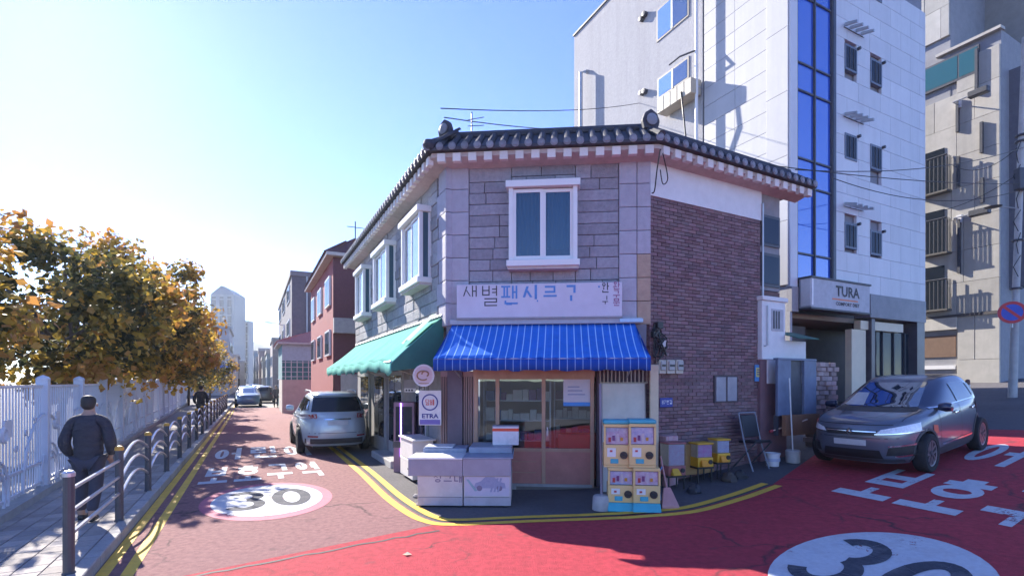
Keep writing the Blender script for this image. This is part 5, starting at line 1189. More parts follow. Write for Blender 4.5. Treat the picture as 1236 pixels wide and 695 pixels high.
MB().fbox(TF, ue1, lenF - .6, -.32, -.25, gzc + .2, ze1 + .01).build('entrance_glazing', M_GLASSD, tower)
for k in range(4): MB().fbox(TF, ue1 + .5 + k * .7, ue1 + .54 + k * .7, -.25, -.2, gzc + .2, ze1 + .01).build('mullion', M_DARKM, tower)
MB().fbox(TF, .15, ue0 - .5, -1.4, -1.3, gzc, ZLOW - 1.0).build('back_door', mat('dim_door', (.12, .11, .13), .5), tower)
# grey side pier under the strip
MB().fbox(TF, .02, us0 - .05, -.1, .06, zs0 - .1, ZLOW - .1).build('stone_band', mat('grey_granite', (.33, .32, .34), .6, (.26, .25, .27), 14), tower)

# ------------------------------------------------------------------ beige concrete building up the slope
PG = V(((1207 - CX) / F_PX * 22.0, 22.0, 0)); GL = Frame(PG, L2, -N2); GR = Frame(PG, uT, nT)
gbase = 1.6; GZ = GL.hit(1200, 38)[1]; gl_len = GL.U(1090); ut = GL.U(1146)
conc = thing('concrete_building', 'beige concrete panel building with small balconies up the slope', 'building', PG + Z3 * gbase)
M_BEI = mat('beige_concrete_panel', (.47, .445, .405), .85, (.39, .37, .335), 3, .5, .2, 30, var=.12, dirt=.5, dscale=.8, dcol=(.3, .28, .25), world=True, streak=True)
M_GRYC = mat('grey_concrete', (.3, .3, .32), .85, (.24, .24, .26), 3, .5, .1)
MB().prism([GL.p(0, -.1, gbase), GL.p(gl_len + 6, -.1, gbase), GL.p(gl_len + 6, -9, gbase), GR.p(9, -.1, gbase)], Z3 * (GZ - gbase)).build('core', M_GRYC, conc, recalc=True)
up_z = GZ + 9
MB().prism([GL.p(ut, -.08, GZ - 2), GL.p(ut + 12, -.08, GZ - 2), GL.p(ut + 12, -9, GZ - 2), GL.p(ut, -5.2, GZ - 2)], Z3 * (up_z - GZ + 2)).build('upper_block', M_GRYC, conc, recalc=True)
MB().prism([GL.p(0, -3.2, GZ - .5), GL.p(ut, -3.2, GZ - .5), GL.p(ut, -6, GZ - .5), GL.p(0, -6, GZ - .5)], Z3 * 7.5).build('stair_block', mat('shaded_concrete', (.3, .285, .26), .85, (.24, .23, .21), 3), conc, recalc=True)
me_bei = block_mesh('concrete_panel', M_BEI, .01)
w0_, wz1 = GL.hit(1182, 54); w1_, wz0 = GL.hit(1113, 114)
wzt, wzb = GL.hit(1150, 68)[1], GL.hit(1150, 100)[1]
f1 = GL.hit(1200, 378)[1]                              # string course over the ground floor
gar0, garz = GL.hit(1156, 393)
z = gbase + .1; levels = [gbase - .1, gbase + 1.35, f1]
zz = f1 + .1
while zz < up_z: levels.append(zz); zz += 1.4
for i, (za, zb) in enumerate(zip(levels, levels[1:])):
    u = .0; 
    lim = gl_len + 2
    while u < lim:
        l = [1.25, .85, 1.5][int(rnd() * 3)]; a, b = u, u + l
        if zb > GZ + .1: a = max(a, ut)
        if zb > wzb + .2 and za < wzt - .2: a = max(a, 0)
        ok = b - a > .1 and not (zb > wzb + .3 and za < wzt - .3 and a > w0_ - .4)
        if zb <= f1 + .01 and b > gar0 + .05: b = min(b, gar0); ok = b - a > .1
        if ok: fpiece('concrete_panel', me_bei, conc, GL, a + .008, b - .008, max(za, gbase - .1) + .008, min(zb, 99) - .008, -.1, .12 + ru(0, .012))
        u += l
MB().fbox(GL, -.04, gl_len + 1, -.1, .1, f1 - .02, f1 + .09).build('string_course', mat('dark_line', (.1, .09, .09), .7), conc)
MB().fbox(GL, -.06, ut + .5, -.3, .1, GZ, GZ + .12).build('coping', M_BEI, conc)
rw = MB().fbox(GL, w0_, w1_ + 1, -.05, .03, wzb - .02, wzt).build('ribbon_window', M_DARKM, conc)
for a, b in ((w0_ + .06, w0_ + (w1_ - w0_) * .33), (w0_ + (w1_ - w0_) * .36, w1_ + 1)): MB().fbox(GL, a, b, .03, .036, wzb + .1, wzt - .08).build('pane', glass_mat('green_glass', (.02, .1, .09), .3, through=False, body=.08, gain=.3), rw)
for (px, ya, yb) in ((1180, 60, 116), (1157, 122, 160), (1186, 148, 185), (1158, 190, 225), (1187, 215, 245), (1159, 265, 330)):
    u, za = GL.hit(px, yb); zb = GL.hit(px, ya)[1]; MB().fbox(GL, u - .05, u + .05, .0, .145, za, zb).build('slot_joint', M_DARKM, conc)
# garage opening with cars' shade, lit sill
MB().fbox(GL, gar0 + .05, gl_len + 2, -2.5, -.2, gbase + .02, f1 - .55).build('garage_recess', mat('garage_dark', (.1, .09, .08), .8), conc)
MB().fbox(GL, gar0, gl_len + 2, -.1, .1, f1 - .55, f1 - .02).build('garage_lintel', M_BEI, conc)
MB().fbox(GL, gar0 + .1, gl_len + 2, -.15, .0, gbase + .95, gbase + 1.12).build('garage_rail', M_WHITE, conc)
MB().fbox(GL, gar0 + .1, gl_len + 2, -.16, -.05, gbase + 1.5, f1 - .8).build('garage_back', mat('brown_shelf', (.2, .12, .08), .7), conc)
# balconies
for k, (yt, yb) in enumerate(((186, 228), (262, 303), (336, 372))):
    u0, zt = GL.hit(1143, yt, .4); u1 = GL.U(1117, .4); zb = GL.hit(1143, yb, .4)[1]
    b_ = MB().fbox(GL, u0 - .02, u1 + .4, .0, .45, zb - .08, zb).build('balcony', mat('dark_slab', (.12, .11, .1), .7), conc)
    MB().fbox(GL, u0 + .25, u1 + .4, .02, .06, zb + .02, zb + 2.0).build('balcony_opening', M_GLASSD, b_)
    MB().tube([GL.p(u0, .42, zt), GL.p(u1 + .4, .42, zt)], .035, 6).build('hand_rail', M_DARKM, b_)
    for c in range(9): MB().fbox(GL, u0 + c * .16, u0 + c * .16 + .03, .4, .43, zb, zt).build('baluster', M_DARKM, b_)
    for c in range(3): MB().fbox(GL, u0 - .01, u0 + .02, .05 + c * .13, .08 + c * .13, zb, zt).build('baluster', M_DARKM, b_)
for (px, py) in ((1182, 118), (1183, 260)):           # flood lights on arms
    u, z = GL.hit(px, py); p = GL.p(u, .1, z); p2 = p + nT * .0
    fl_ = thing('flood_light', 'small dark flood light on an arm of the concrete building', 'flood light', p, 'flood lights on the concrete building')
    MB().tube([p + L2 * .7, p + L2 * .7 + GL.n * .45, p + L2 * .1 + GL.n * .45], .03, 6).build('arm', M_STEEL, fl_)
    MB().fbox(GL, u - .55, u + .15, .4, .7, z - .13, z + .13).build('lamp_head', M_DARKM, fl_, bevel=.03)
    MB().fbox(GL, u + .62, u + .8, .0, .12, z - .14, z + .2).build('mount', M_WHITE, fl_)
# shaded street side
for k in range(4):
    w = MB().fbox(GR, .5, 1.6, -.1, -.06, 4.6 + k * 2.9, 6.3 + k * 2.9).build('window', M_DARKM, conc)
    MB().fbox(GR, .56, 1.54, -.06, -.05, 4.66 + k * 2.9, 6.24 + k * 2.9).build('pane', M_GLASSD, w)
MB().fbox(GR, .9, 1.7, -.1, .5, 6, GZ - 1.5).build('side_fin', mat('shade_fin', (.16, .16, .19), .7), conc)

# ------------------------------------------------------------------ houses down the left street
def far_house(name, label, a0, a1, b, zt, zroof, wallm, roofm, rows, wbays, depth=7, over=.35, flat=True, endm=None):
    o = AB(a0, b); fr = Frame(o, L2, -N2); fe = Frame(AB(a0, b), N2, -L2)
    t = thing(name, label, 'house', o)
    L = a1 - a0
    MB().fbox(fr, 0, L, -depth, -.02, -.1, zt).build('wall', wallm, t)
    if endm: MB().fbox(fe, .0, depth, .0, .02, 0, zt).build('end_wall', endm, t)
    for (z0, z1) in rows:
        for k in range(wbays):
            u0 = L * (k + .25) / wbays; u1 = u0 + L / wbays * .5
            w = MB().fbox(fr, u0, u1, -.02, .06, z0, z1).build('window', M_UPVC, t)
            MB().fbox(fr, u0 + .08, (u0 + u1) / 2 - .03, .06, .066, z0 + .08, z1 - .08).build('pane', M_GLASSD, w); MB().fbox(fr, (u0 + u1) / 2 + .03, u1 - .08, .06, .066, z0 + .08, z1 - .08).build('pane', M_GLASSD, w)
    if flat: MB().fbox(fr, -.1, L + .1, -depth, .1, zt, zroof).build('parapet', roofm, t)
    else:
        p = [fr.p(-over, over, zt), fr.p(L + over, over, zt), fr.p(L + over, -depth, zt), fr.p(-over, -depth, zt)]; r = [fr.p(1.2, -2.2, zroof), fr.p(L - 1.2, -2.2, zroof)]
        MB().add(p + r, [(0, 1, 5, 4), (1, 2, 5), (2, 3, 4, 5), (3, 0, 4), (3, 2, 1, 0)]).build('roof', roofm, t, recalc=True)
        for k in range(int(L / .4)): 
            q = fr.p(k * .4, over, zt + .03); MB().tube([q, q + (fr.n * -(over + 2.2) + Z3 * (zroof - zt)) * min(1, .35 + .65 * min(k * .4, L - k * .4) / 1.6)], .06, 5).build('tile_roll', roofm, t)
        MB().fbox(fr, -over, L + over, -depth, over - .05, zt - .14, zt - .004).build('eave', M_PINKEAVE, t)
    return t, fr, fe
M_REDB = mat('red_brick_wall', (.36, .08, .09), .85, (.27, .06, .07), 12, .5, .3, 40, dirt=.25, dscale=.7); M_REDB2 = mat('shaded_red_brick_wall', (.16, .06, .075), .85, (.12, .05, .06), 12, .5, .3, 40)  # second brick is a dark copy with the end wall's shade in its colour
b_r = 3.0; a_r = AB(0, 0).x
def a_for(px, b):                                    # where the line at offset b meets this picture column
    k = (px - CX) / F_PX; return (N2.x * b - k * N2.y * b) / (k * L2.y - L2.x)
aR0, aR1 = a_for(402, b_r), a_for(375, b_r)
def z_at(px, py, b): p = AB(a_for(px, b), b); return CAM_H + (HY - py) / F_PX * p.y
zR = z_at(402, 306, b_r)
rh, rf, re = far_house('red_brick_house', 'red brick house with hipped dark roof next to the corner shop', aR0, aR1, b_r, zR, zR + 1.5, M_REDB, mat('maroon_tile', (.14, .06, .06), .7, (.1, .045, .05), 6, var=.2), [(z_at(395, 430, b_r), z_at(395, 400, b_r)), (z_at(395, 372, b_r), z_at(395, 338, b_r))], 3, 6, flat=False, endm=M_REDB2)
MB().fbox(re, .0, 3, .02, .3, z_at(402, 402, b_r), z_at(402, 384, b_r)).build('concrete_band', M_CONC, rh)
MB().fbox(re, .3, 2.2, .02, .06, .05, 2.3).build('garage_door', mat('pale_shutter', (.5, .47, .45), .6), rh)
for k in range(3): MB().lathe([(.3, 0), (.3, .3), (.22, .36), (.22, .5), (.1, .6)], rf.p(1.0 + k * .7, -1.6 - .3 * k, zR + .9), 8).build('chimney_pot', M_REDB2, rh)
tk = re.p(2.4, -1.6, zR); o = thing('rooftop_tank', 'grey gabled dormer box on the roof behind the red brick house', 'roof dormer', tk)
MB().box(tk.x - .8, tk.x + .8, tk.y - .5, tk.y + 2, tk.z - .5, tk.z + 1.15).build('box', M_CONC, o); MB().prism([V((tk.x - 1, tk.y - .6, tk.z + 1.15)), V((tk.x + 1, tk.y - .6, tk.z + 1.15)), V((tk.x + .2, tk.y - .6, tk.z + 1.7))], (0, 2.8, 0)).build('lid', M_DARKM, o)
aer = rf.p(3.5, -1.5, zR + 1.2); o = MB().tube([aer, aer + Z3 * 1.3], .03, 5).tube([aer + Z3 * 1.0 - N2 * .4, aer + Z3 * 1.0 + N2 * .4], .02, 5).build('aerial', M_DARKM, None, aer); tag(o, 'thin cross shaped aerial on the roof of the red brick house', 'aerial')
# low wall and yard before the next house
bw = 1.65
w1, w2 = 36.0, 40.0
M_PW = mat('pinkish_wall_render', (.5, .46, .41), .9, (.42, .385, .35), 4, .5, dirt=.3, dscale=.8)
yw = thing('yard_wall', 'pale pinkish yard wall with a wire screen on top beyond the red brick house', 'wall', AB(w1, bw))
yf = Frame(AB(w1, bw), L2, -N2); ye = Frame(AB(w1, bw), N2, -L2)
MB().fbox(yf, 0, w2 - w1, -.2, 0, -.05, 2.1).build('wall', M_PW, yw); MB().fbox(ye, .0, 3.5, .0, .2, -.05, 2.1).build('return_wall', M_PW, yw)
for k in range(10): MB().tube([ye.p(.2 + k * .34, .1, 2.1), ye.p(.2 + k * .34, .1, 3.3)], .03, 5).build('screen_post', M_STEEL, yw)
for k in range(4): MB().tube([ye.p(0, .1, 2.3 + k * .3), ye.p(3.5, .1, 2.3 + k * .3)], .025, 5).build('screen_wire', M_STEEL, yw)
a3 = 40.2
lh, lf, le = far_house('low_house', 'low blue green walled house with a red tiled roof behind the yard wall', a3, a3 + 6.4, 1.85, 4.75, 5.7, mat('teal_wall', (.16, .3, .32), .8, (.12, .24, .26), 4), mat('salmon_tile', (.5, .2, .17), .7, (.4, .15, .13), 6, var=.2), [(1.0, 2.2)], 2, 6, flat=False, endm=mat('two_tone_wall', (.35, .42, .44), .8))
MB().fbox(le, .0, 6, .021, .05, 0, 3.45).build('teal_dado', mat('dark_teal_dado', (.05, .17, .17), .7), lh); MB().fbox(le, .0, 6, .021, .045, 3.46, 4.6).build('pale_upper', mat('pale_blue_wall', (.42, .48, .54), .7), lh)
a4 = 47.2
gh, gf, ge = far_house('grey_tall_house', 'tall dark grey flat roofed house further down the left street', a4, a4 + 24, 2.89, z_at(352, 332, 2.89), z_at(352, 326, 2.89), mat('dark_grey_render', (.15, .14, .165), .85, (.11, .105, .125), 5), mat('parapet_grey', (.22, .21, .23), .8), [(3, 4.4), (6, 7.4), (9, 10.4)], 3, 8)
MB().fbox(ge, 2.5, 7, -1, -.2, z_at(352, 332, 2.89), z_at(352, 316, 2.89)).build('roof_room', mat('roof_room_grey', (.25, .25, .26), .8), gh)
MB().tube([ge.p(1.2, .1, .5), ge.p(1.2, .1, z_at(352, 332, 2.89))], .06, 6).build('down_pipe', M_STEEL, gh)
pal = [(.42, .36, .34), (.3, .36, .38), (.46, .44, .4), (.34, .27, .26), (.4, .42, .46), (.28, .33, .36), (.44, .38, .36)]
aa = a4 + 25
labs = ['narrow pale blue house beyond the dark grey house', 'cream terraced house with dark windows far down the left street', 'brownish low house far down the left street', 'grey shop house near the end of the left street', 'teal grey house near the end of the left street', 'pale pink house closing the left street']
for k in range(6):
    hgt = [7.0, 6.0, 5.5, 7.5, 6.5, 8.5][k]; L = [9, 10, 11, 12, 14, 16][k]
    far_house('street_house', labs[k], aa, aa + L, 2.2 - .4 * k, hgt, hgt + .5, mat('house_wall_%d' % k, pal[k], .85, scale=3), M_CONC, [(1.2, 2.6), (4.0, 5.2)], 3, 8); aa += L + 1.0
labs = ['pale apartment block with stacked windows behind the school trees', 'grey low house on the school side far down the street', 'beige house on the school side near the street end']
for k, (a, L, b, hgt) in enumerate(((86, 14, -3.0, 9.5), (108, 14, -2.4, 6.5), (126, 18, -1.5, 6.0))):
    o = AB(a, b); fr = Frame(o, L2, N2); fe = Frame(o, -N2, -L2)
    t = thing('apartment_block' if k == 0 else 'street_house', labs[k], 'apartment block' if k == 0 else 'house', o)
    MB().fbox(fr, 0, L, -9, -.02, -.1, hgt).build('wall', mat('far_wall_%d' % k, [(.52, .47, .46), (.4, .4, .42), (.48, .44, .4)][k], .85, scale=2), t)
    MB().fbox(fr, -.2, L + .2, -9.2, .2, hgt, hgt + .4).build('parapet', M_CONC, t)
    for z in ((1.5, 4.0, 6.5) if k == 0 else (1.2, 4.0)):
        for c in range(3):
            w = MB().fbox(fe, 1 + c * 2.4, 2.4 + c * 2.4, 0, .06, z, z + 1.3).build('window', M_DARKM, t); MB().fbox(fe, 1.1 + c * 2.4, 2.3 + c * 2.4, .06, .07, z + .1, z + 1.2).build('pane', M_GLASSD, w)
        for c in range(4): MB().fbox(fr, 1 + c * 3, 2.6 + c * 3, 0, .06, z, z + 1.3).build('window', M_GLASSD, t)
bs = AB(84.5, -2.2, 3.4); o = MB().fbox(Frame(bs, -N2, -L2), 0, 1.9, 0, .15, 3.2, 4.3).build('blue_shop_sign', mat('sign_blue', (.08, .16, .5), .5), None, bs); tag(o, 'blue box sign on the pale apartment block behind the trees', 'sign')
MB().fbox(Frame(bs, -N2, -L2), .3, 1.6, .15, .16, 3.6, 3.9).build('sign_strip', M_WHITE, o)
# far towers and hill
def px_tower(name, label, x0, x1, y1, Y, col, crown=0):
    X0, X1 = (x0 - CX) / F_PX * Y, (x1 - CX) / F_PX * Y; h = CAM_H + (HY - y1) / F_PX * Y
    t = thing(name, label, 'tower block', ((X0 + X1) / 2, Y, 0)); w = X1 - X0
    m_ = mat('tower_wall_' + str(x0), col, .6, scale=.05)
    MB().box(X0, X1, Y, Y + w, 0, h).build('shaft', m_, t)
    if crown: MB().add([(X0, Y, h), (X1, Y, h), (X1, Y + w, h), (X0, Y + w, h), (X0 + w * .3, Y + w * .3, h + crown), (X0 + w * .5, Y + w * .3, h + crown * .8), (X1 - w * .2, Y + w * .6, h + crown * .45), (X0 + w * .3, Y + w * .6, h + crown)], [(0, 1, 5, 4), (1, 2, 6, 5), (2, 3, 7, 6), (3, 0, 4, 7), (4, 5, 6, 7)]).build('crown', M_GLASST, t, recalc=True)
    n = max(3, int(w / 5)); fl = int(h / 3.2)
    for c in range(n): MB().box(X0 + w * (c + .2) / n, X0 + w * (c + .7) / n, Y - .2, Y, 3, h - 2).build('window_strip', M_GLASSD, t)
    for f in range(1, fl, 2): MB().box(X0 - .1, X1 + .1, Y - .35, Y - .2, f * 3.2, f * 3.2 + .7).build('floor_band', m_, t)
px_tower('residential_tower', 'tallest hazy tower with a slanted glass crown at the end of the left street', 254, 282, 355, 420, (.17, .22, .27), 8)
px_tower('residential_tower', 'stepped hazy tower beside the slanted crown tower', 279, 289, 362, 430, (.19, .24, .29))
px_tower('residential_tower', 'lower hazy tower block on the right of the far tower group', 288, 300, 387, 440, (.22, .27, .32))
hb = MB(); rows = []
for i in range(25):
    X = -520 + i * 42
    rows.append([V((X, 560 + j * 120 + X * .0, max(-2, (46 + 22 * math.sin(i * .55 + 1) + 12 * math.sin(i * 1.7)) * math.sin(math.pi * j / 6)))) for j in range(7)])
struct(hb.grid(rows).build('hill', mat('hill_woods', (.07, .09, .06), .95, (.05, .06, .045), .05), None, (0, 0, 0), smooth=True, recalc=True))
# ------------------------------------------------------------------ cars (local: x forward, y left, z up)
def lerp_rows(rows, n):
    P = [V(r) if False else list(r) for r in rows]; out = []
    for i in range(len(P) - 1):
        p0, p1, p2, p3 = P[max(i - 1, 0)], P[i], P[i + 1], P[min(i + 2, len(P) - 1)]
        for k in range(n):
            t = k / n
            out.append([.5 * (2 * b + (c - a) * t + (2 * a - 5 * b + 4 * c - d) * t * t + (3 * b - a - 3 * c + d) * t ** 3) for a, b, c, d in zip(p0, p1, p2, p3)])
    out.append(P[-1]); return out
def hull_mesh(rows, seg, n):
    m = MB(); R = []
    for z, xf, xr, w, e in lerp_rows(rows, n):
        xc, lx = (xf + xr) / 2, (xf - xr) / 2; row = []
        for k in range(seg):
            # even spacing along the outline
            q = 2 * math.pi * (k + .5) / seg; c, s = math.cos(q), math.sin(q)
            r = (abs(c) ** e + abs(s) ** e) ** (-1 / e)
            x, y = c * r, s * r
            bow = 1 - .07 * max(0, x) ** 3 - .05 * max(0, -x) ** 3       # sides draw in towards the ends
            row.append(V((xc + lx * x * (1 - .075 * abs(y) ** 2.5), w * y * bow, z)))
        R.append(row)
    m.grid(R, True); nr = len(R)
    m.f.append(tuple(range(seg))[::-1]); m.f.append(tuple((nr - 1) * seg + i for i in range(seg)))
    return m
def make_car(name, label, loc, fwd, rows, paint, cabin_mat, wheel_x, wheel_r, track, belt, seg=64, n=5, detail=None, far=False, cat='car', group=None):
    f = V(fwd).normalized(); l = V((-f.y, f.x, 0)).normalized(); u = f.cross(l)
    R = Matrix((f, l, u)).transposed()
    t = thing(name, label, cat, loc, group, local=True, rot=R)
    hm = hull_mesh(rows, seg, n); me = hm.mesh('body')
    ob = bpy.data.objects.new('tmp', me); COL.objects.link(ob); cut = []
    bm = bmesh.new(); bm.from_mesh(me); bmesh.ops.recalc_face_normals(bm, faces=bm.faces); bm.to_mesh(me); bm.free()
    w_half = max(r[3] for r in rows)
    for wx in wheel_x:
        c = MB().lathe([(wheel_r * 1.14, 0), (wheel_r * 1.14, w_half * 2 + .4)], (wx, -w_half - .2, wheel_r * 1.02), 32, (V((1, 0, 0)), Z3, V((0, 1, 0)))).mesh('c')
        b2 = bmesh.new(); b2.from_mesh(c); bmesh.ops.recalc_face_normals(b2, faces=b2.faces); b2.to_mesh(c); b2.free()
        co = bpy.data.objects.new('c', c); COL.objects.link(co); cut.append(co)
        md = ob.modifiers.new('b', 'BOOLEAN'); md.operation = 'DIFFERENCE'; md.object = co; md.solver = 'EXACT'
    dg = bpy.context.evaluated_depsgraph_get(); me2 = bpy.data.meshes.new_from_object(ob.evaluated_get(dg))
    bpy.data.objects.remove(ob)
    for c in cut: bpy.data.objects.remove(c)
    bvh = BVHTree.FromPolygons([v.copy() for v in hm.v], hm.f)
    bm = bmesh.new(); bm.from_mesh(me2)
    for part in ('body', 'cabin'):
        b2 = bm.copy(); kill = [fc for fc in b2.faces if (fc.calc_center_median().z > belt) == (part == 'body')]
        bmesh.ops.delete(b2, geom=kill, context='FACES'); mm = bpy.data.meshes.new(part); b2.to_mesh(mm); b2.free()
        mm.materials.clear(); link(part, mm, paint if part == 'body' else cabin_mat, t, V(), smooth=True, recalc=False)
    bm.free()
    def patch(nm, quad, axis, sign, mt, off=.006, g=10, parent=None, thick=0.0):
        """lay a curved plate on the bodywork; quad = 4 corners in the two other axes"""
        q = [V((*p, 0)) for p in quad]; rws = []
        for i in range(g + 1):
            r_ = []
            for j in range(g + 1):
                a, b = i / g, j / g; p = (q[0] * (1 - a) + q[1] * a) * (1 - b) + (q[3] * (1 - a) + q[2] * a) * b
                o = V((p.x, 3 * sign, p.y)) if axis == 'y' else V((4 * sign, p.x, p.y)) if axis == 'x' else V((p.x, p.y, 4))
                d = V((0, -sign, 0)) if axis == 'y' else V((-sign, 0, 0)) if axis == 'x' else V((0, 0, -1))
                h, nn, _, _ = bvh.ray_cast(o, d)
                if h is None: return None
                if nn.dot(d) > 0: nn = -nn
                r_.append(h + nn * off - d * .002)
            rws.append(r_)
        m = MB().grid(rws)
        o = m.build(nm, mt, parent or t, smooth=True)
        if thick: sm = o.modifiers.new('thick', 'SOLIDIFY'); sm.thickness = thick; sm.offset = 0
        return o
    # wheels
    for wx in wheel_x:
        for sd in (1, -1):
            r, w = wheel_r, .21; ax = (V((1, 0, 0)), Z3, V((0, sd, 0))); o = (wx, sd * (track / 2 - w / 2), r)
            wl_ = MB().lathe([(r * .62, 0), (r * .93, 0), (r * .985, .02), (r, .06), (r, w - .06), (r * .985, w - .02), (r * .93, w), (r * .7, w), (r * .66, w - .02)], o, 36, ax).build('wheel', M_RUBBER, t, smooth=True)
            if far: MB().lathe([(.001, 0), (r * .66, 0), (r * .66, w - .015), (.001, w - .01)], o, 16, ax).build('rim', M_STEEL, wl_); continue
            MB().lathe([(.001, .05), (r * .64, .05), (r * .64, .07), (.001, .07)], o, 24, ax).build('wheel_well_plate', M_BLACK, wl_)
            MB().lathe([(r * .6, w - .04), (r * .68, w - .035), (r * .68, w - .012), (r * .6, w - .02)], o, 32, ax).build('rim', M_ALLOY, wl_, smooth=True)
            oc = V(o) + V((0, sd * (w - .045), 0))
            for k in range(5):
                a = 2 * math.pi * k / 5 + .3; dv = V((math.cos(a), 0, math.sin(a))); sv = V((-math.sin(a), 0, math.cos(a))); yv = V((0, sd * .028, 0))
                for sp in (-.03, .03):
                    MB().hexa([oc + sv * (sp - .014), oc + sv * (sp + .014), oc + dv * r * .64 + sv * (sp * 1.8 + .02), oc + dv * r * .64 + sv * (sp * 1.8 - .02), oc + yv + sv * (sp - .014), oc + yv + sv * (sp + .014), oc + yv + dv * r * .64 + sv * (sp * 1.8 + .02), oc + yv + dv * r * .64 + sv * (sp * 1.8 - .02)]).build('spoke', M_ALLOY, wl_, recalc=True)
            MB().lathe([(.001, 0), (.055, 0), (.05, .035), (.001, .038)], oc, 12, ax).build('hub_cap', M_DARKM, wl_)
    for wx in wheel_x:
        if far: continue
        for sd in (1, -1):
            ro = []
            for k in range(25):
                a = math.radians(-14 + 208 * k / 24); rr = []
                for rad_, lift in ((1.1, -.03), (1.12, .012), (1.25, .012), (1.27, -.02)):
                    x, z = wx + math.cos(a) * wheel_r * rad_, wheel_r * 1.02 + math.sin(a) * wheel_r * rad_
                    h, nn, _, _ = bvh.ray_cast(V((x, 3 * sd, max(z, rows[0][0] + .015))), V((0, -sd, 0)))
                    y = h.y if h is not None else sd * w_half * .9
                    rr.append(V((x, y + sd * lift, max(z, rows[0][0] + .015))))
                ro.append(rr)
            MB().grid(ro).build('wheel_arch_trim', M_CLAD, t, smooth=True, recalc=False)
    MB().box(min(wheel_x) - .45, max(wheel_x) + .45, -w_half * .62, w_half * .62, .17, wheel_r * 2.1).build('underbody', M_BLACK, t)
    if detail: detail(t, patch)
    return t
M_ALLOY = mat('alloy_rim', (.32, .32, .34), .35, (.24, .24, .26), 8, metal=.8)
M_CGREY = mat('grey_blue_car_paint', (.115, .13, .17), .33, (.1, .115, .15), 3, .3, metal=.3, coat=1.0)
M_CDARK = mat('dark_blue_car_roof', (.02, .03, .075), .3, (.018, .026, .065), 3, .3, metal=.4, coat=1.0)
M_CWHITE = mat('pale_silver_car_paint', (.42, .49, .54), .35, (.38, .45, .5), 3, .3, metal=.25, coat=1.0)
M_CARG = glass_mat('car_glass', (.012, .016, .026), .3, through=False, body=.035, gain=.35)
M_LENS = mat('lamp_lens', (.9, .92, .95), .3, (.6, .62, .66), 25, .6, coat=1.0); M_TAIL = mat('tail_lamp_red', (.35, .03, .035), .2, coat=1.0)
M_PLATE = mat('blank_plate', (.55, .56, .57), .4); M_CLAD = mat('grey_lower_cladding', (.06, .06, .066), .6)

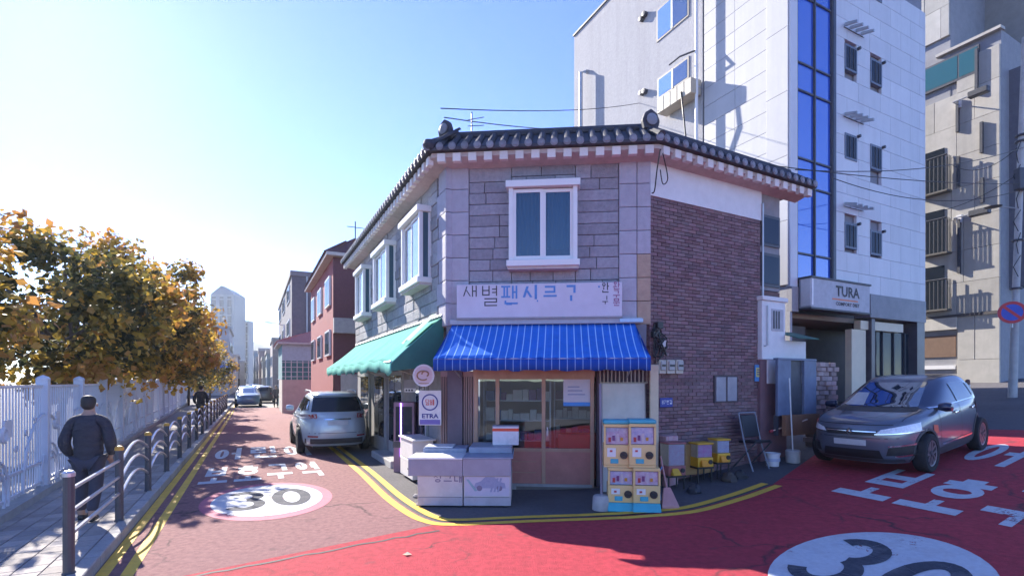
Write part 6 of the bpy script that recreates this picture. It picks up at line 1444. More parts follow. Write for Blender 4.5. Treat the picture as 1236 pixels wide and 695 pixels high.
cap_rows = [(.2, 1.9, -1.92, .82, 6), (.33, 2.02, -2.03, .88, 6), (.5, 2.06, -2.06, .895, 5.5), (.68, 2.06, -2.06, .898, 5.2), (.82, 2.03, -2.05, .892, 5), (.92, 1.95, -2.03, .88, 5),
            (.985, 1.74, -2.01, .868, 5), (1.03, 1.36, -1.98, .85, 5.5), (1.08, 1.02, -1.95, .83, 6), (1.2, .72, -1.86, .785, 6.5), (1.34, .4, -1.74, .725, 6.5), (1.46, .08, -1.58, .665, 6), (1.53, -.14, -1.38, .6, 5.5), (1.56, -.36, -1.15, .5, 4.5), (1.575, -.6, -.85, .22, 3)]
def captur(t, patch):
    patch('windscreen', [(-.62, 1.09), (.62, 1.09), (.5, 1.47), (-.5, 1.47)], 'x', 1, M_CARG, .006, 14)
    patch('wiper_cowl', [(-.68, 1.035), (.68, 1.035), (.64, 1.085), (-.64, 1.085)], 'x', 1, M_BLACK, .005, 12)
    for sd in (1, -1):
        patch('front_side_window', [(.72, 1.09), (-.3, 1.085), (-.3, 1.43), (.18, 1.43)], 'y', sd, M_CARG, .007, 10)
        patch('rear_side_window', [(-.36, 1.085), (-1.22, 1.11), (-1.1, 1.4), (-.36, 1.43)], 'y', sd, M_CARG, .007, 10)
        patch('quarter_window', [(-1.27, 1.12), (-1.62, 1.2), (-1.4, 1.36), (-1.17, 1.38)], 'y', sd, M_CARG, .007, 6)
        patch('window_trim', [(.78, 1.055), (-1.4, 1.09), (-1.4, 1.105), (.78, 1.075)], 'y', sd, M_CHROME, .009, 12)
        for x in (.66, -.36): patch('door_seam', [(x + .006, .4), (x - .006, .4), (x - .006, 1.05), (x + .006, 1.05)], 'y', sd, M_BLACK, .003, 8)
        patch('sill_cladding', [(.78, .24), (-.98, .24), (-.98, .38), (.78, .36)], 'y', sd, M_CLAD, .008, 10)
        patch('chrome_strip', [(.6, .4), (-.9, .4), (-.9, .43), (.6, .43)], 'y', sd, M_CHROME, .011, 10)
        for x in (-.12, -1.05): patch('door_handle', [(x + .1, .9), (x - .1, .905), (x - .1, .94), (x + .1, .935)], 'y', sd, M_CHROME, .022, 4, thick=.02)
        patch('headlight', [(sd * .40, .735), (sd * .84, .75), (sd * .82, .885), (sd * .46, .80)], 'x', 1, M_LENS, .012, 10)
        patch('headlight_rim', [(sd * .38, .715), (sd * .86, .735), (sd * .86, .748), (sd * .38, .732)], 'x', 1, M_CHROME, .014, 8)
        patch('fog_grille', [(sd * .52, .36), (sd * .82, .37), (sd * .8, .52), (sd * .56, .5)], 'x', 1, M_BLACK, .008, 8)
        patch('daylight_strip', [(sd * .55, .505), (sd * .83, .525), (sd * .84, .55), (sd * .55, .53)], 'x', 1, M_CHROME, .014, 8)
        patch('daylight_strip', [(sd * .62, .335), (sd * .85, .345), (sd * .85, .37), (sd * .62, .36)], 'x', 1, M_CHROME, .014, 8)
        mir = MB().lathe([(.001, -.12), (.06, -.1), (.085, 0), (.07, .09), (.001, .11)], (.62, sd * .96, 1.08), 12, (V((1, 0, 0)), Z3, V((0, 1, 0)))).build('wing_mirror', M_CDARK, t, smooth=True)
        MB().box(.58, .66, min(sd * .78, sd * .9), max(sd * .78, sd * .9), 1.03, 1.06).build('mirror_stalk', M_BLACK, mir)
        patch('tail_lamp', [(sd * .5, .84), (sd * .84, .84), (sd * .82, .98), (sd * .55, .96)], 'x', -1, M_TAIL, .01, 8)
    patch('upper_grille', [(-.4, .70), (.4, .70), (.42, .79), (-.42, .79)], 'x', 1, M_BLACK, .008, 10)
    patch('grille_bar', [(-.4, .755), (.4, .755), (.4, .775), (-.4, .775)], 'x', 1, M_CHROME, .014, 10)
    patch('lower_grille', [(-.48, .3), (.48, .3), (.44, .45), (-.44, .45)], 'x', 1, M_BLACK, .008, 10)
    patch('number_plate', [(-.26, .52), (.26, .52), (.26, .62), (-.26, .62)], 'x', 1, M_PLATE, .016, 6)
    patch('bumper_lip', [(-.7, .235), (.7, .235), (.7, .29), (-.7, .29)], 'x', 1, M_CLAD, .012, 10)
    em = MB()
    for s in (-1, 1): em.hexa([(2.07, -.015, .69), (2.07, .055 * s, .755), (2.07, .035 * s, .755), (2.07, -.03, .69), (2.1, -.015, .69), (2.1, .055 * s, .755), (2.1, .035 * s, .755), (2.1, -.03, .69)])
    dm = [(0, .68), (.05, .755), (0, .83), (-.05, .755)]; di = [(0, .715), (.027, .755), (0, .795), (-.027, .755)]
    m = MB(); m.add([V((2.085, y, z)) for y, z in dm] + [V((2.085, y, z)) for y, z in di], [(0, 1, 5, 4), (1, 2, 6, 5), (2, 3, 7, 6), (3, 0, 4, 7)]); o = m.build('badge', M_CHROME, t); o.modifiers.new('thick', 'SOLIDIFY').thickness = .02
    for y in (-.3, .3): patch('bonnet_crease', [(1.05, y * 1.5 - .008), (1.75, y - .008), (1.75, y + .008), (1.05, y * 1.5 + .008)], 'z', 1, M_CDARK, .003, 8)
    for y in (-.72, .72): patch('bonnet_seam', [(1.0, y - .006), (1.7, y * .93 - .006), (1.7, y * .93 + .006), (1.0, y + .006)], 'z', 1, M_BLACK, .002, 8)
    patch('bonnet_front_seam', [(-.6, .872), (.6, .872), (.6, .884), (-.6, .884)], 'x', 1, M_BLACK, .003, 12)
    patch('bumper_seam', [(-.8, .648), (.8, .648), (.8, .658), (-.8, .658)], 'x', 1, M_BLACK, .003, 12)
    patch('screen_reflection', [(-.6, 1.1), (-.22, 1.1), (-.3, 1.3), (-.52, 1.3)], 'x', 1, mat('pale_screen_reflection', (.5, .49, .5), .4), .0085, 8)  # pale patch on the glass, a reflection painted as colour
    patch('door_sticker', [(.98, .64), (.78, .64), (.8, .78), (.96, .8)], 'y', 1, mat('orange_sticker', (.8, .14, .07), .5), .006, 5)
f1_, r1_ = ground(1115, 567), ground(1172, 543)
fw = (f1_ - r1_); wb = fw.length; fwn = fw.normalized(); lf_ = V((-fwn.y, fwn.x, 0)).normalized()
ctr = (f1_ + r1_) / 2 - lf_ * .76
ctr.z = (f1_.z + r1_.z) / 2
# car origin sits .10 behind the wheel mid-point
cpt = make_car('parked_car', 'dark grey blue crossover car parked nose down on the red slope', ctr + fwn * .11, fwn, cap_rows, M_CGREY, M_CDARK, (1.19, -1.41), .335, 1.66, 1.06, detail=captur)

sf_rows = [(.25, 2.18, -2.2, .86, 6), (.38, 2.3, -2.3, .92, 6), (.56, 2.34, -2.335, .945, 5.5), (.75, 2.33, -2.33, .95, 5.2), (.92, 2.22, -2.31, .935, 5), (1.02, 1.95, -2.29, .92, 4.2), (1.08, 1.5, -2.27, .905, 4.6), (1.12, 1.22, -2.25, .885, 5),
           (1.18, 1.02, -2.22, .86, 5.5), (1.32, .72, -2.14, .8, 6), (1.48, .38, -2.03, .73, 6), (1.6, .05, -1.9, .665, 5.5), (1.67, -.25, -1.72, .58, 5), (1.705, -.5, -1.45, .44, 4), (1.715, -.75, -1.2, .2, 3)]
def suv(t, patch):
    patch('rear_window', [(-.66, 1.17), (.66, 1.17), (.58, 1.56), (-.58, 1.56)], 'x', -1, M_CARG, .007, 12)
    patch('roof_spoiler', [(-.6, 1.58), (.6, 1.58), (.55, 1.64), (-.55, 1.64)], 'x', -1, M_CWHITE, .03, 8, thick=.03)
    patch('tailgate_seam', [(-.72, .60), (.72, .60), (.72, .612), (-.72, .612)], 'x', -1, M_BLACK, .004, 10)
    patch('number_plate', [(-.26, .82), (.26, .82), (.26, .93), (-.26, .93)], 'x', -1, M_PLATE, .014, 6)
    patch('tailgate_trim', [(-.34, .96), (.34, .96), (.34, .99), (-.34, .99)], 'x', -1, M_CHROME, .016, 6)
    patch('bumper', [(-.8, .32), (.8, .32), (.8, .46), (-.8, .46)], 'x', -1, M_CLAD, .01, 10)
    patch('windscreen', [(-.68, 1.16), (.68, 1.16), (.56, 1.6), (-.56, 1.6)], 'x', 1, M_CARG, .007, 10)
    MB().tube([(-1.3, 0, 1.7), (-1.55, 0, 2.05)], .006, 5).build('antenna', M_BLACK, t)
    for sd in (1, -1):
        patch('tail_lamp', [(sd * .52, .98), (sd * .88, .98), (sd * .87, 1.12), (sd * .56, 1.1)], 'x', -1, mat('smoked_tail_lamp', (.3, .22, .24), .2, (.5, .5, .52), 20, .6, coat=1.0), .012, 8)
        patch('tail_lamp_side', [(-2.02, 1.0), (-2.2, .99), (-2.18, 1.12), (-2.0, 1.1)], 'y', sd, M_TAIL, .012, 6)
        patch('reflector', [(sd * .5, .5), (sd * .74, .5), (sd * .74, .54), (sd * .5, .54)], 'x', -1, M_TAIL, .012, 5)
        patch('front_side_window', [(.8, 1.17), (-.3, 1.165), (-.3, 1.56), (.22, 1.56)], 'y', sd, M_CARG, .007, 8)
        patch('rear_side_window', [(-.37, 1.165), (-1.25, 1.175), (-1.2, 1.54), (-.37, 1.56)], 'y', sd, M_CARG, .007, 8)
        patch('quarter_window', [(-1.32, 1.18), (-1.95, 1.22), (-1.75, 1.5), (-1.27, 1.54)], 'y', sd, M_CARG, .007, 8)
        for x in (.72, -.37): patch('door_seam', [(x + .006, .45), (x - .006, .45), (x - .006, 1.13), (x + .006, 1.13)], 'y', sd, M_BLACK, .003, 8)
        for x in (-.12, -1.05): patch('door_handle', [(x + .1, .97), (x - .1, .97), (x - .1, 1.01), (x + .1, 1.01)], 'y', sd, M_CHROME, .022, 4, thick=.02)
        patch('sill_cladding', [(.85, .27), (-.95, .27), (-.95, .42), (.85, .4)], 'y', sd, M_CLAD, .008, 8)
        MB().tube([(.1, sd * .62, 1.7), (-.3, sd * .64, 1.745), (-1.3, sd * .62, 1.735), (-1.7, sd * .6, 1.66)], .02, 6).build('roof_rail', M_STEEL, t)
        MB().lathe([(.001, -.13), (.07, -.11), (.1, 0), (.08, .1), (.001, .12)], (.72, sd * 1.03, 1.17), 12, (V((1, 0, 0)), Z3, V((0, 1, 0)))).build('wing_mirror', M_CWHITE, t, smooth=True)
rw_ = ground(366, 546); a_, b_ = A2(rw_)
sv = make_car('parked_suv', 'pale silver sport utility car parked against the side of the shop', AB(a_ + 1.35, b_ + .8, 0), L2, sf_rows, M_CWHITE, M_CWHITE, (1.38, -1.32), .36, 1.74, 1.12, detail=suv)
# cars far down the left street
def plain(t, patch):
    patch('rear_window', [(-.55, 1.1), (.55, 1.1), (.48, 1.42), (-.48, 1.42)], 'x', -1, M_CARG, .008, 4)
    patch('windscreen', [(-.58, 1.1), (.58, 1.1), (.48, 1.42), (-.48, 1.42)], 'x', 1, M_CARG, .008, 4)
    for sd in (1, -1):
        patch('side_window', [(.6, 1.09), (-1.3, 1.1), (-1.2, 1.4), (.15, 1.42)], 'y', sd, M_CARG, .008, 5)
        patch('tail_lamp', [(sd * .5, .84), (sd * .82, .84), (sd * .8, .96), (sd * .55, .96)], 'x', -1, M_TAIL, .012, 3)
for k, (a, b, sgn, col, lb) in enumerate(((47, -.3, -1, (.1, .16, .28), 'dark blue car parked beside the railings far down the left street'), (58, -.6, -1, (.6, .62, .64), 'white car behind the dark blue car far down the left street'), (70, .6, 1, (.65, .66, .68), 'white car driving away in the middle of the left street'), (55, .95, 1, (.05, .05, .06), 'black car parked by the houses far down the left street'), (84, .2, 1, (.4, .42, .45), 'grey car at the far end of the left street'))):
    make_car('distant_car', lb, AB(a, b, 0), L2 * sgn, cap_rows, mat('far_car_paint_%d' % k, col, .35, coat=1.0, metal=.2), MATS['far_car_paint_%d' % k], (1.19, -1.41), .32, 1.7, 1.06, seg=28, n=2, detail=plain, far=True, group='cars down the left street')
# ------------------------------------------------------------------ school fence, railings, trees, people
pF0 = V((-7.06, 7.23, 0)); dF = V((-.482, .876, 0)).normalized(); nFn = V((dF.y, -dF.x, 0))
FE = Frame(pF0 - dF * 3.0, dF, nFn)
M_FEN = mat('white_fence_paint', (.6, .61, .68), .5, (.53, .54, .61), 5, .4, dirt=.2, dscale=1.5)
fence = thing('school_fence', 'white painted metal bar fence with thick posts and ring ornaments along the pavement', 'fence', FE.p(0, 0, SW))
FLEN, FH, PIT = 44.0, 2.0, .13
m_bar = MB().box(-.0125, .0125, -.009, .009, 0, 1.66).mesh('fence_bar'); m_bar.materials.append(M_FEN)
m_post = MB().box(-.08, .08, -.08, .08, 0, 1.9).lathe([(.1, 1.9), (.1, 1.93), (.07, 1.96), (.001, 1.99)], n=12).mesh('fence_post'); m_post.materials.append(M_FEN)
p_u = [FE.U(52) + k * 2.55 for k in range(-2, 17)]
for u in p_u:
    if 0 < u < FLEN: piece('fence_post', m_post, fence, MX(FE.p(u, 0, SW), (FE.u, FE.n, Z3)))
for z in (.17, .5, 1.78): MB().fbox(FE, 0, FLEN, -.02, .02, SW + z, SW + z + .04).build('rail', M_FEN, fence)
MB().fbox(FE, 0, FLEN, -.16, .16, 0, SW + .12).build('plinth', M_CONC, fence)
nb_ = 0; rest = MB(); u = .9
while u < FLEN:
    if all(abs(u - q) > .1 for q in p_u):
        if nb_ < 290: piece('fence_bar', m_bar, fence, MX(FE.p(u, 0, SW + .15), (FE.u, FE.n, Z3))); nb_ += 1
        else: rest.fbox(FE, u - .0125, u + .0125, -.009, .009, SW + .15, SW + 1.81)
    u += PIT
if rest.v: tag(rest.build('far_fence_bars', M_FEN, fence), kind='stuff')
def ring(u, z, r, t_=.02, a0=0, a1=360, w=.03, nm='ring_ornament'):
    n = 28; MB().tube([FE.p(u + r * math.cos(math.radians(a0 + (a1 - a0) * k / n)), w, z + r * math.sin(math.radians(a0 + (a1 - a0) * k / n))) for k in range(n + 1)], t_, 6).build(nm, M_FEN, fence, smooth=True)
for k in range(6):
    u0 = p_u[1] + 2.55 * k
    ring(u0 + .3, .42, .5); ring(u0 + .3, .42, .36); ring(u0 + 2.55, .3, 1.15, .022, 95, 180, nm='arc_ornament'); ring(u0 + 2.55, .3, 1.15, .022, 20, 85, nm='arc_ornament')
    ring(u0 + .62, 1.25, .09, .03, nm='round_plate'); 
    for q in range(5): disc(MB(), FE.p(u0 + .2 + .45 * q, .02, 1.2 + .22 * math.sin(q * 2.1)), FE.n, .05, .02, 10).build('round_knob', M_FEN, fence)
    MB().fbox(FE, u0 + .7, u0 + .95, .01, .03, 1.2, 1.45).build('panel_ornament', M_FEN, fence)
# street railings
M_RPOST = mat('dark_rail_post', (.05, .05, .06), .45, (.08, .08, .09), 6); M_RTUBE = mat('steel_tube', (.62, .63, .66), .3, (.55, .56, .6), 4, metal=.7)
M_CAPY = mat('amber_reflector', (.7, .36, .05), .5)
m_rp = MB().lathe([(.058, 0), (.058, .02), (.048, .03), (.048, .95), (.052, .96), (.05, .985), (.001, 1.0)], n=12).mesh('post'); m_rp.materials.append(M_RPOST)
m_rc = MB().lathe([(.05, .955), (.054, .955), (.054, .99), (.035, 1.012), (.001, 1.018)], n=12).mesh('cap'); m_rc.materials.append(M_CAPY); m_rc2 = m_rc.copy(); m_rc2.materials.clear(); m_rc2.materials.append(M_RTUBE)
aP, bP = A2(ground(83, 693, SW)); SP = 2.16
names = ['straight barred railing bay next to the sunlit paving'] + ['arched tube railing bay in the row along the kerb'] * 15
for k in range(16):
    o = AB(aP + k * SP, bP, SW)
    t = thing('street_railing', names[k], 'railing', o, 'arched railing bays along the kerb' if k else None)
    for q in ((0, 1) if k == 0 else (1,)):
        piece('post', m_rp, t, Matrix.Translation(o + L2 * SP * q)); piece('cap', m_rc2 if k == 0 and q == 0 else m_rc, t, Matrix.Translation(o + L2 * SP * q))
    for j in range(3):
        z = .82 - .22 * j
        if k == 0: pts = [o + L2 * .04 + Z3 * z, o + L2 * (SP - .04) + Z3 * z]
        else: pts = [o + L2 * (.04 + (SP - .08) * i / 14) + Z3 * (z - .06 + .2 * math.sin(math.pi * i / 14)) for i in range(15)]
        MB().tube(pts, .021, 7).build('tube_rail', M_RTUBE, t, smooth=True)

# trees behind the fence: leaf faces spread through the crown
def leaf_material(name, cols):
    m = bpy.data.materials.new(name); m.use_nodes = True; N = m.node_tree.nodes; K = m.node_tree.links; b = N['Principled BSDF']
    at = N.new('ShaderNodeAttribute'); at.attribute_name = 'tone'; rp = N.new('ShaderNodeValToRGB'); cr = rp.color_ramp
    cr.elements[0].position = 0; cr.elements[0].color = (*cols[0], 1); cr.elements[1].position = 1; cr.elements[1].color = (*cols[-1], 1)
    for i, c in enumerate(cols[1:-1]): e = cr.elements.new((i + 1) / (len(cols) - 1)); e.color = (*c, 1)
    K.new(at.outputs['Fac'], rp.inputs[0]); K.new(rp.outputs[0], b.inputs['Base Color']); b.inputs['Roughness'].default_value = .55
    tr = N.new('ShaderNodeBsdfTranslucent'); mx = N.new('ShaderNodeMixShader'); mx.inputs[0].default_value = .38
    K.new(rp.outputs[0], tr.inputs[0]); K.new(b.outputs[0], mx.inputs[1]); K.new(tr.outputs[0], mx.inputs[2])
    K.new(mx.outputs[0], N['Material Output'].inputs[0]); return m
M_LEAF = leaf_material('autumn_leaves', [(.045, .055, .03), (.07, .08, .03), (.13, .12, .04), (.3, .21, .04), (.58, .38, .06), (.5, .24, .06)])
M_BARK = mat('tree_bark', (.12, .095, .08), .95, (.08, .065, .055), 9, .5, .8, 30, stretch=(1, 1, .25))
def tree(label, base, h, rad, nleaf, seed, low=.28, gold=.35, ls=.17):
    R = random.Random(seed); t = thing('autumn_tree', label, 'tree', base, 'autumn trees behind the school fence')
    tips = []; lim = []
    th = h * .38
    MB().tube([base - Z3 * .1, base + V((R.uniform(-.1, .1), R.uniform(-.1, .1), th * .5)), base + V((R.uniform(-.2, .2), R.uniform(-.2, .2), th)), base + V((R.uniform(-.3, .3), R.uniform(-.3, .3), h * .8))], .16 * h / 8, 8, r1=.04).build('trunk', M_BARK, t, smooth=True)
    for k in range(11):
        a = k * 2.4 + R.uniform(-.3, .3); z0 = h * R.uniform(.25, .6); e = R.uniform(.55, .98)
        tip = base + V((math.cos(a) * rad * e, math.sin(a) * rad * e, h * R.uniform(low + .1, .92)))
        mid = (base + Z3 * z0 + tip) / 2 + Z3 * R.uniform(.1, .5)
        MB().tube(smooth([base + Z3 * z0, mid, tip], 4), .06, 6, r1=.012).build('limb', M_BARK, t, smooth=True)
        tips.append(tip); lim.append((base + Z3 * z0, mid, tip))
    # clumps
    clumps = []
    for k in range(46):
        a = R.uniform(0, 6.283); v = R.uniform(-1, 1); rr = R.uniform(.45, 1.0) ** .6
        c = V((math.cos(a) * math.sqrt(1 - v * v) * rad * rr, math.sin(a) * math.sqrt(1 - v * v) * rad * rr, h * (low + 1) / 2 + v * rr * h * (1 - low) / 2))
        clumps.append((base + c, R.uniform(.45, .95), R.random()))
    for tip in tips: clumps.append((tip, R.uniform(.4, .7), R.random()))
    vs_, fs, tone = [], [], []
    for i in range(nleaf):
        c, cr_, cg = R.choice(clumps); d = V((R.gauss(0, 1), R.gauss(0, 1), R.gauss(0, .8))); d = d.normalized() * cr_ * R.random() ** .45
        p = c + d; q_ = p - base - Z3 * h * (low + 1) / 2; er = math.sqrt((q_.x ** 2 + q_.y ** 2) / rad ** 2 + (q_.z / (h * (1 - low) / 2)) ** 2); n = (d.normalized() * .5 + V((R.gauss(0, .6), R.gauss(0, .6), R.gauss(.5, .6)))).normalized()
        a = n.cross(V((R.gauss(0, 1), R.gauss(0, 1), R.gauss(0, 1)))).normalized(); b = n.cross(a); s = ls * R.uniform(.6, 1.25)
        k = len(vs_)
        vs_ += [p - a * s * .6, p - a * s * .05 + b * s * .5 - n * s * .12, p + a * s * .3 + b * s * .28, p + a * s * .7 - n * s * .1, p + a * s * .3 - b * s * .28, p - a * s * .05 - b * s * .5 - n * s * .12]
        fs.append((k, k + 1, k + 2, k + 3)); fs.append((k, k + 3, k + 4, k + 5))
        g = min(1, max(0, R.gauss(.16 + .9 * gold * max(0, min(1, (er - .72) / .4)) + .22 * gold * (cg > .6), .15))); tone += [g, g]  # tone holds autumn gold plus a painted sunlit rim, darker inside the crown
    me = bpy.data.meshes.new('crown'); o_ = ORG[t.name]; me.from_pydata([tuple(v - o_) for v in vs_], [], fs)
    at = me.attributes.new('tone', 'FLOAT', 'FACE'); at.data.foreach_set('value', tone); me.update()
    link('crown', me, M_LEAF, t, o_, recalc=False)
    return t
tl = ['low golden leaved autumn tree behind the near end of the school fence', 'broad dark autumn tree with golden rim behind the school fence', 'tallest autumn tree with golden top leaves behind the school fence', 'green and gold autumn tree behind the middle of the fence', 'dark green autumn tree behind the far fence', 'dense green autumn tree near the far fence end', 'small golden autumn tree at the far end of the fence']
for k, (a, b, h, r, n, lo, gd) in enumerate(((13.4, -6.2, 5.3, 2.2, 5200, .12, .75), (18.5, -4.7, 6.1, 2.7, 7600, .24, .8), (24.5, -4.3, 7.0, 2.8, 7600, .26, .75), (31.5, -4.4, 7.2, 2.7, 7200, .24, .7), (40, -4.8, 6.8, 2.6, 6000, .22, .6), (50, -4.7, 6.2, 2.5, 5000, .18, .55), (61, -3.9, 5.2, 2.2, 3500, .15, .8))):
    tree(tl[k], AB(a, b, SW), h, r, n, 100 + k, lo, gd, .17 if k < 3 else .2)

# people
def person(label, loc, heading, coat, legs, hair, shirt, pose=0):
    t = thing('person', label, 'person', loc, local=True, rot=Matrix.Rotation(heading, 3, 'Z'))
    def skin(name, verts, edges, radii, mt, root=0, sub=2, parent=t):
        me = bpy.data.meshes.new(name); me.from_pydata(verts, edges, []); ob = bpy.data.objects.new('tmp', me); COL.objects.link(ob)
        sk = ob.modifiers.new('skin', 'SKIN'); sk.use_smooth_shade = True; sv_ = me.skin_vertices[0].data
        for i, r in enumerate(radii): sv_[i].radius = (r, r) if not isinstance(r, tuple) else r
        sv_[root].use_root = True
        sb_ = ob.modifiers.new('sub', 'SUBSURF'); sb_.levels = sub; sb_.render_levels = sub
        dg = bpy.context.evaluated_depsgraph_get(); m2 = bpy.data.meshes.new_from_object(ob.evaluated_get(dg)); bpy.data.objects.remove(ob)
        m2.materials.clear(); return link(name, m2, mt, parent, V(), smooth=True, recalc=False)
    # x to the side, -y is the facing; mid-stride
    sk_ = mat('skin_tone', (.45, .28, .2), .6)
    J_ = [(0, 0, .9), (0, 0, 1.08), (0, .01, 1.28), (0, .0, 1.4), (0, -.02, 1.47), (0, -.03, 1.57), (0, -.03, 1.66),
          (.17, .0, 1.33), (.24, .04, 1.08), (.22, -.1, .9), (.2, -.14, .82), (-.17, .0, 1.33), (-.24, .04, 1.08), (-.22, -.1, .9), (-.2, -.14, .82),
          (.09, 0, .84), (.1, -.1, .46), (.1, -.04, .09), (.1, -.17, .04), (-.09, 0, .84), (-.1, .05, .47), (-.1, .2, .12), (-.1, .1, .05)]
    E_ = [(0, 1), (1, 2), (2, 3), (3, 4), (4, 5), (5, 6), (3, 7), (7, 8), (8, 9), (9, 10), (3, 11), (11, 12), (12, 13), (13, 14), (0, 15), (15, 16), (16, 17), (17, 18), (0, 19), (19, 20), (20, 21), (21, 22)]
    Rr = [(.13, .1), (.12, .09), (.14, .1), .075, .05, (.075, .09), .075, .06, .045, .034, .035, .06, .045, .034, .035, .085, .06, .045, .04, .085, .06, .045, .04]
    body = skin('body', J_, E_, Rr, sk_)
    skin('jacket', [(0, 0, .8), (0, 0, .84), (0, 0, .9), (0, 0, .95), (0, 0, 1.01), (0, 0, 1.06), (0, .01, 1.13), (0, .01, 1.18), (0, .01, 1.27), (0, 0, 1.38), (0, -.01, 1.45), (.18, 0, 1.34), (.225, .02, 1.2), (.26, .05, 1.08), (.25, 0, .98), (.23, -.1, .88), (-.18, 0, 1.34), (-.225, .02, 1.2), (-.26, .05, 1.08), (-.25, 0, .98), (-.23, -.1, .88)], [(i, i + 1) for i in range(10)] + [(9, 11), (11, 12), (12, 13), (13, 14), (14, 15), (9, 16), (16, 17), (17, 18), (18, 19), (19, 20)], [(.15, .125), (.185, .15), (.165, .13), (.19, .155), (.168, .133), (.192, .157), (.17, .135), (.195, .158), (.18, .14), (.1, .09), (.075, .075), .085, .07, .082, .066, .05, .085, .07, .082, .066, .05], coat)
    skin('shirt_hem', [(0, 0, .74), (0, 0, .86)], [(0, 1)], [(.165, .135), (.16, .13)], shirt)
    skin('trousers', [(0, 0, .86), (.09, 0, .8), (.1, -.1, .46), (.1, -.04, .12), (-.09, 0, .8), (-.1, .05, .47), (-.1, .2, .15)], [(0, 1), (1, 2), (2, 3), (0, 4), (4, 5), (5, 6)], [(.145, .12), .11, .082, .065, .11, .082, .065], legs)
    skin('hair', [(0, .035, 1.49), (0, .02, 1.56), (0, -.0, 1.63), (0, -.025, 1.68)], [(0, 1), (1, 2), (2, 3)], [(.06, .045), (.088, .08), (.095, .1), .075], hair)
    for sx_, y, z in ((.1, -.1, .05), (-.1, .16, .07)): skin('shoe', [(sx_, y + .1, z), (sx_, y - .02, z - .005), (sx_, y - .13, z - .015)], [(0, 1), (1, 2)], [.045, .05, .04], M_BLACK, sub=1)
    MB().lathe([(.001, 0), (.014, .004), (.017, .02), (.001, .03)], (0, -.125, 1.545), 6, (V((1, 0, 0)), Z3, V((0, -1, 0)))).build('nose', sk_, body)
    for s in (-1, 1):
        MB().lathe([(.001, 0), (.011, .002), (.001, .006)], (s * .032, -.108, 1.575), 8, (V((1, 0, 0)), Z3, V((0, -1, 0)))).build('eye', M_BLACK, body)
        MB().lathe([(.001, 0), (.02, .005), (.022, .015), (.001, .02)], (s * .078, -.02, 1.56), 8, (V((0, 1, 0)), Z3, V((s, 0, 0)))).build('ear', sk_, body)
        hb = (s * .2, -.14, .83)
        for q in range(4): MB().tube([V(hb) + V((s * (-.02 + .013 * q), -.01, -.02)), V(hb) + V((s * (-.02 + .013 * q), -.035, -.06)), V(hb) + V((s * (-.02 + .012 * q), -.02, -.09 + .008 * abs(q - 1)))], .008, 5).build('finger', sk_, body)
        MB().tube([V(hb) + V((s * -.03, -.02, 0)), V(hb) + V((s * -.045, -.05, -.03)), V(hb) + V((s * -.04, -.06, -.055))], .009, 5).build('thumb', sk_, body)
    MB().box(-.022, .022, -.119, -.112, 1.512, 1.518).build('mouth', mat('lip_tone', (.35, .13, .11), .6), body)
    return t
gp_ = ground(107, 628, SW)
person('pedestrian in a dark puffer jacket and pale shirt hem walking beside the school fence', gp_, math.radians(200), mat('black_padded_jacket', (.045, .045, .06), .8, (.028, .028, .038), 9, .6, 1.0, 14, stretch=(1, 1, 2.2)), mat('charcoal_trousers', (.05, .052, .075), .85), mat('black_hair', (.03, .026, .024), .6), mat('pale_shirt', (.55, .56, .64), .8))
person('distant pedestrian in black beside the far arched railings', AB(27.5, -2.1, SW), math.radians(200), mat('black_coat', (.03, .03, .035), .8), mat('black_trousers', (.03, .03, .035), .8), mat('black_hair', (.03, .026, .024)), mat('grey_shirt', (.2, .2, .22), .8))
person('distant pedestrian in grey walking by the houses down the left street', AB(44, 1.6, 0), math.radians(30), mat('grey_coat', (.12, .11, .11), .8), mat('black_trousers', (.03, .03, .035)), mat('black_hair', (.03, .026, .024)), mat('grey_shirt', (.2, .2, .22)))

# ------------------------------------------------------------------ poles, signs, wires
def catenary(p, q, sag, n=16): return [p + (q - p) * (i / n) - Z3 * sag * 4 * (i / n) * (1 - i / n) for i in range(n + 1)]
gpole = V(((1222 - CX) / F_PX * 17.5, 17.5, 0)); gpole.z = gz(gpole)
po = thing('utility_pole', 'leaning pale concrete utility pole at the kerb before the concrete building', 'utility pole', gpole)
topp = gpole + V((.42, 0, 12.0))
MB().tube([gpole - Z3 * .1, gpole + V((.1, 0, 3)), topp], .125, 12, r1=.08).build('shaft', mat('pale_pole', (.5, .49, .47), .8, (.4, .39, .38), 4, dirt=.3, dscale=1), po, smooth=True)
for z in (3.6, 5.2, 8.5, 8.7): MB().lathe([(.16, 0), (.17, .03), (.16, .06)], gpole + V((.42 * z / 12, 0, z)), 12).build('strap', M_DARKM, po)
MB().box(gpole.x - .1, gpole.x + .35, gpole.y - .35, gpole.y - .12, 8.3, 9.0).build('junction_box', M_DARKM, po, bevel=.02)
for k in range(6):
    z = 4.0 + k * .75; MB().tube([gpole + V((.05, -.15, z)), gpole + V((-.16 + .1 * (k % 2), -.2, z + .3)), gpole + V((.12, -.16, z + .7))], .014, 5).build('hanging_cable', M_BLACK, po)
zl_ = 2 + (460 - 304) / F_PX * 17.5
lamp = thing('street_lamp', 'flat grey street lamp on a thin arm from the utility pole', 'street lamp', gpole + V((0, 0, zl_)))
MB().tube([gpole + V((.1, 0, zl_)), gpole + V((-.55, -.1, zl_ + .02))], .02, 6).build('arm', M_STEEL, lamp)
MB().lathe([(.001, -.02), (.2, -.015), (.24, 0), (.12, .03), (.001, .04)], gpole + V((-.75, -.12, zl_)), 14).build('lamp_head', M_DARKM, lamp, smooth=True)
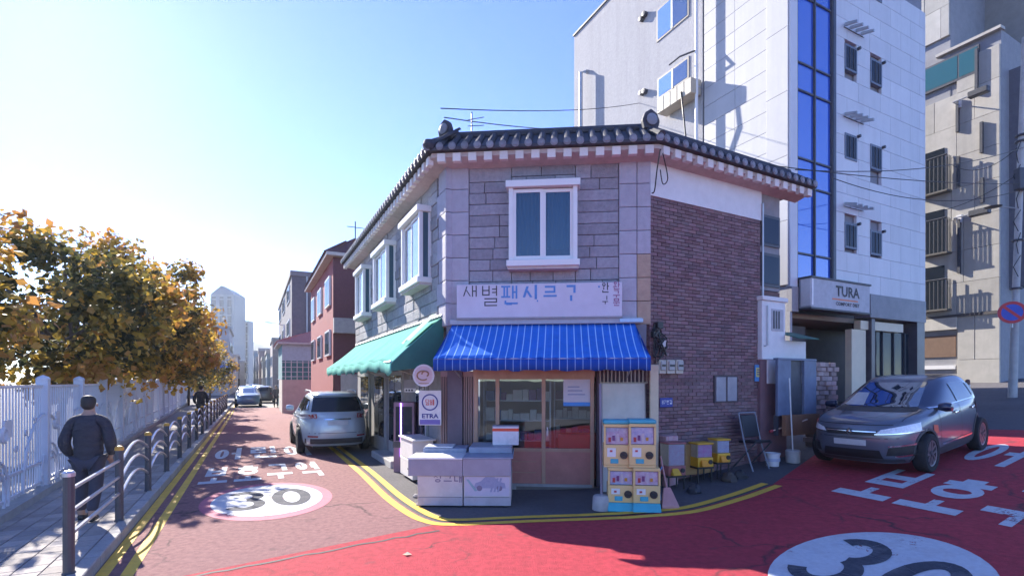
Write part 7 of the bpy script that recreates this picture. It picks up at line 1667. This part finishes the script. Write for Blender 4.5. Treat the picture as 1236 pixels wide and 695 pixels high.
zs_ = 2 + (460 - 377) / F_PX * 17.2; sc_ = V(((1221.5 - CX) / F_PX * 17.2, 17.2, zs_)); dn = V((-.55, -.83, 0)).normalized()
ns = thing('no_stopping_sign', 'round red and blue no stopping sign on the utility pole', 'traffic sign', sc_)
disc(MB(), sc_, dn, .36, .02, 36).build('disc', mat('sign_plate_blue', (.04, .09, .55), .4), ns)
disc(MB(), sc_ + dn * .02, dn, .36, .004, 36, .27).build('red_ring', mat('sign_plate_red', (.6, .03, .05), .4), ns)
sdv = V((-dn.y, dn.x, 0))
MB().prism([sc_ + dn * .021 + sdv * x + Z3 * z for x, z in ((-.23, .17), (-.17, .23), (.23, -.17), (.17, -.23))], dn * .004).build('red_bar', MATS['sign_plate_red'], ns)
MB().tube([sc_ - dn * .02 - Z3 * .5, sc_ - dn * .02 + Z3 * .3], .03, 6).build('bracket', M_STEEL, ns)
bo = V(((1168 - CX) / F_PX * 16.0, 16.0, 0)); bo.z = gz(bo)
o = thing('bollard', 'thin brown bollard on the dark asphalt before the concrete building', 'bollard', bo); MB().lathe([(.06, 0), (.06, .85), (.04, .88), (.001, .89)], bo, 10).build('post', mat('brown_bollard', (.2, .1, .08), .6), o); MB().lathe([(.063, .6), (.063, .72)], bo, 10).build('band', M_WHITE, o)
sp_ = V(((1232 - CX) / F_PX * 21, 21, 0)); sp_.z = gz(sp_)
o = thing('dark_shop_front', 'dark blue green shop front with a yellow patch up the right street', 'shop front', sp_ + V((3, 3, 0)))
q = Frame(sp_ + uT * .3 + V((.0, 1.2, 0)), uT, nT)
MB().fbox(q, 0, 7, -4, 0, sp_.z - .2, sp_.z + 4.8).build('wall', mat('dark_teal_front', (.05, .08, .11), .6, (.04, .06, .08), 2), o); MB().fbox(q, .1, 2.4, 0, .1, sp_.z + .7, sp_.z + 1.6).build('yellow_panel', mat('yellow_panel', (.55, .4, .05), .6), o); MB().fbox(q, .1, 3, 0, .08, sp_.z + 2.0, sp_.z + 2.9).build('green_panel', mat('green_panel', (.05, .2, .15), .6), o)
# left street lamp
pl_ = AB(a_for(343, 2.3), 2.3, 0); h_ = z_at(343, 391, 2.3)
o = thing('street_lamp', 'slim street lamp leaning over the left street before the yard wall', 'street lamp', pl_)
MB().tube([pl_, pl_ + Z3 * (h_ - .05)], .07, 8, r1=.05).build('pole', M_STEEL, o); MB().tube([pl_ + Z3 * (h_ - .15), pl_ + Z3 * (h_ + .03) - N2 * .6, pl_ + Z3 * (h_ + .05) - N2 * .9], .03, 6).build('arm', M_STEEL, o)
MB().lathe([(.001, -.04), (.1, -.03), (.13, 0), (.08, .05), (.001, .06)], pl_ + Z3 * (h_ + .06) - N2 * 1.2, 10, (N2 * 3.2, L2, Z3)).build('lamp_head', M_DARKM, o, smooth=True)
MB().fbox(Frame(pl_, N2, -L2), -.25, .25, .06, .3, 2.2, 2.6).build('control_box', M_WHITE, o)
# wires
def P3(px, py, Y): d = ray(px, py) * Y; return V((d.x, d.y, CAM_H + d.z))
wires = [((532, 131, 9.9), (800, 118, 24), .25, 'thin black wire from the shop aerial to the white building'), ((536, 142, 9.9), (806, 143, 22), .35, 'second black wire sagging from the shop aerial to the white building'),
         ((875, 192, 10.3), (1236, 222, 17.4), .15, 'black cable from the tiled eaves to the utility pole'), ((960, 205, 11.4), (1236, 178, 17.4), .3, 'black cable crossing the glass strip towards the utility pole'),
         ((1005, 215, 14), (1236, 228, 17.4), .5, 'low sagging black cable before the white building front'), ((1130, 256, 19), (1236, 205, 17.4), .2, 'short black cable across the concrete building'),
         ((1150, 200, 20), (1236, 170, 17.4), .5, 'looped thin cable at the corner of the concrete building')]
for (a, b, sag, lb) in wires:
    p, q = P3(*a), P3(*b); o = MB().tube(catenary(p, q, sag), .011, 5).build('overhead_wire', M_BLACK, None, p); tag(o, lb, 'wire')
o = MB().tube(smooth([P3(797, 180, 9.0), P3(793, 205, 9.1), P3(790, 230, 9.3), P3(787, 233, 9.4)], 5), .012, 5).tube(smooth([P3(800, 185, 9.1), P3(806, 215, 9.4), P3(800, 222, 9.45), P3(797, 205, 9.3)], 5), .01, 5).build('looped_cable', M_BLACK, None, P3(797, 180, 9.0)); tag(o, 'looped black cable hanging from the eaves over the white plaster band', 'cable')
# fallen leaf on the road
g = ground(491, 670); o = MB().add([g + V((-.05, 0, .012)), g + V((0, -.04, .02)), g + V((.06, 0, .012)), g + V((0, .045, .03))], [(0, 1, 2), (0, 2, 3)]).build('fallen_leaf', mat('pale_leaf', (.6, .5, .35), .7), None, g); tag(o, 'single pale fallen leaf on the sunlit road', 'leaf')

# ------------------------------------------------------------------ haze
hz = MB().box(-900, 900, -60, 1900, -3, 120)
M_HZ = bpy.data.materials.new('haze_air'); M_HZ.use_nodes = True; N = M_HZ.node_tree.nodes; N.clear()
ho = N.new('ShaderNodeOutputMaterial'); pv_ = N.new('ShaderNodeVolumePrincipled'); pv_.inputs['Color'].default_value = (.8, .88, 1, 1); pv_.inputs['Density'].default_value = .00035; pv_.inputs['Anisotropy'].default_value = .3
M_HZ.node_tree.links.new(pv_.outputs[0], ho.inputs['Volume'])
HAZE = True
if HAZE: tag(hz.build('haze', M_HZ, None, (0, 0, 0), recalc=True), kind='stuff')
